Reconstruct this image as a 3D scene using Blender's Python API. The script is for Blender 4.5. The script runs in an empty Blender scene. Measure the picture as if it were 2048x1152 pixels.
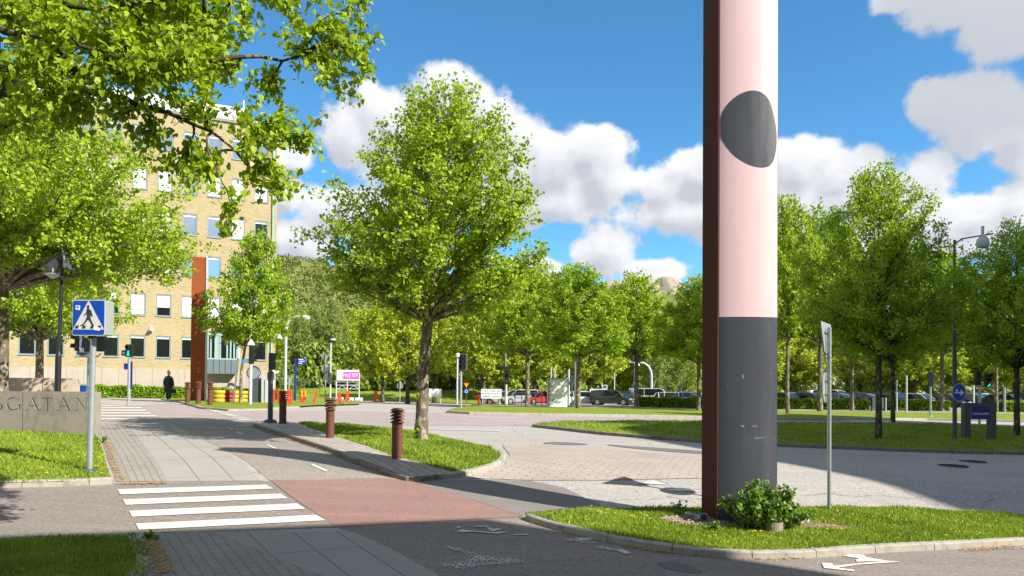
import bpy, bmesh, math, random
import numpy as np
from mathutils import Vector, Matrix

# ------------------------------------------------------------------ camera, sky, sun
sc = bpy.context.scene
col = bpy.context.scene.collection
rad = math.radians
F_PX, CX, CY = 1538.0, 1024.0, 768.0          # focal length and principal point of the 2048 px photograph
CAM = np.array([0.0, 0.0, 2.2])
PITCH, ROLL = math.atan(22.0 / F_PX), 0.007
fwd = np.array([0, math.cos(PITCH), math.sin(PITCH)])
r0 = np.array([1.0, 0, 0]); u0 = np.cross(r0, fwd)
rgt = r0 * math.cos(ROLL) + u0 * math.sin(ROLL)
upv = -r0 * math.sin(ROLL) + u0 * math.cos(ROLL)
cd = bpy.data.cameras.new('camera'); cam = bpy.data.objects.new('camera', cd); col.objects.link(cam)
cam.matrix_world = Matrix(((rgt[0], upv[0], -fwd[0], CAM[0]), (rgt[1], upv[1], -fwd[1], CAM[1]), (rgt[2], upv[2], -fwd[2], CAM[2]), (0, 0, 0, 1)))
cd.sensor_width = 36; cd.lens = 36 * F_PX / 2048; cd.shift_y = (CY - 576) / 2048
cd.clip_start = 0.1; cd.clip_end = 3000
sc.camera = cam
sc.view_settings.view_transform = 'Standard'; sc.view_settings.look = 'None'
sc.view_settings.exposure = 0.88; sc.view_settings.gamma = 1

SUN_AZ, SUN_EL = rad(61), rad(37)             # sun stands behind the camera to the right
sdir = np.array([math.sin(SUN_AZ) * math.cos(SUN_EL), -math.cos(SUN_AZ) * math.cos(SUN_EL), math.sin(SUN_EL)])
sl = bpy.data.lights.new('sun', 'SUN'); sl.energy = 4.9; sl.angle = rad(0.5); sl.color = (1.0, 0.94, 0.85)
so = bpy.data.objects.new('sun', sl); col.objects.link(so)
so.rotation_euler = Vector(sdir).to_track_quat('Z', 'Y').to_euler(); so.location = (20, -10, 30)

def px_dir(px, py):
    d = fwd + rgt * (px - CX) / F_PX - upv * (py - CY) / F_PX
    return d / np.linalg.norm(d)

def px_angles(px, py):                        # azimuth / elevation of a spot of sky
    d = px_dir(px, py)
    return math.atan2(d[0], d[1]), math.asin(d[2])

CLOUDS = [  # px, py, half width, half height
 (905,200,95,72),(800,255,125,95),(705,280,78,62),(960,275,120,95),(1020,320,105,105),(1105,340,100,90),(1180,300,85,52),(1205,350,62,78),
 (1060,400,140,52),(860,330,150,90),(590,312,55,30),(572,390,38,40),(600,480,85,45),(700,420,110,55),(1330,372,105,52),(1400,350,90,52),(1350,420,125,52),(1450,430,120,60),
 (1000,395,110,60),(1110,395,90,50),(1560,430,120,70),(1500,380,80,60),(1740,370,100,60),(1830,430,130,60),(1960,470,120,50),
 (1605,330,85,58),(1690,345,110,52),(1650,400,160,70),(1850,360,75,62),(1790,400,125,72),(1965,425,95,52),(1900,445,150,70),(1700,480,260,60),(2045,440,80,62),
 (1790,0,55,32),(1890,15,110,60),(2010,40,120,95),(1885,205,72,60),(1960,225,100,95),(2050,260,90,85),(1215,500,66,52),(1305,540,75,28),(1085,535,45,22)]
w = bpy.data.worlds.new('World'); sc.world = w; w.use_nodes = True
nt = w.node_tree; N = nt.nodes; Lk = nt.links
for n in list(N): N.remove(n)
grp = bpy.data.node_groups.new('cloud_density', 'ShaderNodeTree')
grp.interface.new_socket('V', in_out='INPUT', socket_type='NodeSocketVector')
grp.interface.new_socket('D', in_out='OUTPUT', socket_type='NodeSocketFloat')
gn, gl = grp.nodes, grp.links
gi = gn.new('NodeGroupInput'); go = gn.new('NodeGroupOutput')
prev = None
for (x, y, a, b) in CLOUDS:
    az, el = px_angles(x, y); az1, _ = px_angles(x + a, y); _, el1 = px_angles(x, y - b)
    s = gn.new('ShaderNodeVectorMath'); s.operation = 'SUBTRACT'; s.inputs[1].default_value = (az, el, 0); gl.new(gi.outputs[0], s.inputs[0])
    m = gn.new('ShaderNodeVectorMath'); m.operation = 'MULTIPLY'; m.inputs[1].default_value = (1 / (az1 - az), 1 / (el1 - el), 0); gl.new(s.outputs[0], m.inputs[0])
    d = gn.new('ShaderNodeVectorMath'); d.operation = 'LENGTH'; gl.new(m.outputs[0], d.inputs[0])
    if prev is None: prev = d.outputs['Value']
    else:
        mi = gn.new('ShaderNodeMath'); mi.operation = 'SMOOTH_MIN'; mi.inputs[2].default_value = 0.25
        gl.new(prev, mi.inputs[0]); gl.new(d.outputs['Value'], mi.inputs[1]); prev = mi.outputs[0]
inv = gn.new('ShaderNodeMath'); inv.operation = 'SUBTRACT'; inv.inputs[0].default_value = 1.13; gl.new(prev, inv.inputs[1])
n1 = gn.new('ShaderNodeTexNoise'); n1.inputs['Scale'].default_value = 14; n1.inputs['Detail'].default_value = 10; n1.inputs['Roughness'].default_value = 0.62
gl.new(gi.outputs[0], n1.inputs['Vector'])
n2 = gn.new('ShaderNodeTexVoronoi'); n2.inputs['Scale'].default_value = 34; n2.feature = 'SMOOTH_F1'; n2.inputs['Smoothness'].default_value = 0.4
gl.new(gi.outputs[0], n2.inputs['Vector'])
ma = gn.new('ShaderNodeMath'); ma.operation = 'MULTIPLY_ADD'; ma.inputs[1].default_value = 1.75; ma.inputs[2].default_value = -0.87; gl.new(n1.outputs[0], ma.inputs[0])
mb_ = gn.new('ShaderNodeMath'); mb_.operation = 'MULTIPLY_ADD'; mb_.inputs[1].default_value = -0.35; mb_.inputs[2].default_value = 0.14; gl.new(n2.outputs['Distance'], mb_.inputs[0])
ad = gn.new('ShaderNodeMath'); gl.new(ma.outputs[0], ad.inputs[0]); gl.new(mb_.outputs[0], ad.inputs[1])
ad2 = gn.new('ShaderNodeMath'); gl.new(inv.outputs[0], ad2.inputs[0]); gl.new(ad.outputs[0], ad2.inputs[1]); 
sx_ = gn.new('ShaderNodeSeparateXYZ'); gl.new(gi.outputs[0], sx_.inputs[0])
ab = gn.new('ShaderNodeMath'); ab.operation = 'ABSOLUTE'; gl.new(sx_.outputs[0], ab.inputs[0])
mk = gn.new('ShaderNodeMapRange'); mk.inputs[1].default_value = 0.72; mk.inputs[2].default_value = 1.0; gl.new(ab.outputs[0], mk.inputs[0])
hi_ = gn.new('ShaderNodeMapRange'); hi_.inputs[1].default_value = 0.62; hi_.inputs[2].default_value = 0.85; gl.new(sx_.outputs[1], hi_.inputs[0])
mm = gn.new('ShaderNodeMath'); mm.operation = 'MAXIMUM'; gl.new(mk.outputs[0], mm.inputs[0]); gl.new(hi_.outputs[0], mm.inputs[1])
n3 = gn.new('ShaderNodeTexNoise'); n3.inputs['Scale'].default_value = 2.6; n3.inputs['Detail'].default_value = 2; gl.new(gi.outputs[0], n3.inputs['Vector'])  # patchy clouds outside the view, added to make the skylight less blue
gc = gn.new('ShaderNodeMath'); gc.operation = 'MULTIPLY_ADD'; gc.inputs[1].default_value = 4.0; gc.inputs[2].default_value = -1.75; gl.new(n3.outputs[0], gc.inputs[0])
ga = gn.new('ShaderNodeMath'); gl.new(gc.outputs[0], ga.inputs[0]); gl.new(ad.outputs[0], ga.inputs[1])
gm = gn.new('ShaderNodeMix'); gm.data_type = 'FLOAT'; gl.new(mm.outputs[0], gm.inputs[0]); gl.new(ad2.outputs[0], gm.inputs[2]); gl.new(ga.outputs[0], gm.inputs[3])
gl.new(gm.outputs[0], go.inputs[0])

tc = N.new('ShaderNodeTexCoord'); sep = N.new('ShaderNodeSeparateXYZ'); Lk.new(tc.outputs['Generated'], sep.inputs[0])
at2 = N.new('ShaderNodeMath'); at2.operation = 'ARCTAN2'; Lk.new(sep.outputs[0], at2.inputs[0]); Lk.new(sep.outputs[1], at2.inputs[1])
asn = N.new('ShaderNodeMath'); asn.operation = 'ARCSINE'; Lk.new(sep.outputs[2], asn.inputs[0])
cv = N.new('ShaderNodeCombineXYZ'); Lk.new(at2.outputs[0], cv.inputs[0]); Lk.new(asn.outputs[0], cv.inputs[1])
g1 = N.new('ShaderNodeGroup'); g1.node_tree = grp; Lk.new(cv.outputs[0], g1.inputs[0])
of = N.new('ShaderNodeVectorMath'); of.operation = 'ADD'; of.inputs[1].default_value = (0.012, 0.022, 0); Lk.new(cv.outputs[0], of.inputs[0])
g2 = N.new('ShaderNodeGroup'); g2.node_tree = grp; Lk.new(of.outputs[0], g2.inputs[0])
def mth(op, a, b=None, c=None, clamp=False):
    n = N.new('ShaderNodeMath'); n.operation = op; n.use_clamp = clamp
    for i, v in enumerate((a, b, c)):
        if v is None: continue
        if isinstance(v, (int, float)): n.inputs[i].default_value = v
        else: Lk.new(v, n.inputs[i])
    return n.outputs[0]
mr = N.new('ShaderNodeMapRange'); mr.interpolation_type = 'SMOOTHSTEP'; Lk.new(g1.outputs[0], mr.inputs[0]); mr.inputs[1].default_value = -0.08; mr.inputs[2].default_value = 0.30
alpha = mth('MULTIPLY', mr.outputs[0], 0.97)
# thick parts glow white on the sun side and turn grey inside and below
dif = mth('SUBTRACT', g1.outputs[0], g2.outputs[0])
lit = mth('MULTIPLY_ADD', dif, 1.0, 0.50, True)
thick = mth('MULTIPLY', mth('SUBTRACT', g1.outputs[0], 0.28, None, True), 0.5)
lit2 = mth('SUBTRACT', lit, thick, None, True)
# the bank of cloud high on the right is seen from its shaded side
hi = N.new('ShaderNodeMapRange'); hi.interpolation_type = 'SMOOTHSTEP'; Lk.new(asn.outputs[0], hi.inputs[0]); hi.inputs[1].default_value = 0.24; hi.inputs[2].default_value = 0.30
hz = N.new('ShaderNodeMapRange'); hz.interpolation_type = 'SMOOTHSTEP'; Lk.new(at2.outputs[0], hz.inputs[0]); hz.inputs[1].default_value = 0.38; hz.inputs[2].default_value = 0.46
shady = mth('MULTIPLY', hi.outputs[0], hz.outputs[0])
lit3 = mth('MULTIPLY', lit2, mth('MULTIPLY_ADD', shady, -0.9, 1.0))
cr = N.new('ShaderNodeMix'); cr.data_type = 'RGBA'; cr.inputs[6].default_value = (2.75, 2.87, 3.15, 1); cr.inputs[7].default_value = (4.9, 4.9, 4.95, 1); Lk.new(lit3, cr.inputs[0])
sky = N.new('ShaderNodeTexSky'); sky.sky_type = 'NISHITA'; sky.sun_disc = False; sky.sun_elevation = SUN_EL
sky.sun_rotation = math.pi - SUN_AZ; sky.air_density = 0.75; sky.dust_density = 0.05; sky.ozone_density = 3.0
hs = N.new('ShaderNodeHueSaturation'); hs.inputs['Saturation'].default_value = 1.12; hs.inputs['Value'].default_value = 1.0; Lk.new(sky.outputs[0], hs.inputs['Color'])
tn_ = N.new('ShaderNodeMix'); tn_.data_type = 'RGBA'; tn_.blend_type = 'MULTIPLY'; tn_.inputs[0].default_value = 1; tn_.inputs[7].default_value = (0.72, 1.06, 1.03, 1); Lk.new(hs.outputs[0], tn_.inputs[6])
mx = N.new('ShaderNodeMix'); mx.data_type = 'RGBA'; Lk.new(alpha, mx.inputs[0]); Lk.new(tn_.outputs[2], mx.inputs[6]); Lk.new(cr.outputs[2], mx.inputs[7])
bg = N.new('ShaderNodeBackground'); bg.inputs[1].default_value = 0.12; Lk.new(mx.outputs[2], bg.inputs[0])
wo = N.new('ShaderNodeOutputWorld'); Lk.new(bg.outputs[0], wo.inputs[0])

# ------------------------------------------------------------------ tags, geometry helpers
def tag(o, label=None, cat=None, group=None, kind=None):
    if label: o['label'] = label
    if cat: o['category'] = cat
    if group: o['group'] = group
    if kind: o['kind'] = kind
    return o
def empty(name, loc, rz=0.0):
    o = bpy.data.objects.new(name, None); col.objects.link(o); o.location = tuple(loc); o.rotation_euler = (0, 0, rz); o.empty_display_size = 0.3
    return o
def thing(name, label, cat, loc, rz=0.0, group=None):
    return tag(empty(name, loc, rz), label, cat, group)
class MB:
    def __init__(s): s.v = []; s.f = []
    def add(s, vs, fs):
        n = len(s.v); s.v += [tuple(map(float, p)) for p in vs]; s.f += [tuple(n + i for i in f) for f in fs]; return s
    def box(s, c, d, rz=0.0, M=None):
        x, y, z = d[0] / 2, d[1] / 2, d[2] / 2; cs, sn = math.cos(rz), math.sin(rz); vs = []
        for k in ((-x,-y,-z),(x,-y,-z),(x,y,-z),(-x,y,-z),(-x,-y,z),(x,-y,z),(x,y,z),(-x,y,z)):
            vs.append((c[0] + k[0]*cs - k[1]*sn, c[1] + k[0]*sn + k[1]*cs, c[2] + k[2]))
        return s.add(vs, [(3,2,1,0),(4,5,6,7),(0,1,5,4),(1,2,6,5),(2,3,7,6),(3,0,4,7)])
    def tube(s, pts, rs, n=10, caps=True):
        pts = [np.array(p, float) for p in pts]
        if isinstance(rs, (int, float)): rs = [rs] * len(pts)
        base = len(s.v); prevx = None
        for i, p in enumerate(pts):
            d = pts[min(i+1, len(pts)-1)] - pts[max(i-1, 0)]; d = d / (np.linalg.norm(d) + 1e-9)
            if prevx is None:
                a = np.array([1.0, 0, 0]) if abs(d[0]) < 0.9 else np.array([0, 1.0, 0])
            else: a = prevx
            X = a - d * np.dot(a, d); X /= np.linalg.norm(X) + 1e-9; Y = np.cross(d, X); prevx = X
            for k in range(n):
                t = 2 * math.pi * k / n; s.v.append(tuple(p + rs[i] * (X * math.cos(t) + Y * math.sin(t))))
        for i in range(len(pts) - 1):
            for k in range(n):
                a = base + i*n + k; b = base + i*n + (k+1) % n; s.f.append((a, b, b + n, a + n))
        if caps:
            s.f.append(tuple(base + k for k in range(n-1, -1, -1))); e = base + (len(pts)-1)*n; s.f.append(tuple(e + k for k in range(n)))
        return s
    def lathe(s, prof, c=(0,0,0), n=20):           # prof: (radius, z)
        base = len(s.v)
        for r, z in prof:
            for k in range(n):
                t = 2*math.pi*k/n; s.v.append((c[0] + r*math.cos(t), c[1] + r*math.sin(t), c[2] + z))
        for i in range(len(prof)-1):
            for k in range(n):
                a = base + i*n + k; b = base + i*n + (k+1) % n; s.f.append((a, b, b+n, a+n))
        s.f.append(tuple(base + k for k in range(n-1, -1, -1))); e = base + (len(prof)-1)*n; s.f.append(tuple(e + k for k in range(n)))
        return s
    def prism(s, poly, y0, y1):                    # polygon in xz, extruded along y (y0 front)
        n = len(poly); A = sum(poly[i][0]*poly[(i+1)%n][1] - poly[(i+1)%n][0]*poly[i][1] for i in range(n))
        if A < 0: poly = poly[::-1]
        vs = [(p[0], y0, p[1]) for p in poly] + [(p[0], y1, p[1]) for p in poly]
        fs = [tuple(range(n)), tuple(range(2*n-1, n-1, -1))] + [((i+1)%n, i, n+i, n+(i+1)%n) for i in range(n)]
        return s.add(vs, fs)
    def disc(s, c, r, y0, y1, n=24, sx=1.0):
        return s.prism([(c[0] + sx*r*math.cos(2*math.pi*k/n), c[1] + r*math.sin(2*math.pi*k/n)) for k in range(n)], y0, y1)
    def ring(s, c, r1, r2, y0, y1, n=28):
        for k in range(n):
            a, b = 2*math.pi*k/n, 2*math.pi*(k+1)/n
            s.prism([(c[0]+r1*math.cos(a), c[1]+r1*math.sin(a)), (c[0]+r2*math.cos(a), c[1]+r2*math.sin(a)), (c[0]+r2*math.cos(b), c[1]+r2*math.sin(b)), (c[0]+r1*math.cos(b), c[1]+r1*math.sin(b))], y0, y1)
        return s
    def xform(s, M):
        s.v = [tuple(M @ Vector(p)) for p in s.v]; return s
    def mesh(s, name):
        me = bpy.data.meshes.new(name); me.from_pydata(s.v, [], s.f); me.update(); return me
    def build(s, name, mat, parent=None, smooth=False, bevel=0.0):
        me = s.mesh(name)
        if mat: me.materials.append(mat)
        if smooth:
            me.shade_smooth() if smooth is True else me.shade_smooth()
        o = bpy.data.objects.new(name, me); col.objects.link(o)
        if parent: o.parent = parent
        if smooth:
            try: me.set_sharp_from_angle(angle=rad(40))
            except Exception: pass
        if bevel:
            b = o.modifiers.new('bevel', 'BEVEL'); b.width = bevel; b.segments = 2; b.limit_method = 'ANGLE'
        return o
def children(o): return [c for c in bpy.data.objects if c.parent == o]
def copy_tree(o, parent=None, kids=None):
    c = o.copy(); col.objects.link(c); c.parent = parent
    for ch in (kids[o.name] if kids else children(o)): copy_tree(ch, c, kids)
    return c
def kidmap():
    k = {o.name: [] for o in bpy.data.objects}
    for o in bpy.data.objects:
        if o.parent: k[o.parent.name].append(o)
    return k

# ------------------------------------------------------------------ materials
MATS = {}
def newmat(name):
    m = bpy.data.materials.new(name); m.use_nodes = True; t = m.node_tree
    for n in list(t.nodes): t.nodes.remove(n)
    out = t.nodes.new('ShaderNodeOutputMaterial'); p = t.nodes.new('ShaderNodeBsdfPrincipled'); t.links.new(p.outputs[0], out.inputs[0])
    MATS[name] = m
    return m, t, p, out
def noise(t, scale, detail=3, rough=0.5, vec=None):
    n = t.nodes.new('ShaderNodeTexNoise'); n.inputs['Scale'].default_value = scale; n.inputs['Detail'].default_value = detail; n.inputs['Roughness'].default_value = rough
    if vec is not None: t.links.new(vec, n.inputs['Vector'])
    return n.outputs[0]
def mixc(t, fac, a, b, blend='MIX'):
    n = t.nodes.new('ShaderNodeMix'); n.data_type = 'RGBA'; n.blend_type = blend
    for i, v in ((0, fac), (6, a), (7, b)):
        if isinstance(v, (int, float)): n.inputs[i].default_value = v
        elif isinstance(v, tuple): n.inputs[i].default_value = (*v[:3], 1)
        else: t.links.new(v, n.inputs[i])
    return n.outputs[2]
def ramp(t, fac, lo, hi):
    n = t.nodes.new('ShaderNodeMapRange'); n.inputs[1].default_value = lo; n.inputs[2].default_value = hi; n.interpolation_type = 'SMOOTHSTEP'; t.links.new(fac, n.inputs[0]); return n.outputs[0]
def objco(t, rz=0.0, scale=(1,1,1), loc=(0,0,0)):
    c = t.nodes.new('ShaderNodeTexCoord'); m = t.nodes.new('ShaderNodeMapping'); m.inputs['Rotation'].default_value = (0, 0, rz); m.inputs['Scale'].default_value = scale; m.inputs['Location'].default_value = loc
    t.links.new(c.outputs['Object'], m.inputs[0]); return m.outputs[0]
def bump(t, p, h, strength, dist=0.02):
    b = t.nodes.new('ShaderNodeBump'); b.inputs['Strength'].default_value = strength; b.inputs['Distance'].default_value = dist; t.links.new(h, b.inputs['Height']); t.links.new(b.outputs[0], p.inputs['Normal'])
def sc3(c, k): return tuple(min(1, x * k) for x in c)
def pmat(name, c, rough=0.6, metal=0.0, var=0.12, scale=3.0, fine=0.0, spec=0.5, dirt=None, bmp=0.0, coat=0.0):
    if name in MATS: return MATS[name]
    m, t, p, out = newmat(name); co = objco(t)
    base = mixc(t, noise(t, scale, 4, 0.6, co), sc3(c, 1 - var), sc3(c, 1 + var))
    if dirt: base = mixc(t, ramp(t, noise(t, scale * 2.3, 6, 0.65, co), 0.55, 0.72), base, dirt)
    if fine: base = mixc(t, fine, base, mixc(t, noise(t, scale * 30, 2, 0.5, co), sc3(c, 0.4), sc3(c, 1.7)))
    t.links.new(base, p.inputs['Base Color']); p.inputs['Roughness'].default_value = rough; p.inputs['Metallic'].default_value = metal
    p.inputs['Specular IOR Level'].default_value = spec; p.inputs['Coat Weight'].default_value = coat
    if bmp: bump(t, p, noise(t, scale * 8, 4, 0.6, co), bmp, 0.01)
    return m
def emat(name, c, strength):
    m, t, p, out = newmat(name); p.inputs['Base Color'].default_value = (*c, 1); p.inputs['Emission Color'].default_value = (*c, 1); p.inputs['Emission Strength'].default_value = strength; return m

def asphalt(name, c, speck=0.5, sscale=55, patch=0.12, warm=(1.05, 1.0, 0.97), cracks=True):
    m, t, p, out = newmat(name); co = objco(t)
    big = noise(t, 0.35, 5, 0.6, co)
    base = mixc(t, big, sc3(c, 1 - patch), sc3(c, 1 + patch))
    base = mixc(t, ramp(t, noise(t, 1.1, 6, 0.7, objco(t, 0.2, (0.25, 1.6, 1))), 0.42, 0.66), base, sc3(tuple(a*b for a, b in zip(c, warm)), 1.13))
    sp = noise(t, sscale, 3, 0.75, co)
    lo = mixc(t, ramp(t, sp, 0.30, 0.48), sc3(c, 0.45), base)
    hi = mixc(t, ramp(t, sp, 0.56, 0.72), lo, sc3(c, 1.75))
    base = mixc(t, speck, base, hi)
    base = mixc(t, mixv(t, ramp(t, noise(t, 0.9, 5, 0.65, objco(t, 0.5, (1, 1, 1), (7, 3, 0))), 0.60, 0.68), 0.22), base, sc3(c, 0.62))
    if cracks:
        v = t.nodes.new('ShaderNodeTexVoronoi'); v.feature = 'DISTANCE_TO_EDGE'; v.inputs['Scale'].default_value = 0.22; v.inputs['Randomness'].default_value = 1
        wv = t.nodes.new('ShaderNodeVectorMath'); wv.operation = 'ADD'; t.links.new(co, wv.inputs[0])
        nn = t.nodes.new('ShaderNodeTexNoise'); nn.inputs['Scale'].default_value = 0.8; nn.inputs['Detail'].default_value = 5; t.links.new(co, nn.inputs['Vector']); t.links.new(nn.outputs['Color'], wv.inputs[1]); t.links.new(wv.outputs[0], v.inputs['Vector'])
        base = mixc(t, mixv(t, ramp(t, v.outputs['Distance'], 0.006, 0.0), 0.6), base, sc3(c, 0.35))
    t.links.new(base, p.inputs['Base Color']); p.inputs['Roughness'].default_value = 0.85; p.inputs['Specular IOR Level'].default_value = 0.3
    bump(t, p, sp, 0.35, 0.012)
    return m
def mixv(t, fac, k):
    n = t.nodes.new('ShaderNodeMath'); n.operation = 'MULTIPLY'; t.links.new(fac, n.inputs[0])
    if isinstance(k, (int, float)): n.inputs[1].default_value = k
    else: t.links.new(k, n.inputs[1])
    return n.outputs[0]
def paving(name, c1, c2, mortar, rz, bw, bh, gap=0.012, offset=0.5, var=0.2, wob=0.02, spk=0.3):
    m, t, p, out = newmat(name); co = objco(t, rz)
    wv = t.nodes.new('ShaderNodeVectorMath'); wv.operation = 'MULTIPLY_ADD'; nn = t.nodes.new('ShaderNodeTexNoise'); nn.inputs['Scale'].default_value = 2.5; t.links.new(co, nn.inputs['Vector'])
    t.links.new(nn.outputs['Color'], wv.inputs[0]); wv.inputs[1].default_value = (wob, wob, 0); t.links.new(co, wv.inputs[2])
    b = t.nodes.new('ShaderNodeTexBrick'); b.offset = offset; b.inputs['Scale'].default_value = 1; b.inputs['Brick Width'].default_value = bw; b.inputs['Row Height'].default_value = bh
    b.inputs['Mortar Size'].default_value = gap; b.inputs['Mortar Smooth'].default_value = 0.2; b.inputs['Bias'].default_value = 0.0
    b.inputs['Color1'].default_value = (*c1, 1); b.inputs['Color2'].default_value = (*c2, 1); b.inputs['Mortar'].default_value = (*mortar, 1); t.links.new(wv.outputs[0], b.inputs['Vector'])
    base = mixc(t, ramp(t, noise(t, 0.8, 5, 0.65, co), 0.35, 0.7), b.outputs['Color'], mixc(t, 1.0, b.outputs['Color'], sc3((1,1,1), 1 - var), 'MULTIPLY'))
    sp = noise(t, 70, 3, 0.7, co)
    base = mixc(t, spk, base, mixc(t, ramp(t, sp, 0.35, 0.65), sc3(c1, 0.5), sc3(c1, 1.5)))
    t.links.new(base, p.inputs['Base Color']); p.inputs['Roughness'].default_value = 0.85; p.inputs['Specular IOR Level'].default_value = 0.3
    iv = t.nodes.new('ShaderNodeMath'); iv.operation = 'SUBTRACT'; iv.inputs[0].default_value = 1; t.links.new(b.outputs['Fac'], iv.inputs[1])
    bump(t, p, iv.outputs[0], 0.6, 0.015)
    return m
def leafmat(name, c1, c2, trans=0.45, scale=1.2, rnd=0.25, gloss=0.28):
    m, t, p, out = newmat(name)
    at = t.nodes.new('ShaderNodeAttribute'); at.attribute_name = 'v'
    oi = t.nodes.new('ShaderNodeObjectInfo')
    base = mixc(t, at.outputs['Fac'], c1, c2)
    base = mixc(t, mixv(t, oi.outputs['Random'], rnd), base, (c2[0]*1.08, c2[1]*0.98, c2[2]*0.9))
    t.links.new(base, p.inputs['Base Color']); p.inputs['Roughness'].default_value = 0.48; p.inputs['Specular IOR Level'].default_value = gloss
    tr = t.nodes.new('ShaderNodeBsdfTranslucent'); t.links.new(mixc(t, 1.0, base, (1.0, 1.0, 0.5), 'MULTIPLY'), tr.inputs[0])
    ms = t.nodes.new('ShaderNodeMixShader'); ms.inputs[0].default_value = trans; t.links.new(p.outputs[0], ms.inputs[1]); t.links.new(tr.outputs[0], ms.inputs[2]); t.links.new(ms.outputs[0], out.inputs[0])
    return m

M_LEAF = leafmat('spring_leaf', (0.19, 0.325, 0.016), (0.44, 0.60, 0.042), 0.42)
M_LEAF2 = leafmat('park_leaf', (0.22, 0.31, 0.024), (0.48, 0.57, 0.05), 0.35, rnd=0.6)
M_LEAFB = leafmat('birch_leaf', (0.14, 0.23, 0.035), (0.33, 0.42, 0.08), 0.3, rnd=0.5)
M_LEAFN = leafmat('near_leaf', (0.19, 0.315, 0.014), (0.44, 0.59, 0.04), 0.48)
M_HEDGE = leafmat('hedge_leaf', (0.13, 0.24, 0.012), (0.33, 0.50, 0.025), 0.35)
M_BUSH = leafmat('bush_leaf', (0.10, 0.21, 0.03), (0.27, 0.42, 0.08), 0.3)
M_WOOD = leafmat('hill_leaf', (0.10, 0.13, 0.03), (0.26, 0.28, 0.07), 0.15, rnd=0)
M_GRASSB = leafmat('grass_blade', (0.145, 0.245, 0.018), (0.35, 0.46, 0.05), 0.35)
def barkmat(name, c, light, dark, scale=9):
    m, t, p, out = newmat(name); co = objco(t, 0, (1, 1, 0.45))
    base = mixc(t, noise(t, scale, 6, 0.7, co), dark, c)
    base = mixc(t, ramp(t, noise(t, scale * 0.8, 5, 0.75, co), 0.52, 0.60), base, light)
    t.links.new(base, p.inputs['Base Color']); p.inputs['Roughness'].default_value = 0.95; p.inputs['Specular IOR Level'].default_value = 0.15
    bump(t, p, noise(t, scale * 3, 6, 0.7, co), 0.9, 0.03); return m
M_BARK = barkmat('linden_bark', (0.22, 0.185, 0.13), (0.42, 0.38, 0.28), (0.07, 0.058, 0.042))
M_BARK2 = barkmat('park_bark', (0.10, 0.085, 0.055), (0.24, 0.22, 0.14), (0.035, 0.03, 0.022))
M_BIRCH = barkmat('birch_bark', (0.55, 0.52, 0.44), (0.75, 0.72, 0.64), (0.12, 0.10, 0.08), 3)
M_GALV = pmat('galvanised_steel', (0.42, 0.46, 0.47), 0.42, 0.55, 0.15, 9, dirt=(0.25, 0.27, 0.27))
M_DGREY = pmat('dark_grey_paint', (0.075, 0.09, 0.10), 0.5, 0.1, 0.15, 4)
M_BLACK = pmat('black_paint', (0.012, 0.013, 0.014), 0.45, 0, 0.3, 4)
M_LGREY = pmat('light_grey_paint', (0.50, 0.53, 0.55), 0.5, 0.0, 0.08, 3, dirt=(0.33, 0.35, 0.35))
M_WHITE = pmat('white_paint', (0.78, 0.79, 0.79), 0.45, 0, 0.05, 3, dirt=(0.6, 0.6, 0.58))
M_SIGNBACK = pmat('sign_back', (0.31, 0.36, 0.34), 0.5, 0.3, 0.12, 5)
M_BLUE = pmat('sign_blue', (0.0, 0.052, 0.42), 0.4, 0, 0.05, 3)
M_DBLUE = pmat('sign_dark_blue', (0.01, 0.02, 0.22), 0.4, 0, 0.1, 3)
M_LBLUE = pmat('sign_light_blue', (0.02, 0.25, 0.62), 0.4, 0, 0.1, 3)
M_YELLOW = pmat('sign_yellow', (0.85, 0.52, 0.02), 0.5, 0, 0.08, 3)
M_REDP = pmat('sign_red', (0.62, 0.045, 0.02), 0.5, 0, 0.12, 3)
M_ORED = pmat('barrier_red', (0.80, 0.075, 0.02), 0.5, 0, 0.15, 3, dirt=(0.6, 0.1, 0.05))
M_PINK = pmat('billboard_pink', (0.78, 0.10, 0.48), 0.5, 0, 0.05, 3)
M_GREENP = pmat('green_panel', (0.0, 0.22, 0.13), 0.5, 0, 0.1, 3)
M_COPPER = pmat('verdigris', (0.25, 0.48, 0.40), 0.7, 0, 0.15, 3)
M_RUBBER = pmat('black_rubber', (0.018, 0.018, 0.019), 0.8, 0, 0.25, 5)
M_SIL = pmat('sign_silhouette', (0.03, 0.035, 0.05), 0.5)
M_GLASS = pmat('car_glass', (0.012, 0.016, 0.02), 0.04, 0, 0.0, 3, spec=0.9)
M_LENS = pmat('lamp_lens', (0.7, 0.72, 0.72), 0.15, 0.2, 0.05, 5)
M_PANED = pmat('dark_pane', (0.010, 0.013, 0.014), 0.06, 0, 0.3, 0.6, spec=0.8)
M_PANEB = pmat('sky_pane', (0.42, 0.52, 0.62), 0.05, 0.75, 0.15, 0.5, spec=0.9)
M_WFRAME = pmat('window_frame', (0.22, 0.30, 0.31), 0.5, 0.1, 0.1, 3)
M_BLIND = pmat('white_blind', (0.84, 0.85, 0.86), 0.7, 0, 0.03, 2)
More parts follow.
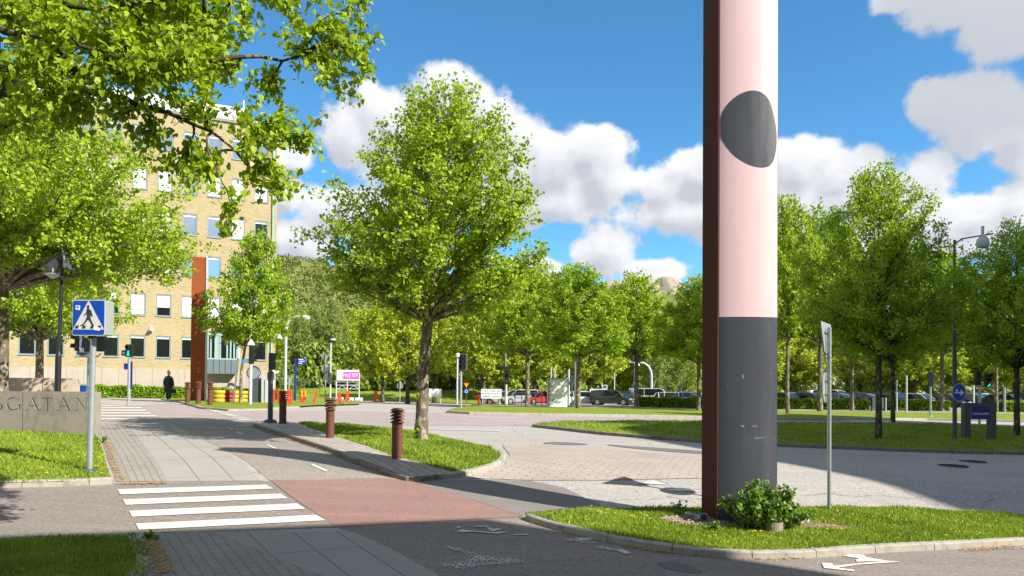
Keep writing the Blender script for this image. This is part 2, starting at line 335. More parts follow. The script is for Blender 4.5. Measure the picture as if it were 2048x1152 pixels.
def rustmat(name, c, d, streak=True):
    m, t, p, out = newmat(name); co = objco(t, 0, (1, 1, 0.25))
    base = mixc(t, noise(t, 5, 7, 0.7, co), d, c)
    base = mixc(t, ramp(t, noise(t, 16, 6, 0.75, objco(t, 0, (1, 1, 0.15))), 0.5, 0.75), base, sc3(c, 0.62))
    base = mixc(t, mixv(t, ramp(t, noise(t, 40, 3, 0.6, objco(t)), 0.6, 0.75), 0.35), base, sc3(c, 1.5))
    t.links.new(base, p.inputs['Base Color']); p.inputs['Roughness'].default_value = 0.8; p.inputs['Specular IOR Level'].default_value = 0.25
    bump(t, p, noise(t, 60, 4, 0.7, objco(t)), 0.25, 0.004); return m
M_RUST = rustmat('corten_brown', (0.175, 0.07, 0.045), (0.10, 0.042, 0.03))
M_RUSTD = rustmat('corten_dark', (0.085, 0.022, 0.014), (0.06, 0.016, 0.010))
M_RUSTO = rustmat('corten_orange', (0.32, 0.080, 0.022), (0.24, 0.060, 0.018))
def concrete(name, c, stain, sc_=1.5):
    m, t, p, out = newmat(name); co = objco(t)
    base = mixc(t, noise(t, sc_, 6, 0.65, co), sc3(c, 0.86), sc3(c, 1.14))
    base = mixc(t, ramp(t, noise(t, sc_ * 1.7, 7, 0.7, objco(t, 0, (1, 1, 0.6), (3, 1, 2))), 0.48, 0.66), base, stain)
    base = mixc(t, mixv(t, ramp(t, noise(t, 22, 5, 0.75, co), 0.58, 0.72), 0.5), base, sc3(c, 1.5))
    base = mixc(t, mixv(t, ramp(t, noise(t, 40, 4, 0.7, co), 0.6, 0.7), 0.4), base, sc3(c, 0.45))
    t.links.new(base, p.inputs['Base Color']); p.inputs['Roughness'].default_value = 0.9; p.inputs['Specular IOR Level'].default_value = 0.2
    bump(t, p, noise(t, 35, 5, 0.7, co), 0.4, 0.01); return m
M_CONC = concrete('wall_concrete', (0.275, 0.245, 0.20), (0.19, 0.175, 0.135))
M_CONC2 = concrete('pale_concrete', (0.44, 0.36, 0.29), (0.37, 0.30, 0.24))
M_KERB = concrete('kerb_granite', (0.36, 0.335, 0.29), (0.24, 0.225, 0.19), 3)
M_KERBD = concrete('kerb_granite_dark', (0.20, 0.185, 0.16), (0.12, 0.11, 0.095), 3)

# ------------------------------------------------------------------ terrain: the streets rise away from the camera
_ZT = np.arange(-80, 700, 0.25)
_za = np.interp(_ZT, [-80, 0, 8, 12, 15, 16, 17, 18, 20, 23, 27, 32, 44, 60, 90, 700], [-2.6, -2.6, -2.36, -2.22, -2.07, -1.98, -1.80, -1.66, -1.58, -1.51, -1.42, -1.3, -1.02, -1.0, -1.1, -1.1])
_zb = np.interp(_ZT, [-80, 32, 44, 60, 90, 150, 700], [-.035, -.035, -.023, -.018, -.018, -.012, -.012])
def _sm(a, n):
    k = np.ones(n) / n
    for _ in range(3): a = np.convolve(np.pad(a, n, mode='edge'), k, 'same')[n:-n]
    return a
_zl = np.interp(_ZT, [-80, 0, 8, 12, 15, 18, 23, 27, 32, 44, 60, 90, 700], [-2.6, -2.6, -2.36, -2.22, -1.97, -1.77, -1.6, -1.45, -1.3, -1.02, -1.0, -1.1, -1.1])
_za = _sm(_za, 5); _zl = _sm(_zl, 9); _zb = _sm(_zb, 25)
def sstep(a, b, x):
    t = np.clip((np.asarray(x, float) - a) / (b - a), 0, 1); return t * t * (3 - 2 * t)
def T(x, y):
    x = np.asarray(x, float); y = np.asarray(y, float)
    hiX = np.interp(y, [30, 58, 75], [40, 28, -3]); xx = np.clip(x, -30, hiX)
    wl = sstep(-9.5, -3.5, x); z = np.interp(y, _ZT, _za) * wl + np.interp(y, _ZT, _zl) * (1 - wl) + np.interp(y, _ZT, _zb) * xx + 2.2
    return z + 2.3 * sstep(91, 116, y) * sstep(1, -6, x)
def G(px, py, dz=0.0):
    d = px_dir(px, py); ts = np.concatenate([np.arange(3, 60, 0.05), np.arange(60, 260, 0.25)])
    P = CAM[None] + ts[:, None] * d[None]; h = P[:, 2] - T(P[:, 0], P[:, 1]) - dz
    i = np.argmax(h < 0)
    if not (h < 0).any(): i = len(ts) - 1
    a, b = ts[max(i-1, 0)], ts[i]
    for _ in range(20):
        m_ = (a + b) / 2; p = CAM + m_ * d
        if p[2] - T(p[0], p[1]) - dz < 0: b = m_
        else: a = m_
    p = CAM + b * d
    return np.array([p[0], p[1], float(T(p[0], p[1])) + dz])
def PZ(px, py, Z):                                 # the point seen at a pixel at depth Y = Z
    d = px_dir(px, py); return CAM + d * (Z / d[1])
def proj(p):
    v = np.asarray(p, float) - CAM; z = v @ fwd; return CX + F_PX * (v @ rgt) / z, CY - F_PX * (v @ upv) / z
def ZH(x, y, py):                                  # height of the point above (x, y) that is seen at row py
    lo, hi = -3.0, 120.0
    for _ in range(40):
        m_ = (lo + hi) / 2
        if proj((x, y, m_))[1] > py: lo = m_
        else: hi = m_
    return (lo + hi) / 2
def SZ(y): return F_PX / y                         # pixels per metre at depth y
GX = [-700, -450, -300, -200, -140, -100, -80, -70] + list(np.arange(-60, 61, 1.0)) + [70, 80, 100, 140, 200, 300, 450, 700]
GY = [-80, -40, -25, -15] + list(np.arange(-8, 8, 1.0)) + list(np.arange(8, 26, 0.5)) + list(np.arange(26, 121, 1.0)) + [130, 145, 165, 200, 260, 340, 450, 600]
def sheet(name, poly, dz, mat, kind='structure', label=None, cat=None, group=None, tfun=None):
    bm = bmesh.new(); vs = [bm.verts.new((p[0], p[1], 0)) for p in poly]; f = bm.faces.new(vs)
    if f.calc_area() and f.normal.z < 0: pass
    bmesh.ops.triangulate(bm, faces=bm.faces[:])
    xs = [p[0] for p in poly]; ys = [p[1] for p in poly]
    for L, ax, lo, hi in ((GX, 0, min(xs), max(xs)), (GY, 1, min(ys), max(ys))):
        for v in L:
            if lo < v < hi:
                co = (v, 0, 0) if ax == 0 else (0, v, 0); no = (1, 0, 0) if ax == 0 else (0, 1, 0)
                bmesh.ops.bisect_plane(bm, geom=bm.verts[:] + bm.edges[:] + bm.faces[:], dist=1e-5, plane_co=co, plane_no=no)
    for v in bm.verts: v.co.z = float(T(v.co.x, v.co.y)) + (tfun(v.co.x, v.co.y) if tfun else dz)
    bmesh.ops.recalc_face_normals(bm, faces=bm.faces[:])
    for f in bm.faces:
        if f.normal.z < 0: f.normal_flip()
    me = bpy.data.meshes.new(name); bm.to_mesh(me); bm.free(); me.materials.append(mat); me.shade_smooth()
    o = bpy.data.objects.new(name, me); col.objects.link(o); tag(o, label, cat, group, kind); return o
def gpoly(pts, dz=0.0): return [tuple(G(x, y, dz)[:2]) for x, y in pts]
def resample(pts, step, closed=False):
    P = [np.array(p[:2], float) for p in pts]
    if closed: P.append(P[0])
    out = [P[0]]
    for a, b in zip(P[:-1], P[1:]):
        n = max(1, int(round(np.linalg.norm(b - a) / step)))
        for i in range(1, n + 1): out.append(a + (b - a) * i / n)
    return out
def smooth_poly(pts, closed=True, it=2):
    P = [np.array(p[:2], float) for p in pts]
    for _ in range(it):
        Q = []; n = len(P)
        if not closed: Q.append(P[0])
        for i in range(n if closed else n - 1):
            a, b = P[i], P[(i+1) % n]; Q += [a * .75 + b * .25, a * .25 + b * .75]
        if not closed: Q.append(P[-1])
        P = Q
    return P
def inside(p, poly):
    x, y = p; c = False; n = len(poly)
    for i in range(n):
        x1, y1 = poly[i][:2]; x2, y2 = poly[(i+1) % n][:2]
        if (y1 > y) != (y2 > y) and x < (x2 - x1) * (y - y1) / (y2 - y1) + x1: c = not c
    return c
def kerb(name, line, h, width, mat, inner_side=1, stone=1.0, closed=False, seed=1):
    """a run of kerb stones with open joints; inner_side +1: stones lie to the left of the walking direction"""
    rng = random.Random(seed); mb = MB(); P = [np.array(p[:2], float) for p in line]
    if closed: P.append(P[0])
    segs = []; cum = [0.0]
    for a, b in zip(P[:-1], P[1:]): cum.append(cum[-1] + np.linalg.norm(b - a))
    def at(s):
        s = min(max(s, 0), cum[-1] - 1e-6); i = max(0, int(np.searchsorted(cum, s, 'right')) - 1); i = min(i, len(P) - 2)
        L = cum[i+1] - cum[i]; d = (P[i+1] - P[i]) / L; return P[i] + d * (s - cum[i])
    def nrm(s):
        a, b = at(s - 0.15), at(s + 0.15); d = (b - a); d /= np.linalg.norm(d) + 1e-9; return np.array([-d[1], d[0]]) * inner_side
    s = 0.0
    while s < cum[-1] - 0.02:
        L = min(stone * rng.uniform(0.85, 1.15), cum[-1] - s); e = s + L - 0.012; k = max(1, int(L / 0.3)); hh = h + rng.uniform(-0.006, 0.006)
        rows = []
        for i in range(k + 1):
            q = s + (e - s) * i / k; p = at(q); n = nrm(q); j = rng.uniform(-0.004, 0.004)
            z = float(T(p[0], p[1])); q2 = p + n * width; z2 = float(T(q2[0], q2[1]))
            o = p - n * 0.0 + n * j
            rows.append([(o[0], o[1], z - 0.05), (o[0] + n[0]*0.008, o[1] + n[1]*0.008, z + hh - 0.018), (o[0] + n[0]*0.028, o[1] + n[1]*0.028, z + hh), (q2[0], q2[1], z2 + hh), (q2[0], q2[1], z2 - 0.05)])
        b = len(mb.v)
        for r in rows: mb.v += [tuple(map(float, v)) for v in r]
        for i in range(k):
            for j in range(4):
                a = b + i*5 + j; mb.f.append((a, a+1, a+6, a+5) if inner_side < 0 else (a, a+5, a+6, a+1))
        mb.f.append(tuple(b + j for j in range(5))); mb.f.append(tuple(b + k*5 + j for j in (4, 3, 2, 1, 0)))
        s += L
    o = mb.build(name, mat); tag(o, kind='structure'); return o
# ------------------------------------------------------------------ ground materials
M_ROAD = asphalt('road_asphalt', (0.335, 0.315, 0.293), 0.9, 15)
M_ROADP = asphalt('reddish_asphalt', (0.31, 0.26, 0.25), 0.6, 20)
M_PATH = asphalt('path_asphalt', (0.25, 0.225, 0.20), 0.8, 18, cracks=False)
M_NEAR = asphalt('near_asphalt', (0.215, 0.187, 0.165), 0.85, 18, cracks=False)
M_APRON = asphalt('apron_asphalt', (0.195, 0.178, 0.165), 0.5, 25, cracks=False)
M_RED = asphalt('red_asphalt', (0.25, 0.152, 0.13), 0.65, 20, 0.16, cracks=False)
M_LOT = asphalt('lot_asphalt', (0.26, 0.24, 0.225), 0.4, 30)
M_PATCH = asphalt('patch_asphalt', (0.155, 0.135, 0.14), 0.35, 60, cracks=False)
def paint(name, c, wear, k=0.8):
    m, t, p, out = newmat(name); co = objco(t)
    base = mixc(t, noise(t, 3, 5, 0.6, co), sc3(c, 0.85), sc3(c, 1.05))
    base = mixc(t, mixv(t, ramp(t, noise(t, 22, 6, 0.85, co), wear, wear + 0.14), k), base, (0.215, 0.187, 0.165))
    t.links.new(base, p.inputs['Base Color']); p.inputs['Roughness'].default_value = 0.7; return m
M_PAINT = paint('road_paint', (0.62, 0.60, 0.53), 0.585)
M_PAINTW = paint('worn_road_paint', (0.56, 0.56, 0.55), 0.52, 1.0)
def lawnmat(name, c1, c2, dry):
    m, t, p, out = newmat(name); co = objco(t)
    base = mixc(t, ramp(t, noise(t, 1.3, 6, 0.7, co), 0.3, 0.7), c1, c2)
    base = mixc(t, ramp(t, noise(t, 0.7, 5, 0.7, objco(t, 0, (1,1,1), (5, 9, 0))), 0.55, 0.75), base, dry)
    base = mixc(t, 0.55, base, mixc(t, ramp(t, noise(t, 45, 4, 0.8, co), 0.35, 0.65), sc3(c1, 0.4), sc3(c2, 1.5)))
    t.links.new(base, p.inputs['Base Color']); p.inputs['Roughness'].default_value = 0.9; p.inputs['Specular IOR Level'].default_value = 0.15
    bump(t, p, noise(t, 40, 4, 0.8, co), 0.8, 0.05); return m
M_LAWN = lawnmat('lawn', (0.14, 0.20, 0.02), (0.24, 0.29, 0.035), (0.36, 0.32, 0.12))
M_EARTH = lawnmat('earth_ground', (0.12, 0.15, 0.03), (0.17, 0.19, 0.04), (0.22, 0.19, 0.10))
M_SOIL = pmat('dry_litter', (0.26, 0.18, 0.11), 0.95, 0, 0.35, 8, fine=0.6)
# directions of the paving joints
a_ = G(252, 847); b_ = G(345, 962); SLAB_RZ = -math.atan2(b_[1]-a_[1], b_[0]-a_[0])
M_SLAB = paving('paving_slabs', (0.34, 0.315, 0.285), (0.31, 0.29, 0.265), (0.10, 0.09, 0.08), SLAB_RZ, 2.1, 0.62, 0.012, 0.0, 0.12, 0.01, 0.3)
M_SETT = paving('small_setts', (0.31, 0.285, 0.25), (0.26, 0.24, 0.215), (0.15, 0.135, 0.11), SLAB_RZ, 0.22, 0.14, 0.012, 0.5, 0.2, 0.05, 0.4)
a2 = G(505, 849); b2 = G(807, 954); KRZ = -math.atan2(b2[1]-a2[1], b2[0]-a2[0])
M_SETT2 = paving('granite_setts', (0.42, 0.37, 0.32), (0.33, 0.295, 0.26), (0.15, 0.125, 0.10), KRZ, 0.46, 0.20, 0.016, 0.5, 0.25, 0.06, 0.35)
a3 = G(1050, 912); b3 = G(1380, 938); CRZ = -math.atan2(b3[1]-a3[1], b3[0]-a3[0])
M_COBB = paving('road_cobbles', (0.42, 0.355, 0.305), (0.37, 0.315, 0.275), (0.22, 0.18, 0.15), CRZ, 0.42, 0.19, 0.018, 0.5, 0.25, 0.08, 0.3)

# ------------------------------------------------------------------ ground sheets, each a little above the one below
def base_terrain():
    xs, ys = GX, GY; X, Y = np.meshgrid(xs, ys); Z = T(X, Y); v = np.stack([X.ravel(), Y.ravel(), Z.ravel()], 1); nx = len(xs); f = []
    for j in range(len(ys) - 1):
        for i in range(nx - 1):
            a = j * nx + i; f.append((a, a+1, a+nx+1, a+nx))
    me = bpy.data.meshes.new('ground'); me.from_pydata(v.tolist(), [], f); me.materials.append(M_EARTH); me.shade_smooth()
    o = bpy.data.objects.new('ground', me); col.objects.link(o); tag(o, kind='structure')
base_terrain()
sheet('road', [(-60, -8), (45, -8), (60, 20), (60, 64), (20, 66), (2, 70), (-8, 84), (-22, 89.5), (-60, 89.5)], 0.008, M_ROAD)
sheet('car_park', [(0, 66), (60, 61), (60, 118), (6, 118), (0, 100)], 0.012, M_LOT)
sheet('reddish_lane', gpoly([(196, 843), (205, 812), (330, 806), (420, 817), (480, 821), (760, 824), (1100, 829.5), (1400, 835), (1700, 838.5), (1700, 842.5), (1400, 842), (1180, 851), (830, 852), (505, 849)]), 0.014, M_ROADP)
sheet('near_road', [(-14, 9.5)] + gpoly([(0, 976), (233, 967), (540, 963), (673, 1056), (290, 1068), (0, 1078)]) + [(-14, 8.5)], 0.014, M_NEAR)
sheet('cycle_path', gpoly([(345, 849), (440, 848), (505, 849), (845, 958), (540, 963)]), 0.014, M_PATH)
p_ = gpoly([(673, 1056), (1048, 1035), (1130, 1062), (1200, 1080), (1300, 1096), (1400, 1110), (1500, 1114), (1600, 1112), (1800, 1100), (2048, 1090)])
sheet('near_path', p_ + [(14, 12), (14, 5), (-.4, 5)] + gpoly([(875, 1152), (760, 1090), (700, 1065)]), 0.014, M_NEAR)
sheet('pavement_slabs', gpoly([(252, 847), (347, 849), (523, 963), (335, 964)]), 0.018, M_SLAB)
sheet('pavement_setts', gpoly([(196, 846), (252, 847), (335, 964), (232, 965), (196, 880)]), 0.018, M_SETT)
_e1, _e2 = np.array(gpoly([(425, 1065)])[0]), np.array(gpoly([(640, 1152)])[0]); _e3 = tuple(_e2 + (_e2 - _e1) * .6)
sheet('near_pavement_slabs', gpoly([(425, 1065), (705, 1066), (770, 1094), (875, 1152)]) + [(-.6, 7.2), _e3, tuple(_e2)], 0.019, M_SLAB)
sheet('near_pavement_setts', gpoly([(292, 1069), (425, 1065), (640, 1152)]) + [_e3, (-5.0, 6.5)] + gpoly([(318, 1152), (325, 1128)]), 0.018, M_SETT)
sheet('red_crossing', gpoly([(541, 962), (800, 957), (860, 976), (950, 1003), (1048, 1035), (673, 1056)]), 0.019, M_RED)
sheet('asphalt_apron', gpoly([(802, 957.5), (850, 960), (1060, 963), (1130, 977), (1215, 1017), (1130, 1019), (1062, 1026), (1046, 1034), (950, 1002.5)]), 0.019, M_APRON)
sheet('cobbled_area', gpoly([(870, 956), (950, 950), (1008, 932), (1020, 912), (1005, 892), (1060, 890), (1200, 897), (1380, 915), (1440, 925), (1500, 948), (1400, 958), (1200, 962), (1060, 962)]), 0.021, M_COBB)
sheet('asphalt_patch_a', smooth_poly(gpoly([(1080, 888), (1100, 884.5), (1150, 886), (1185, 891), (1130, 891)])), 0.020, M_PATCH)
sheet('asphalt_patch_b', smooth_poly(gpoly([(1200, 889), (1260, 893), (1400, 902), (1440, 908), (1400, 909), (1260, 898)])), 0.020, M_PATCH)
sheet('asphalt_patch_c', smooth_poly(gpoly([(1308, 1130), (1335, 1124), (1372, 1130), (1420, 1150), (1350, 1146)])), 0.020, M_PATCH)
def marks(name, polys, dz, mat):
    k = len(polys); o0 = None
    obs = [sheet(name, gpoly(p), dz, mat) for p in polys]
    for o in obs: o.name = name
    return obs
ZEB = [[(234.9,981.2),(531,971.7),(546.3,979.5),(240.3,991.5)], [(245.7,1001.7),(561.6,989.8),(575.2,999),(251.2,1012.6)], [(258,1024.5),(594,1009.5),(611,1020.5),(264,1036.5)], [(271.3,1050.3),(632,1032.5),(652,1043.5),(277.6,1063)]]
marks('crossing_stripe', ZEB, 0.026, M_PAINT)
FZ = []
for y, xr in ((815.6, 281), (820.6, 290), (826, 299), (832, 311), (838, 323)):
    FZ.append([(150, y + 0.3), (xr, y + 0.3), (xr + 3, y + 2.6), (150, y + 2.6)])
marks('crossing_stripe', FZ, 0.030, M_PAINT)
FZ2 = [[(x, y), (x + 16 + i, y), (x + 22 + i * 1.3, y + 1.7), (x + 4, y + 1.7)] for i, (x, y) in enumerate(((410, 818.7), (417, 821.3), (425, 824), (434, 826.8), (443, 829.6), (452, 832.4), (463, 835.4), (474, 839.6)))]
marks('crossing_stripe', FZ2, 0.030, M_PAINT)
marks('lane_dash', [[(455.4,856.2),(457.5,856),(465.5,861),(463,861.6)], [(472.3,865.2),(475,864.6),(487.5,870.5),(484.5,871.4)], [(532,891.4),(535.5,890.5),(553.5,898.4),(549.5,899.6)], [(621.5,932),(627,930.6),(656,943.3),(650,944.8)]], 0.026, M_PAINT)
marks('yield_triangle', [[(1268,969),(1306,963.6),(1334,971.4)], [(1327,983),(1365,977.3),(1398,985)], [(1393,999),(1425,992),(1462,1001)]], 0.026, M_PAINT)
marks('lane_line', [[(850, 859.0), (1000, 862.5), (1000, 863.6), (850, 860.0)], [(940, 834.6), (1045, 835.6), (1045, 836.4), (940, 835.4)], [(205, 812.5), (330, 808.5), (330, 809.3), (205, 813.6)], [(470, 852), (512, 851), (514, 852), (472, 853)]], 0.026, M_PAINT)
marks('arrow_marking', [[(1643,1129),(1664,1130),(1668,1135),(1773,1124.5),(1802,1127),(1714,1133),(1676,1139),(1708,1143),(1708,1146),(1648,1139.5)],
   [(1685,1115),(1699,1112),(1729,1113),(1731,1117),(1773,1124.5),(1714,1127),(1711,1123),(1719,1120),(1704,1118)]], 0.026, M_PAINT)
marks('path_dash', [[(1232,1103.5),(1243,1101.5),(1264,1109),(1251,1111.5)], [(1148,1079),(1186,1078.4),(1193,1082),(1160,1083)], [(1025,1071.5),(1055,1070.5),(1056,1073),(1028,1073.5)]], 0.026, M_PAINTW)
# bicycle symbol: two wheels and a frame, lying on the path
bc = [[(912,1057),(918,1055.5),(922,1057.5),(919,1059.5)], [(948,1055.5),(975,1054.5),(978,1056.3),(952,1057)], [(912,1066),(925,1061.5),(932,1063),(946,1066.5),(925,1068)], [(930,1063),(985,1067.5),(1012,1066.3),(1016,1067.5),(995,1071),(940,1066)],
      [(972,1058),(980,1058),(992,1065),(985,1066.5)], [(984,1060.5),(1000,1059.5),(1001,1063),(989,1064.5)]]
marks('bicycle_marking', bc, 0.027, M_PAINTW)
def flecks(name, pts, w_, n, seed, mat):        # what is left of a painted sign: loose flecks along its strokes
    rng = random.Random(seed); mb = MB(); P = resample([G(*p)[:2] for p in pts], 0.1)
    for i in range(n):
        c = P[rng.randrange(len(P))] + np.array([rng.gauss(0, w_), rng.gauss(0, w_)]); s_ = rng.uniform(0.006, 0.02); t = rng.uniform(0, 6.28); z = float(T(*c)) + 0.026
        mb.add([(c[0] + s_*math.cos(t + q), c[1] + s_*math.sin(t + q)*1.6, z) for q in (0, 1.7, 3.1, 4.6)], [(0, 1, 2, 3)])
    o = mb.build(name, mat); tag(o, kind='structure')
for k, (pp, w_, n) in enumerate((([(900, 1098), (950, 1114), (965, 1122)], .05, 120), ([(900, 1134), (930, 1132), (958, 1120), (1040, 1126)], .06, 300), ([(915, 1140), (965, 1131), (1030, 1128)], .05, 150), ([(1140, 1083), (1180, 1087)], .05, 70), ([(1200, 1098), (1225, 1102)], .04, 70))):
    flecks('worn_marking', pp, w_, n, k, M_PAINTW)
def manhole(px, py, r, label):
    c = G(px, py, 0.028); t = thing('manhole_cover', label, 'manhole cover', c); mb = MB(); mb.lathe([(r, -0.01), (r, 0.0), (r*0.96, 0.004)], n=28); mb.build('rim', M_PATCH, t)
    mb = MB()
    for i in range(-4, 5):
        hl = math.sqrt(max(0, (r*.88)**2 - (i*r/5)**2)); mb.box((0, i*r/5, 0.007), (2*hl, r*0.09, 0.006))
    mb.build('rib', M_RUBBER, t)
manhole(1905, 931, 0.42, 'larger dark manhole cover in the shaded road, left of the other one')
manhole(1945, 922.5, 0.40, 'smaller looking manhole cover farther back in the shaded road')

# ------------------------------------------------------------------ lawns, islands, kerbs
LAWNS = []
def lawn(name, poly, dz, crown=0.04, label=None):
    poly = [tuple(p[:2]) for p in poly]
    def tf(x, y):
        d = min(math.hypot(x - (a[0] + (b[0]-a[0])*t), y - (a[1] + (b[1]-a[1])*t)) for a, b in zip(poly, poly[1:] + poly[:1]) for t in [max(0, min(1, ((x-a[0])*(b[0]-a[0]) + (y-a[1])*(b[1]-a[1])) / ((b[0]-a[0])**2 + (b[1]-a[1])**2 + 1e-9)))])
        return dz + crown * min(1, d / 0.8)
    sheet(name, poly, dz, M_LAWN, tfun=tf); return poly, tf
# foreground island
I1f = gpoly([(1050, 1028), (1075, 1037), (1130, 1052), (1200, 1068), (1300, 1086), (1400, 1099), (1470, 1103.5), (1550, 1104), (1620, 1102), (1700, 1096), (1800, 1090), (1900, 1086), (2060, 1077)], 0.12)
I1b = [(12, 13)] + gpoly([(2060, 1030), (1950, 1023), (1850, 1016), (1750, 1013), (1560, 1012), (1400, 1014), (1300, 1014.5), (1200, 1017), (1120, 1020), (1075, 1023)], 0.12)
isl1 = smooth_poly(I1f, False, 1)
k1 = [tuple(p) for p in isl1] + [tuple(p) for p in I1b]
kerb('island_kerb', isl1, 0.12, 0.16, M_KERB, 1, 1.05, seed=3)
L1, L1f = lawn('lawn_island', [tuple(np.array(p) + np.array([0, 0.13])) for p in isl1] + I1b, 0.105)
# bollard strip + middle island
kl = gpoly([(505, 847), (560, 864), (600, 877.5), (700, 914), (760, 936), (800, 950), (826, 956), (877, 949.5)], 0.12)
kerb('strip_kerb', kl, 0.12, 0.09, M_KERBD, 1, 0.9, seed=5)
sheet('bollard_strip', gpoly([(506, 846), (592, 845.5), (684, 876), (783, 911), (906, 944), (878, 949), (826, 954.5), (802, 949), (700, 913), (600, 876)], 0.12), 0.115, M_SETT2)
arc = smooth_poly(gpoly([(877, 949), (930, 944), (975, 934), (1005, 922), (1014, 908), (1000, 899), (960, 889), (900, 876), (800, 858), (700, 849), (600, 844)], 0.12), False, 1)
kerb('middle_island_kerb', arc, 0.12, 0.15, M_KERB, 1, 0.9, seed=7)
arcin = smooth_poly(gpoly([(904, 943), (945, 936), (975, 929), (998, 918), (1003, 908), (985, 897), (950, 888), (895, 877), (800, 859), (700, 850), (597, 845.5)], 0.12), False, 1)
L2, L2f = lawn('middle_island_lawn', [tuple(p) for p in arcin] + gpoly([(684, 876), (783, 911)], 0.12), 0.11, 0.06)
# left lawn
L3p = [(-16, 12.5)] + gpoly([(0, 964.5), (120, 961.5), (222, 957), (212, 925), (200, 885)], 0.12) + gpoly([(185, 868), (0, 860)]) + [(-22, 21)]
L3, L3f = lawn('left_lawn', L3p, 0.11, 0.05)
kerb('left_lawn_kerb', [(-16, 12.4)] + gpoly([(0, 964.5), (120, 961.5), (229, 957.5)], 0.12), 0.13, 0.14, M_KERB, 1, 1.25, seed=9)
kerb('left_lawn_edge', gpoly([(229, 957.5), (216, 925), (200, 880), (194, 866)], 0.05), 0.10, 0.12, M_KERB, 1, 1.0, seed=10)
# bottom left lawn
L4p = [(-12, 9.4)] + gpoly([(0, 1079), (275, 1069), (288, 1090), (300, 1115), (296, 1135), (285, 1152)], 0.1) + [(-5.6, 7.0), (-12, 7.0)]
L4, L4f = lawn('near_lawn', L4p, 0.10, 0.04)
kerb('near_lawn_kerb', gpoly([(280, 1154), (300, 1135), (303, 1115), (292, 1088), (277, 1068)], 0.1), 0.11, 0.16, M_KERB, 1, 1.0, seed=11)
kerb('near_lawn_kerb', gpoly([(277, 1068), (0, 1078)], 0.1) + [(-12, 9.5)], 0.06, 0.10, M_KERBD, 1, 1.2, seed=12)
# right island with the street name sign
f5 = gpoly([(1064, 849), (1120, 855), (1200, 864), (1300, 872), (1400, 879.5), (1553, 887), (1700, 893), (1800, 897), (1950, 902), (2100, 905)], 0.12)
b5 = gpoly([(2100, 860), (2048, 855.5), (1900, 849.5), (1790, 847), (1553, 846), (1400, 843.5), (1250, 843), (1120, 845), (1080, 846.5)], 0.12)
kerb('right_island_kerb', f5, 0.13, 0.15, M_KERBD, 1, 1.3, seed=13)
L5, L5f = lawn('right_island_lawn', [tuple(np.array(p) + np.array([0, 0.12])) for p in f5] + b5, 0.12, 0.1)
# far strip
f6 = gpoly([(893, 822.5), (940, 825.5), (1100, 829), (1250, 831), (1400, 834), (1553, 837), (1650, 838.5), (1700, 837), (1850, 838), (2100, 843)], 0.1)
b6 = gpoly([(2100, 829), (1900, 826.5), (1700, 823.5), (1553, 821.5), (1400, 820), (1250, 817), (1100, 815.5), (1000, 813), (935, 813), (900, 819)], 0.1)
kerb('far_kerb', f6, 0.15, 0.2, M_KERB, 1, 1.6, seed=15)
L6, L6f = lawn('far_lawn', [tuple(np.array(p) + np.array([0, 0.16])) for p in f6] + b6, 0.13, 0.05)
sheet('far_footpath', gpoly([(935, 812.5), (1100, 815), (1400, 819.5), (1553, 821), (1900, 826), (2100, 828.5), (2100, 823), (1553, 816.5), (1250, 811.5), (950, 808)], 0.1), 0.10, M_LOT)
# corner island by the yellow building
c7 = gpoly([(322, 797), (400, 814), (455, 818.2), (535, 816.5), (600, 812), (720, 807.5), (720, 803), (600, 800)], 0.1)
kerb('corner_kerb', gpoly([(322, 797), (400, 814), (455, 818.2), (535, 816.5), (600, 812)], 0.1), 0.10, 0.18, M_KERB, 1, 1.3, seed=17)
L7, L7f = lawn('corner_lawn', [tuple(p) for p in c7] + gpoly([(520, 799), (430, 798), (340, 796)], 0.1), 0.09, 0.04)

# grass blades, one tuft field per lawn
def quads_mesh(name, V, F4=None, F3=None, var=None, mat=None):
    me = bpy.data.meshes.new(name); nf = (len(F4) if F4 is not None else 0) + (len(F3) if F3 is not None else 0)
    loops = []; starts = []; k = 0
    if F4 is not None and len(F4): loops.append(np.asarray(F4).ravel()); starts.append(np.arange(len(F4)) * 4); k = 4 * len(F4)
    if F3 is not None and len(F3): loops.append(np.asarray(F3).ravel()); starts.append(k + np.arange(len(F3)) * 3)
    loops = np.concatenate(loops).astype(np.int32); starts = np.concatenate(starts).astype(np.int32)
    me.vertices.add(len(V)); me.vertices.foreach_set('co', np.asarray(V, np.float32).ravel())
    me.loops.add(len(loops)); me.loops.foreach_set('vertex_index', loops)
    me.polygons.add(nf); me.polygons.foreach_set('loop_start', starts)
    me.update(calc_edges=True)
    if var is not None:
        a = me.attributes.new('v', 'FLOAT', 'FACE'); a.data.foreach_set('value', np.asarray(var, np.float32))
    if mat: me.materials.append(mat)
    return me
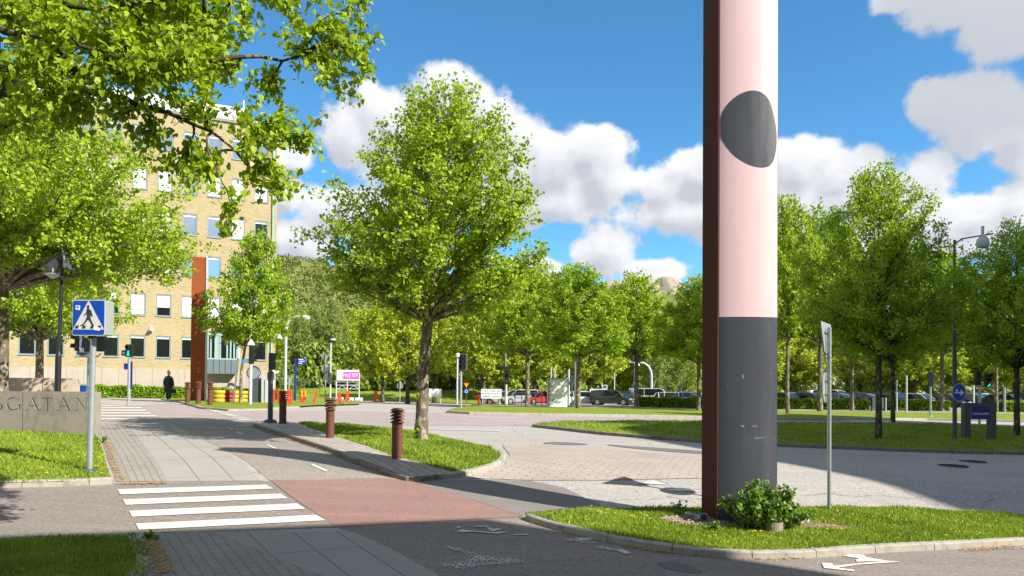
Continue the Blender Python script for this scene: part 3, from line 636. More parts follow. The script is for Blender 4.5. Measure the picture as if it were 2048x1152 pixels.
def grass(name, poly, tf, n, hmin, hmax, seed, region=None, avoid=None):
    rng = np.random.default_rng(seed); P = np.array(poly); lo, hi = P.min(0), P.max(0); pts = []
    if region: lo = np.maximum(lo, region[0]); hi = np.minimum(hi, region[1])
    Q = rng.uniform(lo, hi, (n * 3, 2)); near = Q[:, 1]
    keep = rng.uniform(0, 1, len(Q)) < np.clip((lo[1] / Q[:, 1]) ** 1.2, 0.25, 1)
    for q in Q[keep]:
        if inside(q, poly) and not (avoid and avoid(q)): pts.append(q)
        if len(pts) >= n: break
    pts = np.array(pts); m = len(pts); z = T(pts[:, 0], pts[:, 1]) + np.array([tf(x, y) for x, y in pts]) - 0.005
    h = rng.uniform(hmin, hmax, m) * (0.7 + 0.6 * np.sin(pts[:, 0] * 2.1 + 1.3 * np.sin(pts[:, 1] * 1.7)) ** 2); a = rng.uniform(0, 2 * math.pi, m); w_ = rng.uniform(0.004, 0.009, m) * (1 + pts[:, 1] / 14)
    le = rng.uniform(0.2, 0.9, m) * h; b = rng.uniform(0, 2 * math.pi, m)
    B = np.stack([pts[:, 0], pts[:, 1], z], 1); s = np.stack([np.cos(a) * w_, np.sin(a) * w_, 0 * a], 1); t = np.stack([np.cos(b) * le, np.sin(b) * le, h], 1)
    V = np.empty((m, 3, 3)); V[:, 0] = B - s; V[:, 1] = B + s; V[:, 2] = B + t
    F = np.arange(m * 3).reshape(m, 3)
    me = quads_mesh(name, V.reshape(-1, 3), None, F, np.clip(rng.normal(0.42, 0.22, m) + 0.22 * np.sin(pts[:, 0] * 1.9 + 2 * np.sin(pts[:, 1] * 1.3)) + 0.16 * np.sin(pts[:, 0] * 5.3 + pts[:, 1] * 4.1), 0, 1), M_GRASSB)
    o = bpy.data.objects.new(name, me); col.objects.link(o); tag(o, kind='stuff'); return o
gv = G(1450, 1062); pc = G(1495, 1048)
def av1(q): return ((q[0] - gv[0]) / 1.15) ** 2 + ((q[1] - gv[1]) / 0.42) ** 2 < 1 or ((q[0] - gv[0] - 1.5) / 0.7) ** 2 + ((q[1] - gv[1]) / 0.30) ** 2 < 0.8
def named_stuff(o, label): tag(o, label, 'grass'); return o
named_stuff(grass('grass', L1, L1f, 60000, 0.03, 0.075, 1, ([-1, 9], [12.5, 18]), av1), 'short green grass on the foreground island')
named_stuff(grass('grass', L2, L2f, 34000, 0.04, 0.10, 2), 'green grass on the middle island behind the rusty bollards')
named_stuff(grass('grass', L3, L3f, 26000, 0.03, 0.08, 3, ([-15, 12], [-4, 24])), 'sunlit grass below the concrete wall')
named_stuff(grass('grass', L4, L4f, 20000, 0.03, 0.07, 4, ([-9, 7], [-3, 13])), 'shaded grass in the bottom left corner')
named_stuff(grass('grass', L5, L5f, 26000, 0.04, 0.09, 5, ([0, 24], [34, 45])), 'shaded grass on the island around the street name sign')
bank = [(-45, 90), (-20, 90), (-8, 86), (-2, 80), (0, 100), (-6, 116), (-45, 116)]
sheet('grass_bank', bank, 0.02, M_LAWN)

# ------------------------------------------------------------------ dandelions
M_DAN = pmat('dandelion_yellow', (0.90, 0.74, 0.02), 0.7, 0, 0.1, 20)
def dandelion_mesh():
    mb = MB(); mb.tube([(0, 0, 0), (0.004, 0, 0.05)], 0.003, 5); me1 = mb
    f = MB(); n = 14
    for r, z in ((0.026, 0.052), (0.016, 0.060)):
        for k in range(n):
            a = 2*math.pi*k/n; d = 0.12
            f.add([(0, 0, 0.05), (r*math.cos(a-d), r*math.sin(a-d), z), (r*1.1*math.cos(a), r*1.1*math.sin(a), z*0.98), (r*math.cos(a+d), r*math.sin(a+d), z)], [(0, 1, 2, 3)])
    return me1, f
dm1, dm2 = dandelion_mesh()
dme1, dme2 = dm1.mesh('stem'), dm2.mesh('flower_head'); dme1.materials.append(M_BUSH); dme2.materials.append(M_DAN)
def dandelions(polytf, n, region, group, label, seed, big=1.0, pts=None):
    rng = random.Random(seed); poly, tf = polytf; k = 0; out = []
    for (px, py) in (pts or []): out.append(tuple(G(px, py, 0.1)[:2]))
    while len(out) < n + len(pts or []):
        q = (rng.uniform(region[0][0], region[1][0]), rng.uniform(region[0][1], region[1][1]))
        if inside(q, poly): out.append(q)
    for q in out:
        r = thing('dandelion', label, 'flower', (q[0], q[1], float(T(*q)) + tf(*q)), rng.uniform(0, 6), group); s = rng.uniform(0.8, 1.25) * big; r.scale = (s, s, s)
        a = bpy.data.objects.new('stem', dme1); b = bpy.data.objects.new('flower_head', dme2); a.parent = r; b.parent = r; col.objects.link(a); col.objects.link(b)
dandelions((L1, L1f), 10, ((3, 11), (8, 15)), 'dandelions on the foreground island', 'yellow dandelion flower in the grass of the foreground island around the tall pillar', 1, 1.0,
   [(1183,1018),(1197,1030),(1200,1034),(1212,1034),(1214,1029),(1230,1037),(1262,1043),(1268,1043),(1270,1047),(1289,1041),(1294,1044),(1302,1049),(1345,1051),(1357,1052),(1360,1049),(1172,1043),(1664,1050),(1667,1063),(1666,1068),(1668,1073),(1655,1070),(1645,1048),(1603,1075),(1510,1075),(1522,1074),(1784,1066),(1675,1033)])
dandelions((L3, L3f), 4, ((-12, 13.5), (-7.5, 17.5)), 'dandelions on the lawn below the wall', 'yellow dandelion flower on the lawn below the concrete wall', 2, 1.25,
   [(92,956),(114,938),(190,941),(196,940),(193,952),(203,954),(58,916),(156,924),(124,897),(174,892),(198,924),(57,937)])
dandelions((L2, L2f), 2, ((-2.6, 17), (-0.5, 19)), 'dandelions on the middle island', 'small yellow dandelion flower on the middle island lawn', 3, 1.0, [(889, 899), (900, 915)])
# ------------------------------------------------------------------ trees
def leaves_mesh(name, C, out_dir, size, rng, mat, shape='kite', droop=0.35, svar=0.35):
    """one bent leaf face pair per centre C; out_dir pulls the blades outward"""
    m = len(C); nrm = rng.normal(0, 1, (m, 3)); nrm /= np.linalg.norm(nrm, axis=1)[:, None]
    nrm = nrm * 0.85 + out_dir * 0.35 + np.array([0, 0, 0.55]); nrm /= np.linalg.norm(nrm, axis=1)[:, None]
    ax = rng.normal(0, 1, (m, 3)) + np.array([0, 0, -droop * 3]) + out_dir * 0.5; ax -= nrm * (ax * nrm).sum(1)[:, None]; ax /= np.linalg.norm(ax, axis=1)[:, None] + 1e-9
    sd = np.cross(nrm, ax); L = size * rng.uniform(1 - svar, 1 + svar, m)[:, None]; W = L * rng.uniform(0.40, 0.52, m)[:, None]; fold = nrm * L * rng.uniform(0.05, 0.22, m)[:, None]
    if shape == 'kite':
        V = np.empty((m, 4, 3)); V[:, 0] = C - ax * L * 0.5; V[:, 1] = C + sd * W - ax * L * 0.08 + fold; V[:, 2] = C + ax * L * 0.55 - fold * 0.4; V[:, 3] = C - sd * W - ax * L * 0.08 + fold
        b = np.arange(m)[:, None] * 4; F = np.concatenate([b + np.array([[0, 1, 2]]), b + np.array([[0, 2, 3]])], 1).reshape(-1, 3)
        var = np.repeat(np.clip(rng.normal(0.5, 0.28, m), 0, 1), 2)
        return quads_mesh(name, V.reshape(-1, 3), None, F, var, mat)
    V = np.empty((m, 8, 3))     # heart shaped linden leaf, folded along the midrib
    V[:, 0] = C - ax * L * 0.40; V[:, 1] = C + sd * W * 0.55 - ax * L * 0.52 + fold * 0.4; V[:, 2] = C + sd * W * 1.05 - ax * L * 0.25 + fold; V[:, 3] = C + sd * W * 0.8 + ax * L * 0.12 + fold * 0.8
    V[:, 4] = C + ax * L * 0.62 - fold * 0.6; V[:, 5] = C - sd * W * 0.8 + ax * L * 0.12 + fold * 0.8; V[:, 6] = C - sd * W * 1.05 - ax * L * 0.25 + fold; V[:, 7] = C - sd * W * 0.55 - ax * L * 0.52 + fold * 0.4
    b = np.arange(m)[:, None] * 8; F = np.concatenate([b + np.array([[0, 1, 2, 3]]), b + np.array([[0, 3, 4, 4]])[:, :4], b + np.array([[0, 5, 6, 7]])], 1)
    F4 = np.concatenate([b + np.array([[0, 1, 2, 3]]), b + np.array([[0, 5, 6, 7]])], 1).reshape(-1, 4); F3 = np.concatenate([b + np.array([[0, 3, 4]]), b + np.array([[0, 4, 5]])], 1).reshape(-1, 3)
    q = np.clip(rng.normal(0.5, 0.28, m), 0, 1); return quads_mesh(name, V.reshape(-1, 3), F4, F3, np.concatenate([np.repeat(q, 2), np.repeat(q, 2)]), mat)

def bez(a, c, b, n):
    t = np.linspace(0, 1, n)[:, None]; return (1-t)**2 * a + 2*(1-t)*t * c + t**2 * b
def gen_tree(seed, H, th, R, prof, nbr, nleaf, lsize, tr, leafm, barkm, twig=0.33, scat=0.12, lean=(0, 0), shape='kite', ntw=7, fork=True, birch=False):
    """returns trunk mesh (with limbs) and crown mesh of a tree of height H with trunk height th and crown radius R"""
    rng = np.random.default_rng(seed); mb = MB(); Hc = H - th
    lead = [np.array([0, 0, -0.15]), np.array([0.02, 0, th * 0.5]), np.array([lean[0] * .3, lean[1] * .3, th])]; nl = 9
    for i in range(1, nl + 1):
        t = i / nl; lead.append(np.array([lean[0] * (.3 + .7 * t) + rng.normal(0, 0.05), lean[1] * (.3 + .7 * t) + rng.normal(0, 0.05), th + Hc * 0.93 * t]))
    lr = [tr * 1.45, tr * 0.95, tr * 0.85] + [tr * 0.75 * (1 - (i / nl) ** 0.8) + 0.008 for i in range(1, nl + 1)]
    lead.insert(1, np.array([0, 0, 0.12])); lr.insert(1, tr * 1.12)
    mb.tube(lead, lr, 10); LZ = np.array([p[2] for p in lead]); LX = np.array([p[0] for p in lead]); LY = np.array([p[1] for p in lead]); LR = np.array(lr)
    C = []; O = []; ga = 2.39996
    wts = []
    for i in range(nbr):
        te = ((i + 0.5) / nbr) ** 0.86 * 0.97 + 0.01; phi = ga * i + rng.normal(0, 0.25); rr = np.interp(te, [p[0] for p in prof], [p[1] for p in prof]) * R * rng.uniform(0.72, 1.08)
        if rng.uniform() < 0.2: rr *= rng.uniform(0.45, 0.7)
        ez = th + te * Hc; sz = max(th * 0.93, ez - rr * rng.uniform(0.45, 0.9) - 0.25 * Hc * te * 0.5); cx = np.interp(sz, LZ, LX); cy = np.interp(sz, LZ, LY)
        ecx = np.interp(ez, LZ, LX); ecy = np.interp(ez, LZ, LY)
        s = np.array([cx, cy, sz]); e = np.array([ecx + rr * math.cos(phi), ecy + rr * math.sin(phi), ez]); c = s * 0.5 + e * 0.5 + np.array([0, 0, 0.26 * rr * max(0.0, 1 - te / 0.35)]) + rng.normal(0, 0.06 * rr + 0.02, 3)
        pts = bez(s, c, e, 7); r0_ = min(np.interp(sz, LZ, LR) * 0.42, 0.015 + rr * 0.014); mb.tube(pts, list(np.linspace(r0_, 0.008, 7)), 5, False)
        wts.append((pts, rr, np.array([math.cos(phi), math.sin(phi), 0.15]), te))
    tot = sum(0.35 + q[1] for q in wts)
    for pts, rr, od, te in wts:
        n_i = int(nleaf * (0.35 + rr) / tot); ntw_i = max(3, int(ntw * (0.5 + rr / R)))
        for k in range(ntw_i):
            u = rng.uniform(0.28, 1.0) if k else 1.0; x = u * 6; i0 = min(int(x), 5); p = pts[i0] * (1 - (x - i0)) + pts[i0 + 1] * (x - i0)
            d = rng.normal(0, 1, 3) * 0.75 + od * 0.9 + np.array([0, 0, 0.45 if not birch else -1.1]); d /= np.linalg.norm(d); L = twig * R * rng.uniform(0.45, 1.0) * (0.55 if u < 1 else 0.6) + 0.15
            q = p + d * L; mb.tube([p, (p + q) / 2 + rng.normal(0, 0.03, 3), q], [0.010, 0.007, 0.003], 4, False)
            m = max(2, n_i // ntw_i); tt = rng.uniform(0.1, 1.08, m) ** 0.8; C.append(p[None] + (q - p)[None] * tt[:, None] + rng.normal(0, scat, (m, 3))); O.append(np.repeat(od[None], m, 0))
    C = np.concatenate(C); O = np.concatenate(O)
    me_t = mb.mesh('trunk'); me_t.materials.append(barkm); me_t.shade_smooth()
    me_c = leaves_mesh('crown', C, O, lsize, rng, leafm, shape)
    return me_t, me_c
P_LIN = [(0, .5), (.10, .92), (.25, 1.0), (.42, .92), (.58, .72), (.75, .47), (.88, .26), (1, .06)]
P_RND = [(0, .55), (.15, .95), (.35, 1.0), (.6, .85), (.8, .55), (1, .12)]
P_WID = [(0, .6), (.10, 1.0), (.3, 1.0), (.5, .85), (.7, .6), (.85, .35), (1, .08)]
P_BIR = [(0, .6), (.2, .9), (.5, .8), (.75, .5), (1, .06)]
TREES = {}
def place_tree(name, tpl, p, H, rad_, label, cat='tree', group=None, rz=0.0, trunk_scale=None):
    me_t, me_c, H0, R0 = tpl
    r = thing(name, label, cat, p, rz, group); r.scale = (rad_ / R0, rad_ / R0, H / H0)
    for nm, me in (('trunk', me_t), ('crown', me_c)):
        o = bpy.data.objects.new(nm, me); col.objects.link(o); o.parent = r
    return r
def tpl(seed, H, th, R, prof, nbr, nleaf, ls, tr, lm, bm_, **k):
    a, b = gen_tree(seed, H, th, R, prof, nbr, nleaf, ls, tr, lm, bm_, **k); return (a, b, H, R)
# main linden on the middle island
mp = G(843, 883, 0.12); Hm = ZH(mp[0], mp[1], 182) - mp[2]; thm = ZH(mp[0], mp[1], 628) - mp[2]; Rm = 226 / SZ(mp[1])
P_MAIN = [(0, .55), (.10, .9), (.25, 1.0), (.42, .97), (.58, .84), (.75, .60), (.88, .36), (1, .10)]
t_main = tpl(11, Hm, thm, Rm, P_MAIN, 150, 50000, 0.095, 0.17, M_LEAF, M_BARK, lean=(0.55, 0), scat=0.085, twig=0.34, ntw=10)
place_tree('linden_tree', t_main, mp, Hm, Rm, 'large linden in fresh leaf in the middle of the picture, on the grass island', 'tree')
# foliage shoots on the trunk
sh = MB(); rng_ = np.random.default_rng(4); Cs = np.concatenate([rng_.normal((-0.13, -0.10, 0.35), (0.04, 0.04, 0.13), (60, 3)), rng_.normal((0.0, -0.17, 2.3), (0.03, 0.03, 0.05), (14, 3)), rng_.normal((-0.1, -0.15, 1.3), (0.03, 0.03, 0.04), (10, 3))])
me = leaves_mesh('trunk_shoots', Cs, np.repeat([[-.5, -.8, 0]], len(Cs), 0), 0.09, rng_, M_LEAF); o = bpy.data.objects.new('trunk_shoots', me); col.objects.link(o); o.parent = [x for x in bpy.data.objects if x.name.startswith('linden_tree')][0]
# templates
T_A = tpl(21, 10, 3.7, 3.4, P_LIN, 95, 24000, 0.14, 0.15, M_LEAF, M_BARK, scat=0.11)
T_B = tpl(22, 10, 3.7, 3.4, P_WID, 95, 24000, 0.14, 0.15, M_LEAF, M_BARK, scat=0.11)
T_C = tpl(23, 10, 2.4, 3.3, P_RND, 75, 13000, 0.21, 0.18, M_LEAF2, M_BARK2, scat=0.14)
T_D = tpl(24, 10, 2.2, 3.5, P_RND, 75, 13000, 0.21, 0.2, M_LEAF2, M_BARK2, scat=0.14)
T_R = tpl(25, 10, 3.5, 3.6, P_WID, 115, 46000, 0.098, 0.13, M_LEAF, M_BARK2, scat=0.11)
T_Y = tpl(27, 10, 3.5, 3.2, [(0,.6),(.12,1),(.3,1),(.45,.85),(.6,.6),(.75,.42),(.9,.2),(1,.05)], 95, 20000, 0.15, 0.11, M_LEAF, M_BARK, scat=0.11, lean=(1.1, 0))
T_BI = tpl(26, 12, 1.6, 2.6, P_BIR, 60, 9000, 0.16, 0.10, M_LEAFB, M_BIRCH, scat=0.16, birch=True)
def tree_px(tplx, px, py, top, half, label, name='linden_tree', Z=None, dz=0.1, group=None, rz=0.0):
    if Z is None: p = G(px, py, dz)
    else:
        q = PZ(px, 700, Z); p = np.array([q[0], q[1], float(T(q[0], q[1])) + dz - 0.1])
    H = ZH(p[0], p[1], top) - p[2]; R = half / SZ(p[1]); return place_tree(name, tplx, p, H, R, label, 'tree', group, rz)
tree_px(T_Y, 481, 806, 462, 88, 'young linden with leaning white stake beside the rusty orange pillar', rz=0)
GR = 'lindens on the shaded island at the right'
tree_px(T_R, 1757, 884, 342, 168, 'tallest linden on the right with dark trunk on the shaded island', rz=0.6, group=GR)
tree_px(T_R, 1786, 849, 470, 120, 'linden just behind the tallest one on the shaded island', rz=2.4, group=GR)
tree_px(T_R, 2034, 877, 450, 150, 'linden at the right picture edge, right of the blue street name sign', rz=3.9, group=GR)
tree_px(T_B, 1640, 824, 425, 112, 'linden with pale forked trunk behind the yield sign pole', rz=0.3)
tree_px(T_A, 1575, 820, 395, 85, 'linden next to the right edge of the tall pillar', Z=56, rz=2.0)
tree_px(T_B, 1704, 821, 520, 80, 'slender linden before the hedge, left of the dark information board', rz=4.0)
tree_px(T_B, 1884, 822, 500, 95, 'linden with two trunks left of the round blue sign pole', rz=5.0)
tree_px(T_A, 1993, 824, 540, 70, 'slim young linden behind the street name sign', rz=0.9)
tree_px(T_A, 1156, 819, 530, 112, 'linden right beside the grey electrical cabinet', rz=1.7)
tree_px(T_B, 1055, 813, 524, 100, 'linden left of the grey electrical cabinet, dark trunk', rz=2.9)
tree_px(T_B, 1273, 815, 548, 98, 'linden at the left end of the hedge by the car park', rz=4.4)
tree_px(T_A, 1397, 822, 552, 92, 'linden touching the left edge of the tall pillar, pale trunk', rz=5.6)
GP = 'park trees on the lawn edge across the road'
tree_px(T_C, 765, 803, 610, 66, 'park tree with crooked dark trunk right of the pink billboard', 'park_tree', group=GP, rz=0.5)
tree_px(T_D, 815, 806, 590, 75, 'park tree just left of the large middle linden, dark trunk', 'park_tree', group=GP, rz=1.5)
tree_px(T_C, 869, 803, 588, 80, 'park tree just right of the large middle linden, grey trunk', 'park_tree', group=GP, rz=2.5)
tree_px(T_D, 968, 802, 585, 85, 'park tree behind the white sign panel', 'park_tree', Z=82, group=GP, rz=3.5)
tree_px(T_C, 1070, 800, 600, 80, 'park tree behind the parked red car', 'park_tree', Z=98, group=GP, rz=4.5)
tree_px(T_D, 1180, 800, 600, 80, 'park tree behind the parked white hatchback', 'park_tree', Z=102, group=GP, rz=5.5)
GQ = 'trees in the belt behind the car park and road'; rr = random.Random(5)
BG = [(575, 640, 60, 120), (690, 640, 60, 122), (720, 620, 70, 128), (920, 622, 70, 104), (1020, 615, 70, 120), (1130, 640, 70, 125), (1235, 625, 75, 130), (1330, 640, 75, 122), (1420, 635, 80, 128), (1500, 640, 80, 125), (1590, 650, 70, 128), (1740, 640, 80, 126), (1830, 630, 80, 120), (1920, 640, 80, 128), (2030, 640, 80, 125)]
for i, (x, tp, hf, Z) in enumerate(BG):
    side = 'left of the middle linden' if x < 800 else 'between middle linden and pillar' if x < 1440 else 'right of the pillar'
    ordn = ['first', 'second', 'third', 'fourth', 'fifth', 'sixth', 'seventh', 'eighth'][[b[0] for b in BG if (b[0] < 800) == (x < 800) and (b[0] < 1440) == (x < 1440)].index(x)]
    tree_px((T_C, T_D)[i % 2], x, 0, tp, hf, f'background tree {side}, {ordn} from the left in the far belt', 'park_tree', Z=Z, group=GQ, rz=rr.uniform(0, 6))
GBI = 'white stemmed birches before the wooded hill'
BI = [(600, 600, 40, 112, 'white stemmed birch behind the curved street lamp'), (633, 590, 42, 118, 'white stemmed birch behind the back of the yield sign'), (672, 600, 40, 115, 'white stemmed birch directly behind the pink billboard'), (948, 640, 40, 100, 'leaning white stemmed birch left of the white sign panel'),
      (1000, 640, 40, 110, 'white stemmed birch behind the striped signal post'), (1310, 650, 45, 112, 'white stemmed birch behind the white van'), (1362, 655, 45, 115, 'white stemmed birch between white van and pillar')]
for x, tp, hf, Z, lb in BI: tree_px(T_BI, x, 0, tp, hf, lb, 'birch_tree', Z=Z, group=GBI, rz=rr.uniform(0, 6))
# bushes at the foot of the belt
def bush_tpl(seed, n, ls, mat, R=1.0, H=1.0):
    rng = np.random.default_rng(seed); d = rng.normal(0, 1, (n, 3)); d /= np.linalg.norm(d, axis=1)[:, None]; d[:, 2] = np.abs(d[:, 2]); r = rng.uniform(0.55, 1.0, n) ** 0.5 * (1 + 0.18 * np.sin(5 * np.arctan2(d[:, 1], d[:, 0]) + 3 * d[:, 2]) + 0.1 * np.sin(11 * d[:, 0]))
    return leaves_mesh('foliage', d * r[:, None] * np.array([R, R, H]), d, ls, rng, mat)
B_ME = bush_tpl(3, 5000, 0.13, M_LEAFB); B_MEY = bush_tpl(6, 5000, 0.13, M_LEAF2)
for i, (x, Z, R, H, yel) in enumerate([(560, 104, 3, 3.5, 0), (610, 108, 3.5, 5, 0), (650, 110, 4, 5, 0), (705, 112, 4, 5, 0), (745, 106, 3, 3.5, 0), (790, 108, 3.5, 4, 0), (840, 112, 4, 5, 0), (890, 110, 4, 4.5, 0), (930, 116, 4, 5, 0), (985, 118, 4, 5, 0), (1040, 122, 5, 5, 0), (1100, 124, 5, 5, 0), (1170, 124, 5, 5, 0), (1230, 126, 4, 4.5, 1), (1290, 123, 5, 3.6, 1), (1345, 126, 5, 4.5, 0), (1395, 124, 5, 4, 1), (1450, 126, 5, 5, 0), (1530, 128, 5, 5, 0), (1730, 126, 4, 4.0, 0), (1775, 124, 4, 4.5, 0), (1820, 127, 4, 3.5, 0)]):
    q = PZ(x, 700, Z); b = thing('shrub', f'{"yellowish" if yel else "dark green"} shrub number {i+1} from the left in the far belt', 'shrub', (q[0], q[1], float(T(q[0], q[1]))), i * 1.3, 'shrubs at the foot of the far tree belt')
    b['label'] = ['dense','low','broad','dark','rounded'][i % 5] + (' yellowish' if yel else ' green') + ' shrub in the far belt, ' + ('left of the middle linden' if x < 840 else 'behind the parked cars' if x < 1440 else 'behind the right car park') + f', {["1st","2nd","3rd"][i] if i<3 else str(i+1)+"th"} from the left'
    b.scale = (R, R, H); o = bpy.data.objects.new('foliage', B_MEY if yel else B_ME); col.objects.link(o); o.parent = b
# left trees
def hidden_tree(name, seed, px, Z, top, th_py, half, nleaf, ls, tr, label, prof, lean=(0,0), nbr=110, clear=None):
    q = PZ(px, 770, Z); z = float(T(q[0], q[1])); H = ZH(q[0], q[1], top) - z; th = ZH(q[0], q[1], th_py) - z; R = half / SZ(q[1])
    tp_ = tpl(seed, H, th, R, prof, nbr, nleaf, ls, tr, M_LEAF, M_BARK, lean=lean, scat=0.11, ntw=9)
    if clear:                                    # the lantern stands in a gap of the crown
        me = tp_[1]; co = np.empty(len(me.vertices) * 3, np.float32); me.vertices.foreach_get('co', co); co = co.reshape(-1, 3) + np.array([q[0], q[1], z]); v = co - CAM; dz_ = v @ fwd
        X_ = CX + F_PX * (v @ rgt) / dz_; Y_ = CY - F_PX * (v @ upv) / dz_; bad = (X_ > clear[0]) & (X_ < clear[2]) & (Y_ > clear[1]) & (Y_ < clear[3]) & (co[:, 1] < clear[4])
        bm = bmesh.new(); bm.from_mesh(me); bm.verts.ensure_lookup_table(); bmesh.ops.delete(bm, geom=[bm.verts[i] for i in np.nonzero(bad)[0]], context='VERTS'); bm.to_mesh(me); bm.free()
    return place_tree(name, tp_, (q[0], q[1], z), H, R, label)
hidden_tree('linden_tree', 31, 4, 25.0, 175, 560, 400, 100000, 0.108, 0.175, 'big linden at the left edge, trunk rising between two concrete walls', P_WID, nbr=190, clear=(84, 496, 142, 800, 24.0))
hidden_tree('linden_tree', 32, 78, 38.0, 455, 672, 155, 24000, 0.13, 0.19, 'smaller linden behind the concrete walls in front of the yellow building', P_RND, nbr=80)
# overhanging tree whose trunk stands outside the picture
def overhang():
    rng = np.random.default_rng(77); tx, ty = -7.6, 10.2; tz = float(T(tx, ty)); mb = MB()
    mb.tube([(tx, ty, tz - .2), (tx, ty, tz + .15), (tx + .05, ty, tz + 2.2), (tx + .1, ty + .1, tz + 4.5), (tx - .1, ty, tz + 8), (tx, ty, tz + 11)], [0.38, 0.27, 0.23, 0.19, 0.11, 0.02], 12)
    C = []; O = []; tgt = []
    base_z = lambda e: tz + 2.4 + max(0, (e[2] - tz - 3) * 0.35)
    vis = [(735,138,9.6),(700,90,10.0),(722,5,10.2),(640,60,9.8),(655,175,9.6),(610,265,9.2),(560,230,9.5),(560,365,9.0),(520,330,9.2),(470,408,8.8),(430,330,9.2),(500,250,9.4),(545,150,9.8),(600,110,9.9),(450,120,9.4),(480,40,9.9),(570,20,10.2),(400,220,9.2),(380,60,9.6),(330,150,9.0),(300,260,9.3),(350,330,9.6),(260,90,8.8),(240,200,9.2),(200,30,9.0),(180,140,8.6),(150,230,9.4),(100,80,8.4),(90,190,8.9),(60,20,8.5),(30,130,8.3),(20,250,9.0),(640,-20,10.3),(300,10,10.2),(120,-30,9.0),(400,-40,9.6),(505,-35,10.1)]
    for v in vis: tgt.append((PZ(*v), 1.0))
    for k in range(64):
        v = (rng.uniform(-60, 440), rng.uniform(-60, 150 + 60 * rng.uniform()), rng.uniform(8.6, 13.0)); tgt.append((PZ(*v), 0.8))
    for k in range(34):      # the rest of the crown, outside the picture
        a = rng.uniform(1.75, 4.5) ; r = rng.uniform(1.5, 4.8); z = tz + rng.uniform(3.6, 10.5); r *= 1 - max(0, (z - tz - 6)) / 7; tgt.append((np.array([tx + r * math.cos(a), ty + r * math.sin(a), z]), 0.6))
    main = [(np.array([tx, ty, tz + 6.3]), PZ(280, 134, 9.2), PZ(600, 112, 9.9)), (np.array([tx, ty, tz + 7.2]), PZ(120, 20, 9.4), PZ(480, -20, 10.2)), (np.array([tx, ty, tz + 5.7]), PZ(160, 170, 9.3), PZ(470, 300, 9.3)), (np.array([tx, ty, tz + 6.8]), PZ(0, 60, 8.6), PZ(250, 120, 8.8))]
    mp_ = []
    for a, c, b in main:
        c2 = 2 * c - 0.5 * (a + b); pts = bez(a, c2, b, 14); pts[1:-1] += rng.normal(0, 0.05, (12, 3)); mb.tube(pts, list(np.linspace(0.065, 0.014, 14)), 7, False); mp_.append(pts)
    allp = np.concatenate(mp_)
    for e, w_ in tgt:
        d = np.linalg.norm(allp - e[None], axis=1) + 0.3 * np.abs(allp[:, 0] - tx) * 0; i = int(np.argmin(d + rng.uniform(0, 0.5, len(d)))); s = allp[i]
        if d[i] > 3.2: s = np.array([tx, ty, tz + 5.5 + rng.uniform(0, 3)])
        c = (s + e) / 2 + rng.normal(0, 0.15, 3) + np.array([0, 0, 0.12]); pts = bez(s, c, e, 8); mb.tube(pts, list(np.linspace(0.018, 0.005, 8)), 5, False)
        od = (e - s) / (np.linalg.norm(e - s) + 1e-6); nt_ = 9 if w_ > 0.9 else 8
        for k in range(nt_):
            u = rng.uniform(0.25, 1) if k else 1.0; x = u * 7; i0 = min(int(x), 6); p = pts[i0] * (1 - x + i0) + pts[i0+1] * (x - i0)
            d_ = rng.normal(0, 1, 3) * 0.6 + od * 0.7 + np.array([0, 0, -0.35]); d_ /= np.linalg.norm(d_); L = rng.uniform(0.2, 0.5); q = p + d_ * L; mb.tube([p, (p+q)/2 + rng.normal(0, .02, 3), q], [0.007, 0.005, 0.003], 4, False)
            m = int(23 * (1.0 if w_ > .9 else 1.35)); tt = rng.uniform(0.05, 1.1, m); C.append(p[None] + (q - p)[None] * tt[:, None] + rng.normal(0, 0.055, (m, 3))); O.append(np.repeat(od[None], m, 0))
    C = np.concatenate(C); O = np.concatenate(O); r = thing('linden_tree', 'overhanging linden branches with large bright leaves filling the top left corner', 'tree', (tx, ty, tz))
    off = Vector((-tx, -ty, -tz))
    mb.xform(Matrix.Translation(off)); me = mb.mesh('trunk'); me.materials.append(M_BARK2); me.shade_smooth(); o = bpy.data.objects.new('trunk', me); col.objects.link(o); o.parent = r
    me = leaves_mesh('crown', C - np.array([tx, ty, tz]), O, 0.068, rng, M_LEAFN, 'heart', 0.7, svar=0.45); o = bpy.data.objects.new('crown', me); col.objects.link(o); o.parent = r
overhang()

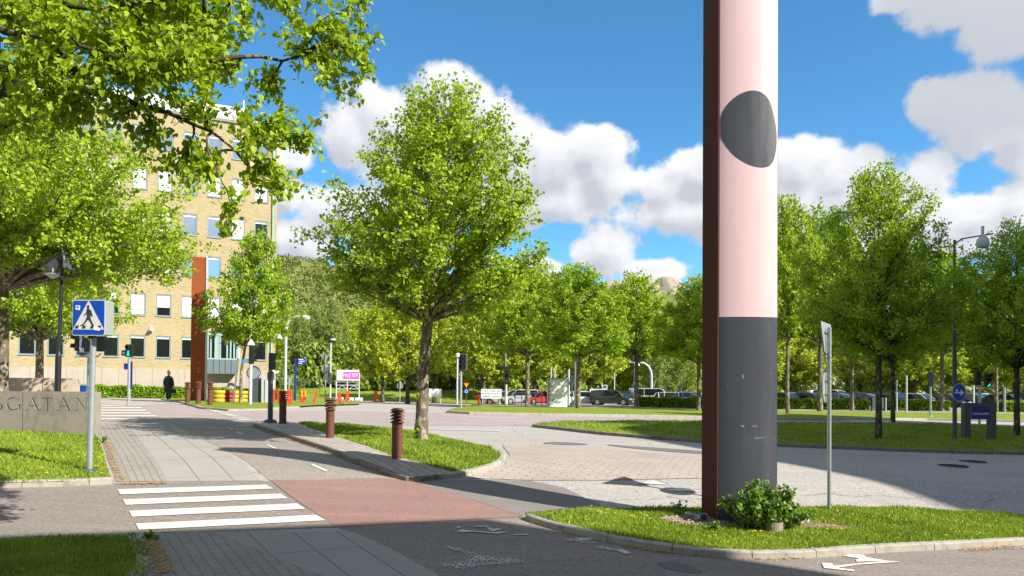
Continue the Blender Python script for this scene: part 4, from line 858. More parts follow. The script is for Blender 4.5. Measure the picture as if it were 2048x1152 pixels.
# ------------------------------------------------------------------ hedges, bush, gravel
M_HSHADE = pmat('hedge_inside', (0.03, 0.045, 0.015), 0.95, 0, 0.4, 8)
def hedge(pA, pB, width, h, n, label, ls=0.10, seed=1, group=None):
    A, B = np.array(pA[:2]), np.array(pB[:2]); rng = np.random.default_rng(seed); d = B - A; L = np.linalg.norm(d); d /= L; nn = np.array([-d[1], d[0]])
    r = thing('hedge', label, 'hedge', (A[0], A[1], float(T(*A))), 0, group); mb = MB(); K = max(2, int(L / 1.5))
    tz0 = float(T(*A))
    for i in range(K):
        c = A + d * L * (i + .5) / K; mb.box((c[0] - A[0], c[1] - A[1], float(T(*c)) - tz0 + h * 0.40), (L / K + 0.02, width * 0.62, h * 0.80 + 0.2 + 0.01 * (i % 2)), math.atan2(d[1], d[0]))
    mb.build('stems', M_HSHADE, r)  # no modelled stems: dark boxes stand in for the shade inside the hedge
    u = rng.uniform(0, L, n); face = rng.integers(0, 3, n); vv = rng.uniform(-.5, .5, n) * width; z = rng.uniform(0.02, 1, n) * h
    top = face == 0; z[top] = h * (0.93 + 0.10 * rng.normal(0, 0.6, top.sum())); vv[~top] = np.where(face[~top] == 1, -.5, .5) * width * rng.uniform(0.72, 1.12, (~top).sum())
    wob = 0.05 * np.sin(u * 2.3) + 0.04 * np.sin(u * 5.1 + 1); z += wob * (z / h)
    XY = A[None] + d[None] * u[:, None] + nn[None] * vv[:, None]; Zt = T(XY[:, 0], XY[:, 1]) + z
    C = np.stack([XY[:, 0] - A[0], XY[:, 1] - A[1], Zt - tz0], 1); od = np.zeros((n, 3)); od[:, :2] = nn[None] * np.sign(vv)[:, None]; od[top] = (0, 0, 1)
    me = leaves_mesh('foliage', C, od, ls, rng, M_HEDGE, droop=0); o = bpy.data.objects.new('foliage', me); col.objects.link(o); o.parent = r
hp = [G(1275, 816), G(1402, 819), G(1560, 820.5), G(1745, 822.5), G(1765, 822.8), G(1908, 825), G(2012, 826.5), G(2110, 828)]
for a, b, lb, sd in ((0, 1, 'clipped green hedge left of the tall pillar in front of parked cars', 1), (1, 2, 'hedge section hidden behind the tall pillar', 2), (2, 3, 'clipped hedge between the tall pillar and the dark information board', 3), (4, 5, 'clipped hedge right of the dark information board', 4), (6, 7, 'hedge at the right edge behind the last linden', 5)):
    ha, hb = hp[a] + np.array([0, .8, 0]), hp[b] + np.array([0, .8, 0]); hgt = 1.0
    hedge(ha, hb, 1.0, hgt, int(np.linalg.norm(hb - ha) * 700), lb, 0.13, sd)

# bush at the pillar
def small_bush(name, p, R, H, n, ls, label, seed, mat=M_BUSH, skew=0.0, cat='bush', lobes=None):
    rng = np.random.default_rng(seed); mb = MB(); C = []; O = []
    ns = max(12, n // 60)
    for i in range(ns):
        a = rng.uniform(0, 2 * math.pi); q = rng.uniform(0, 1) ** 0.5; bx, by = R * 0.75 * q * math.cos(a), R * 0.45 * q * math.sin(a)
        hh = H * (1 - 0.55 * q * q) * rng.uniform(0.65, 1.05); hh *= 1 - 0.35 * max(0, bx / R)
        tip = np.array([bx * 1.35 + rng.normal(0, 0.04) + skew * hh, by * 1.35 + rng.normal(0, 0.04), hh]); s = np.array([bx * 0.6, by * 0.6, 0.0]); pts = bez(s, (s + tip) / 2 + np.array([0, 0, hh * 0.15]), tip, 6); mb.tube(pts, [0.006, 0.005, 0.005, 0.004, 0.003, 0.002], 4, False)
        m = n // ns; t = rng.uniform(0.2, 1.02, m); C.append(np.stack([np.interp(t * 5, range(6), pts[:, k]) for k in range(3)], 1) + rng.normal(0, 0.025, (m, 3))); O.append(rng.normal(0, 1, (m, 3)) * 0.7)
    r = thing(name, label, cat, p); mb.build('stems', M_BARK2, r); me = leaves_mesh('foliage', np.concatenate(C), np.concatenate(O), ls, rng, mat, droop=-0.35); o = bpy.data.objects.new('foliage', me); col.objects.link(o); o.parent = r; return r
small_bush('bush', G(1532, 1060, 0.13), 0.74, 0.88, 5500, 0.06, 'leafy green bush growing at the foot of the tall pink pillar', 9)
small_bush('weed', G(1428, 1066, 0.13), 0.14, 0.2, 60, 0.07, 'small green weed in the gravel before the pillar', 10, cat='weed')
small_bush('weed', G(1360, 1022, 0.13), 0.2, 0.24, 50, 0.055, 'dark weed beside the round light well left of the pillar', 12, cat='weed')
small_bush('weed', G(202, 884, 0.05), 0.16, 0.18, 80, 0.07, 'green weed at the end of the concrete wall', 13, cat='weed')
small_bush('weed', G(303, 1079, 0.02), 0.12, 0.12, 50, 0.05, 'little weed at the corner of the near pavement', 14, cat='weed')
def stones(name, c, rx, ry, n, smin, smax, mat, label, seed, cat='gravel', dz=0.11):
    rng = random.Random(seed); mb = MB()
    for i in range(n):
        a = rng.uniform(0, 6.283); q = rng.uniform(0, 1) ** 0.5; x, y = rx * q * math.cos(a), ry * q * math.sin(a); s = rng.uniform(smin, smax); z = float(T(c[0] + x, c[1] + y)) - float(T(c[0], c[1])) + dz + rng.uniform(0, 0.03)
        vs = [];
        for k in range(5): t = 2*math.pi*k/5 + rng.uniform(-.3, .3); vs.append((x + s*math.cos(t)*rng.uniform(.7, 1.2), y + s*math.sin(t)*rng.uniform(.7, 1.2), z + rng.uniform(0, s*.4)))
        vs.append((x + rng.uniform(-.3, .3)*s, y, z + s*rng.uniform(.5, .9))); mb.add(vs, [(k, (k+1) % 5, 5) for k in range(5)])
    mb.xform(Matrix.Translation((c[0], c[1], float(T(c[0], c[1]))))); o = mb.build(name, mat); tag(o, label, cat, None, 'stuff'); return o
M_GRAV = pmat('pink_gravel', (0.36, 0.27, 0.23), 0.9, 0, 0.45, 18)
sheet('soil_patch', [(gv[0] + 1.2*math.cos(t)*(1+.15*math.sin(3*t)), gv[1] + 0.45*math.sin(t)*(1+.1*math.cos(5*t))) for t in np.linspace(0, 6.2, 24)], 0.148, M_SOIL)
sheet('soil_patch', [(gv[0] + 1.5 + .7*math.cos(t), gv[1] + 0.30*math.sin(t)) for t in np.linspace(0, 6.2, 18)], 0.150, M_SOIL)
stones('gravel', gv, 1.1, 0.42, 1500, 0.012, 0.03, M_GRAV, 'pinkish gravel around the foot of the tall pillar', 1, dz=0.145)
stones('leaf_litter', gv + np.array([1.5, 0, 0]), 0.75, 0.3, 900, 0.006, 0.014, M_SOIL, 'dry brown litter right of the bush', 2, 'litter', dz=0.15)
M_LITT = pmat('orange_litter', (0.50, 0.30, 0.10), 0.95, 0, 0.4, 15)
def litter_line(pts, w_, n, label, seed, dz=0.03):
    rng = random.Random(seed); mb = MB(); P = [G(*p)[:2] for p in pts]; P = resample(P, 0.25)
    for i in range(n):
        k = rng.random() * (len(P) - 1.001); a = int(k); c = P[a] * (1 - k + a) + P[a+1] * (k - a); c = c + np.array([rng.gauss(0, w_), rng.gauss(0, w_)]); s = rng.uniform(0.008, 0.022); t = rng.uniform(0, 6.28); z = float(T(*c)) + dz
        mb.add([(c[0] + s*math.cos(t + q), c[1] + s*math.sin(t + q), z + rng.uniform(0, .006)) for q in (0, 2.0, 3.1, 4.6)], [(0, 1, 2, 3)])
    o = mb.build('leaf_litter', M_LITT); tag(o, label, 'litter', None, 'stuff')
litter_line([(508, 853), (600, 885), (700, 922), (790, 955)], 0.06, 9000, 'orange fallen litter along the kerb of the bollard strip', 3)
litter_line([(1060, 1040), (1130, 1064), (1300, 1102), (1500, 1118), (1600, 1116)], 0.07, 2600, 'orange litter along the kerb of the foreground island', 4)
litter_line([(214, 885), (222, 925), (238, 962)], 0.07, 1400, 'brown litter between the left lawn and the pavement', 5)
litter_line([(245, 970), (330, 968)], 0.06, 500, 'orange litter before the pavement edge', 6)
litter_line([(1930, 1102), (2030, 1095)], 0.07, 400, 'yellow litter by the kerb at the right edge', 7)
litter_line([(298, 1080), (318, 1120), (330, 1150)], 0.06, 900, 'brown litter beside the bottom left kerb', 8)

# ------------------------------------------------------------------ hill with rock
def hill():
    ridge = [(-900, 600), (0, 560), (300, 545), (520, 528), (590, 522), (660, 530), (760, 548), (900, 556), (1000, 562), (1080, 560), (1110, 553), (1150, 562), (1200, 572), (1260, 578), (1300, 584), (1340, 596), (1365, 592), (1395, 590), (1450, 610), (1600, 640), (1900, 690), (2400, 740), (3000, 770)]
    xs = np.linspace(-500, 2600, 200); rows = []; Zr = 380.0; D = [135, 160, 200, 250, 300, 345, 380, 400, 420, 470]; FR = [0, .10, .26, .48, .70, .90, 1.0, 1.0, .93, .6]
    rng = np.random.default_rng(8); V = []; nx = len(xs)
    wob = rng.normal(0, 1, (len(D), nx)); wob = (wob + np.roll(wob, 1, 1) + np.roll(wob, -1, 1)) / 3
    def hfun(xp): return np.interp(xp, [r[0] for r in ridge], [r[1] for r in ridge])
    for j, (Z, fr) in enumerate(zip(D, FR)):
        for i, xp in enumerate(xs):
            q = PZ(xp, hfun(xp), Zr); top = q[2]; X = q[0] * Z / Zr if Z < Zr else q[0]; z0 = float(T(X, min(Z, 200))); z = z0 + (top - z0) * fr + (wob[j, i] * 1.5 * (0 < j < 9 and Z != 380)); V.append((X, Z, z))
    F = [(j*nx + i, j*nx + i + 1, (j+1)*nx + i + 1, (j+1)*nx + i) for j in range(len(D)-1) for i in range(nx - 1)]
    me = bpy.data.meshes.new('hill'); me.from_pydata(V, [], F); me.materials.append(M_EARTH); me.shade_smooth(); o = bpy.data.objects.new('hill', me); col.objects.link(o); tag(o, kind='structure')
    V = np.array(V).reshape(len(D), nx, 3)
    # wooded slope: clumps of leaf faces over the hill
    n_cl = 5200; C = []; O = []
    u = rng.uniform(0, nx - 1.001, n_cl); v = rng.uniform(0.2, len(D) - 2.2, n_cl)
    for a, b in zip(u, v):
        i, j = int(a), int(b); p = V[j, i] * (1-(a-i))*(1-(b-j)) + V[j, i+1] * (a-i)*(1-(b-j)) + V[j+1, i] * (1-(a-i))*(b-j) + V[j+1, i+1] * (a-i)*(b-j)
        px_, py_ = proj(p)
        if 1292 < px_ < 1376 and py_ < 640 and p[1] > 300: continue
        if p[1] > 300 and 1195 < px_ < 1292 and py_ < 620 and rng.uniform() < 0.8: continue
        R = rng.uniform(2.0, 4.2) * (0.8 if p[1] > 330 else 1); m = 46; d = rng.normal(0, 1, (m, 3)); d /= np.linalg.norm(d, axis=1)[:, None]; d[:, 2] = np.abs(d[:, 2]) * 1.1
        C.append(p[None] + d * R * rng.uniform(0.6, 1, (m, 1))); O.append(d)
    C = np.concatenate(C); O = np.concatenate(O); me = leaves_mesh('woodland', C, O, 0.85, rng, M_WOOD); o = bpy.data.objects.new('woodland', me); col.objects.link(o); tag(o, 'dark green woodland covering the hillside behind everything', 'woodland', None, 'stuff')
    # birch stems showing on the slope handled by the birches; the bare rock dome
    mr_, t, p, out = newmat('bare_rock'); co = objco(t); base = mixc(t, noise(t, .12, 6, .65, co), (0.29, 0.235, 0.19), (0.40, 0.33, 0.27)); base = mixc(t, ramp(t, noise(t, .3, 5, .7, objco(t, 0, (1, 1, .35))), .55, .7), base, (0.22, 0.17, 0.14)); t.links.new(base, p.inputs['Base Color']); p.inputs['Roughness'].default_value = .95; bump(t, p, noise(t, .6, 6, .7, co), .6, .8)
    for (px, py, rx, ry, lb) in ((1336, 602, 37, 48, 'smooth pinkish rock dome on the hilltop'), (1222, 590, 44, 28, 'small rock outcrop left of the rock dome'), (1280, 592, 52, 34, 'brown rock outcrop touching the rock dome')):
        c = PZ(px, py, 372); s = SZ(372); r2 = random.Random(px); bmx = bmesh.new(); bmesh.ops.create_icosphere(bmx, subdivisions=4, radius=1)
        from mathutils import noise as mn
        for vv in bmx.verts:
            k = 1 + 0.16 * mn.noise(vv.co * 1.5 + Vector((px, 0, 0))) + 0.05 * mn.noise(vv.co * 5); vv.co = vv.co * k
            if vv.co.z > 0.0: vv.co.z = vv.co.z ** 0.8
            vv.co = Vector((vv.co.x * rx / s, vv.co.y * rx / s * 0.8, vv.co.z * ry / s))
        me = bpy.data.meshes.new('rock_outcrop'); bmx.to_mesh(me); bmx.free(); me.materials.append(mr_); me.shade_smooth(); o = bpy.data.objects.new('rock_outcrop', me); col.objects.link(o); o.location = tuple(c); tag(o, lb, 'rock')
hill()
# ------------------------------------------------------------------ yellow brick building
def brickmat(name, c1, c2, mortar, bw=0.26, bh=0.075):
    m, t, p, out = newmat(name); c = t.nodes.new('ShaderNodeTexCoord'); s = t.nodes.new('ShaderNodeSeparateXYZ'); t.links.new(c.outputs['Object'], s.inputs[0])
    ax = t.nodes.new('ShaderNodeMath'); ax.operation = 'ADD'; t.links.new(s.outputs[0], ax.inputs[0]); t.links.new(s.outputs[1], ax.inputs[1])
    cb = t.nodes.new('ShaderNodeCombineXYZ'); t.links.new(ax.outputs[0], cb.inputs[0]); t.links.new(s.outputs[2], cb.inputs[1])
    b = t.nodes.new('ShaderNodeTexBrick'); b.inputs['Scale'].default_value = 1; b.inputs['Brick Width'].default_value = bw; b.inputs['Row Height'].default_value = bh; b.inputs['Mortar Size'].default_value = 0.010
    b.inputs['Color1'].default_value = (*c1, 1); b.inputs['Color2'].default_value = (*c2, 1); b.inputs['Mortar'].default_value = (*mortar, 1); t.links.new(cb.outputs[0], b.inputs['Vector'])
    m2 = t.nodes.new('ShaderNodeMapping'); m2.inputs['Scale'].default_value = (1.2, 7, 1); t.links.new(cb.outputs[0], m2.inputs[0])
    base = mixc(t, mixv(t, ramp(t, noise(t, 1.6, 5, 0.75, m2.outputs[0]), 0.5, 0.68), 0.75), b.outputs['Color'], sc3(c2, 0.55))
    base = mixc(t, mixv(t, ramp(t, noise(t, 0.5, 4, 0.6, cb.outputs[0]), 0.4, 0.7), 0.35), base, sc3(c1, 1.12))
    t.links.new(base, p.inputs['Base Color']); p.inputs['Roughness'].default_value = 0.85; p.inputs['Specular IOR Level'].default_value = 0.2; return m
M_BRICK = brickmat('yellow_brick', (0.43, 0.35, 0.19), (0.35, 0.28, 0.145), (0.38, 0.32, 0.205))
M_PLINTH = concrete('plinth_panel', (0.43, 0.37, 0.30), (0.38, 0.325, 0.265), 1.0)
def building():
    th = rad(26.2); d = np.array([math.cos(th), math.sin(th)]); s550 = 22.9; Zc = F_PX / s550; q = PZ(550, 780, Zc); c = np.array([q[0], q[1]]); z0 = float(T(*c)) - 0.3
    root = thing('office_building', 'yellow brick office building with rows of blue grey framed windows at the left', 'building', (c[0], c[1], 0), th)
    def fx(px):                                  # facade coordinate (metres, negative to the left) of a pixel column
        k = (px - CX) / F_PX; return (k * c[1] - c[0]) / (d[0] - k * d[1])
    def fz(px, py): x = fx(px); return ZH(c[0] + d[0]*x, c[1] + d[1]*x, py)
    x_cols = {8: fx(410.3), 7: fx(359.3), 6: fx(309.9), 5: fx(258.8), 4: fx(205.0), 9: fx(459), 10: fx(505)}
    slope, inter = np.polyfit(list(x_cols.keys()), list(x_cols.values()), 1); W = fx(532.5) - fx(505.3)
    ncol0 = -3; cols_ = [(k, slope * k + inter) for k in range(ncol0, 11)]
    zF0, zF1 = fz(528, 721.3), fz(528, 679.5); zA1 = fz(534, 286.8); fl = (zA1 - zF1) / 5; print('floor height', fl, 'spacing', slope, 'win', W, zF1 - zF0)
    zr = [(zF0 + fl * i, zF1 + fl * i) for i in range(6)]; ztop = fz(536, 258); zpl = fz(528, 742); xl = cols_[0][1] - 2.2; xr = 0.0
    bayx0, bayx1 = fx(411), fx(471)
    # wall: a grid of cells with openings left out
    xs = sorted(set([xl, xr, bayx0, bayx1] + [x for k, x in cols_] + [x + W for k, x in cols_])); zs = sorted(set([zpl, ztop] + [v for r in zr for v in r])); holes = [(x, x + W, a, b) for k, x in cols_ for i, (a, b) in enumerate(zr) if not (i == 0 and k in (8, 9))]
    holes.append((bayx0, bayx1, zr[0][0], zr[0][1]))
    mb = MB()
    for xa, xb in zip(xs[:-1], xs[1:]):
        run = None
        for za, zb in zip(zs[:-1], zs[1:]):
            mx_, mz_ = (xa + xb) / 2, (za + zb) / 2; hole = any(h[0] < mx_ < h[1] and h[2] < mz_ < h[3] for h in holes)
            if not hole: run = (run[0], zb) if run else (za, zb)
            if hole and run: mb.add([(xa, 0, run[0]), (xb, 0, run[0]), (xb, 0, run[1]), (xa, 0, run[1])], [(0, 1, 2, 3)]); run = None
        if run: mb.add([(xa, 0, run[0]), (xb, 0, run[0]), (xb, 0, run[1]), (xa, 0, run[1])], [(0, 1, 2, 3)])
    for h in holes[:-1]:                         # reveals
        xa, xb, za, zb = h; D = 0.14
        mb.add([(xa,0,za),(xa,D,za),(xa,D,zb),(xa,0,zb)], [(0,1,2,3)]); mb.add([(xb,0,za),(xb,0,zb),(xb,D,zb),(xb,D,za)], [(0,1,2,3)]); mb.add([(xa,0,zb),(xa,D,zb),(xb,D,zb),(xb,0,zb)], [(0,1,2,3)]); mb.add([(xa,0,za),(xb,0,za),(xb,D,za),(xa,D,za)], [(0,1,2,3)])
    mb.add([(xr,0,zpl),(xr,13,zpl),(xr,13,ztop),(xr,0,ztop)], [(0,1,2,3)]); mb.add([(xl,0,zpl),(xl,0,ztop),(xl,13,ztop),(xl,13,zpl)], [(0,1,2,3)]); mb.add([(xl,13,zpl),(xl,13,ztop),(xr,13,ztop),(xr,13,zpl)], [(0,1,2,3)])
    mb.build('wall', M_BRICK, root)
    inn = MB(); inn.box(((xl+xr)/2, 0.75, (zpl+ztop)/2), (xr-xl-.3, 1.1, ztop-zpl-.3)); inn.build('inner_wall', M_BLACK, root)
    pl = MB(); x = xl; step = 1.22; x2 = xr + 0.03
    while x2 > xl: xa = max(x2 - step + 0.015, xl); pl.box(((xa + x2)/2, -0.02, (z0 + zpl)/2), (x2 - xa, 0.14, zpl - z0)); x2 -= step
    pl.box(((xl+xr)/2, 6.6, (z0+zpl)/2), (xr-xl-.02, 12.9, zpl-z0-.02)); pl.build('plinth', M_PLINTH, root)
    # roof, cornice and the setback attic
    rf = MB(); rf.box(((xl+xr)/2, 6.5, ztop + 0.12), (xr-xl+.3, 13.3, 0.24)); roof = rf.build('roof', pmat('roof_edge', (0.22, 0.22, 0.21), 0.7), root)
    at_x = fx(485); za_ = fz(470, 232) ; at = MB(); at.box(((xl+at_x)/2, 6.2, ztop + .24 + 0.75), (at_x-xl, 10.5, 1.5)); at.box((at_x + 1.2, 6.2, ztop + .24 + .3), (2.4, 10.2, 0.6)); at.build('attic', M_WHITE, roof)
    ch = MB(); ch.tube([(fx(489), 3, ztop + .2), (fx(489), 3, ztop + 3.2)], 0.09, 8); ch.build('vent_pipe', M_GALV, roof)
    bx = MB(); zb1, zb0 = fz(550, 281), fz(550, 342); bx.box((0.34, 1.2, (zb0+zb1)/2), (0.62, 1.6, zb1-zb0)); bx.build('antenna_box', M_WHITE, root)
    dp = MB(); xd = fx(541.5); dp.tube([(xd, -0.09, fz(541, 712)), (xd, -0.09, ztop - .05)], 0.075, 8); dp.build('downpipe', M_COPPER, root)
    dp = MB(); dp.tube([(xd, -0.13, z0 + .3), (xd, -0.13, fz(538, 710))], 0.10, 8); dp.build('lower_downpipe', M_RUST, root)
    cb_ = MB(); xq = fx(498); cb_.box((xq, -.12, (fz(497,325)+fz(497,343))/2), (0.42, .22, fz(497,325)-fz(497,343))); cb_.tube([(fx(491), -.05, fz(491,268)), (fx(491), -.05, fz(491,360))], .05, 6); cb_.build('wall_box', pmat('cream_box', (0.66, 0.55, 0.30), .6), root)
    # windows
    state = {}
    for k in range(-3, 11):
        state[(k, 0)] = 'dark'; state[(k, 1)] = 'white'; state[(k, 2)] = 'white' if k <= 6 else 'blue'; state[(k, 3)] = 'blue' if k % 3 else 'white'; state[(k, 4)] = 'white'; state[(k, 5)] = 'blue'
    state[(6, 1)] = 'half'; state[(10, 3)] = 'dark'; state[(7, 4)] = 'blue'; state[(4, 1)] = 'half'; state[(5, 3)] = 'white'; state[(3, 3)] = 'white'; state[(2, 5)] = 'white'
    me_f = MB(); fw = 0.095; hgt = zF1 - zF0
    for (cx_, cz_, dx_, dz_) in ((W/2, fw/2, W, fw), (W/2, hgt - fw/2, W, fw), (fw/2, hgt/2, fw, hgt - 2*fw), (W - fw/2, hgt/2, fw, hgt - 2*fw)): me_f.box((cx_, 0.07, cz_), (dx_ - .01, 0.08, dz_ - .004))
    me_f.box((W/2, -0.005, -0.02), (W + .04, 0.13, 0.035)); fme = me_f.mesh('window'); fme.materials.append(M_WFRAME)
    pm = MB(); pm.add([(fw, 0.10, fw), (W - fw, 0.10, fw), (W - fw, 0.10, hgt - fw), (fw, 0.10, hgt - fw)], [(0,1,2,3)]); panes = {}
    for nm, mt in (('dark', M_PANED), ('blue', M_PANEB)): me = pm.mesh('pane'); me.materials.append(mt); panes[nm] = me
    def blm(f, name):
        b = MB(); zz = hgt - fw - (hgt - 2*fw) * f; b.box((W/2, 0.090, (hgt - fw + zz)/2), (W - 2*fw - .01, 0.012, hgt - fw - zz)); me = b.mesh(name); me.materials.append(M_BLIND); return me
    blinds = {'white': blm(0.985, 'blind'), 'half': blm(0.60, 'blind'), 'top': blm(0.09, 'blind')}
    for (k, i), st in state.items():
        if i == 0 and k in (8, 9): continue
        x = slope * k + inter; w_ = bpy.data.objects.new('window', fme); col.objects.link(w_); w_.parent = root; w_.location = (x, 0, zr[i][0])
        pn = bpy.data.objects.new('pane', panes['blue' if st == 'blue' else 'dark']); col.objects.link(pn); pn.parent = w_
        bl = bpy.data.objects.new('blind', blinds['white' if st == 'white' else 'half' if st == 'half' else 'top']); col.objects.link(bl); bl.parent = w_
    # bay window with grey panels
    zb = [fz(440, 748), fz(440, 720), fz(440, 676)]; xa, xb = bayx0 + .05, bayx1; bay = MB(); bay.box(((xa+xb)/2, -0.45, (zb[0]+zb[1])/2), (xb-xa, 0.95, zb[1]-zb[0]))
    b_ = bay.build('bay_window', pmat('bay_panel', (0.13, 0.17, 0.19), 0.5, 0.2, 0.08, 2), root)
    sm_ = MB();
    for i in range(1, 5): sm_.box((xa + (xb-xa)*i/5, -0.93, (zb[0]+zb[1])/2), (0.03, 0.03, zb[1]-zb[0]-.02))
    sm_.build('seam', M_BLACK, b_)
    fr = MB(); M_BAY = pmat('bay_frame', (0.27, 0.38, 0.36), 0.5, 0.1, 0.1, 2)
    zc = fz(440, 672); fr.box(((xa+xb)/2, -0.45, zc + .04), (xb-xa+.06, 1.0, 0.16))
    for t_ in (0, .10, .30, .42, .66, .78, .90, 1.0):
        fr.box((xa + (xb-xa)*t_ * .98 + .03, -0.86, (zb[1]+zc)/2), (0.13 if t_ not in (.3,) else .35, 0.10, zc-zb[1]-.01))
    fr.box(((xa+xb)/2, -0.87, zb[1]+.06), (xb-xa-.02, .09, .12)); fr.box((xa+.03, -.42, (zb[1]+zc)/2), (.08, .8, zc-zb[1]-.02)); fr.build('frame', M_BAY, b_)
    pn = MB(); pn.box(((xa+xb)/2, -0.42, (zb[1]+zc)/2), (xb-xa-.1, .74, zc-zb[1]-.03)); pn.build('pane', M_PANED, b_)
    # wall lamps
    for px, py in ((301, 661),):
        l = MB(); x = fx(px); z = fz(px, py); l.tube([(x, -.02, z+.35), (x, -.25, z+.35)], .03, 6); l.lathe([(.04, .34), (.07, .22), (.22, .0)], (x, -.28, z), 12); l.build('wall_lamp', M_WHITE, root)
    l = MB(); z = fz(552, 676); l.tube([(0.0, .3, z+.35), (.32, .3, z+.35)], .03, 6); l.lathe([(.05, .36), (.10, .28), (.25, .0)], (.38, .3, z), 12); l.build('wall_lamp', M_WHITE, root)
    dr = MB(); return c, d, fx, fz
bc_, bd_, bfx, bfz = building()
def fpt(px, off):                                   # ground point in front of the facade
    x = bfx(px); n = np.array([bd_[1], -bd_[0]]); p = bc_ + bd_ * x + n * off; return np.array([p[0], p[1], float(T(p[0], p[1]))])
hedge(fpt(90, 1.6), fpt(372, 1.6), 1.1, 0.95, 13000, 'low hedge in front of the yellow building, left of the orange pillar', 0.12, 21)
hedge(fpt(415, 1.6), fpt(520, 1.6), 1.0, 0.95, 5000, 'low hedge in front of the bay window behind the painted tyres', 0.12, 22)
q1, q2 = G(527, 803), G(592, 800); hedge(q1 + np.array([0, 2.0, 0]), q2 + np.array([0, 2.0, 0]), 0.9, 0.95, 4000, 'short hedge behind the red construction barriers', 0.12, 23)

# ------------------------------------------------------------------ concrete walls
def slab_letters():
    """Roman capitals as convex strokes in a unit-high box, S G A T E N; each letter (width, strokes)"""
    T_, t = 0.17, 0.055; L = {}
    def arcs(cx, cy, rx, ry, a0, a1, w0, w1, n=14):
        out = []
        for i in range(n):
            f0, f1 = i/n, (i+1)/n; A, B = rad(a0 + (a1-a0)*f0), rad(a0 + (a1-a0)*f1)
            def ww(f): return w0 + (w1 - w0) * math.sin(math.pi * f)
            q = []
            for an, f in ((A, f0), (B, f1)):
                w_ = ww(f); q.append(((cx + (rx)*math.cos(an), cy + (ry)*math.sin(an)), (cx + (rx-w_)*math.cos(an), cy + (ry-w_*.6)*math.sin(an))))
            out.append([q[0][0], q[1][0], q[1][1], q[0][1]])
        return out
    L['G'] = (0.92, arcs(.46, .5, .44, .5, 48, 318, t, T_) + [[(.72, .46), (.98, .46), (.98, .42), (.72, .42)], [(.78, .44), (.90, .44), (.90, .10), (.78, .04)], [(.74, .72), (.79, .96), (.83, .96), (.80, .70)]])
    L['S'] = (0.60, arcs(.28, .73, .26, .27, 30, 265, t, T_*.7) + arcs(.30, .27, .28, .27, 95, -150, t, T_*.7))
    L['A'] = (0.86, [[(0.10, 0), (.14, 0), (.45, 1), (.41, 1)], [(.36, 1), (.47, 1), (.84, 0), (.68, 0)], [(.24, .40), (.58, .40), (.60, .345), (.22, .345)], [(0, 0), (.26, 0), (.26, .035), (0, .035)], [(.58, 0), (.94, 0), (.94, .035), (.58, .035)]])
    L['T'] = (0.78, [[(.34, 0), (.48, 0), (.48, .95), (.34, .95)], [(.03, .95), (.79, .95), (.79, 1), (.03, 1)], [(.0, .80), (.04, .80), (.07, .96), (.03, .98)], [(.78, .80), (.82, .80), (.79, .98), (.75, .96)], [(.26, 0), (.56, 0), (.56, .035), (.26, .035)]])
    L['E'] = (0.66, [[(.10, 0), (.24, 0), (.24, 1), (.10, 1)], [(.24, .95), (.58, .95), (.58, 1), (.24, 1)], [(.24, .49), (.50, .49), (.50, .54), (.24, .54)], [(.24, 0), (.62, 0), (.62, .05), (.24, .05)], [(.56, .82), (.60, .82), (.60, 1), (.57, 1)], [(.60, .2), (.64, .2), (.62, .0), (.58, .0)], [(.48, .40), (.51, .40), (.51, .62), (.48, .62)], [(.02, .965), (.10, .965), (.10, 1), (.02, 1)], [(.02, 0), (.10, 0), (.10, .035), (.02, .035)]])
    L['N'] = (0.98, [[(.13, 0), (.18, 0), (.18, .95), (.13, .95)], [(.10, 1), (.24, 1), (.86, 0), (.80, 0)], [(.80, .03), (.85, .03), (.85, 1), (.80, 1)], [(.02, .965), (.20, .965), (.20, 1), (.02, 1)], [(.04, 0), (.28, 0), (.28, .035), (.04, .035)], [(.70, .965), (.94, .965), (.94, 1), (.70, 1)]])
    return L
def wall_box(mb, xa, xb, z0, z1, y0, y1): mb.add([(xa,y0,z0),(xb,y0,z0),(xb,y1,z0),(xa,y1,z0),(xa,y0,z1),(xb,y0,z1),(xb,y1,z1),(xa,y1,z1)], [(3,2,1,0),(4,5,6,7),(0,1,5,4),(1,2,6,5),(2,3,7,6),(3,0,4,7)])
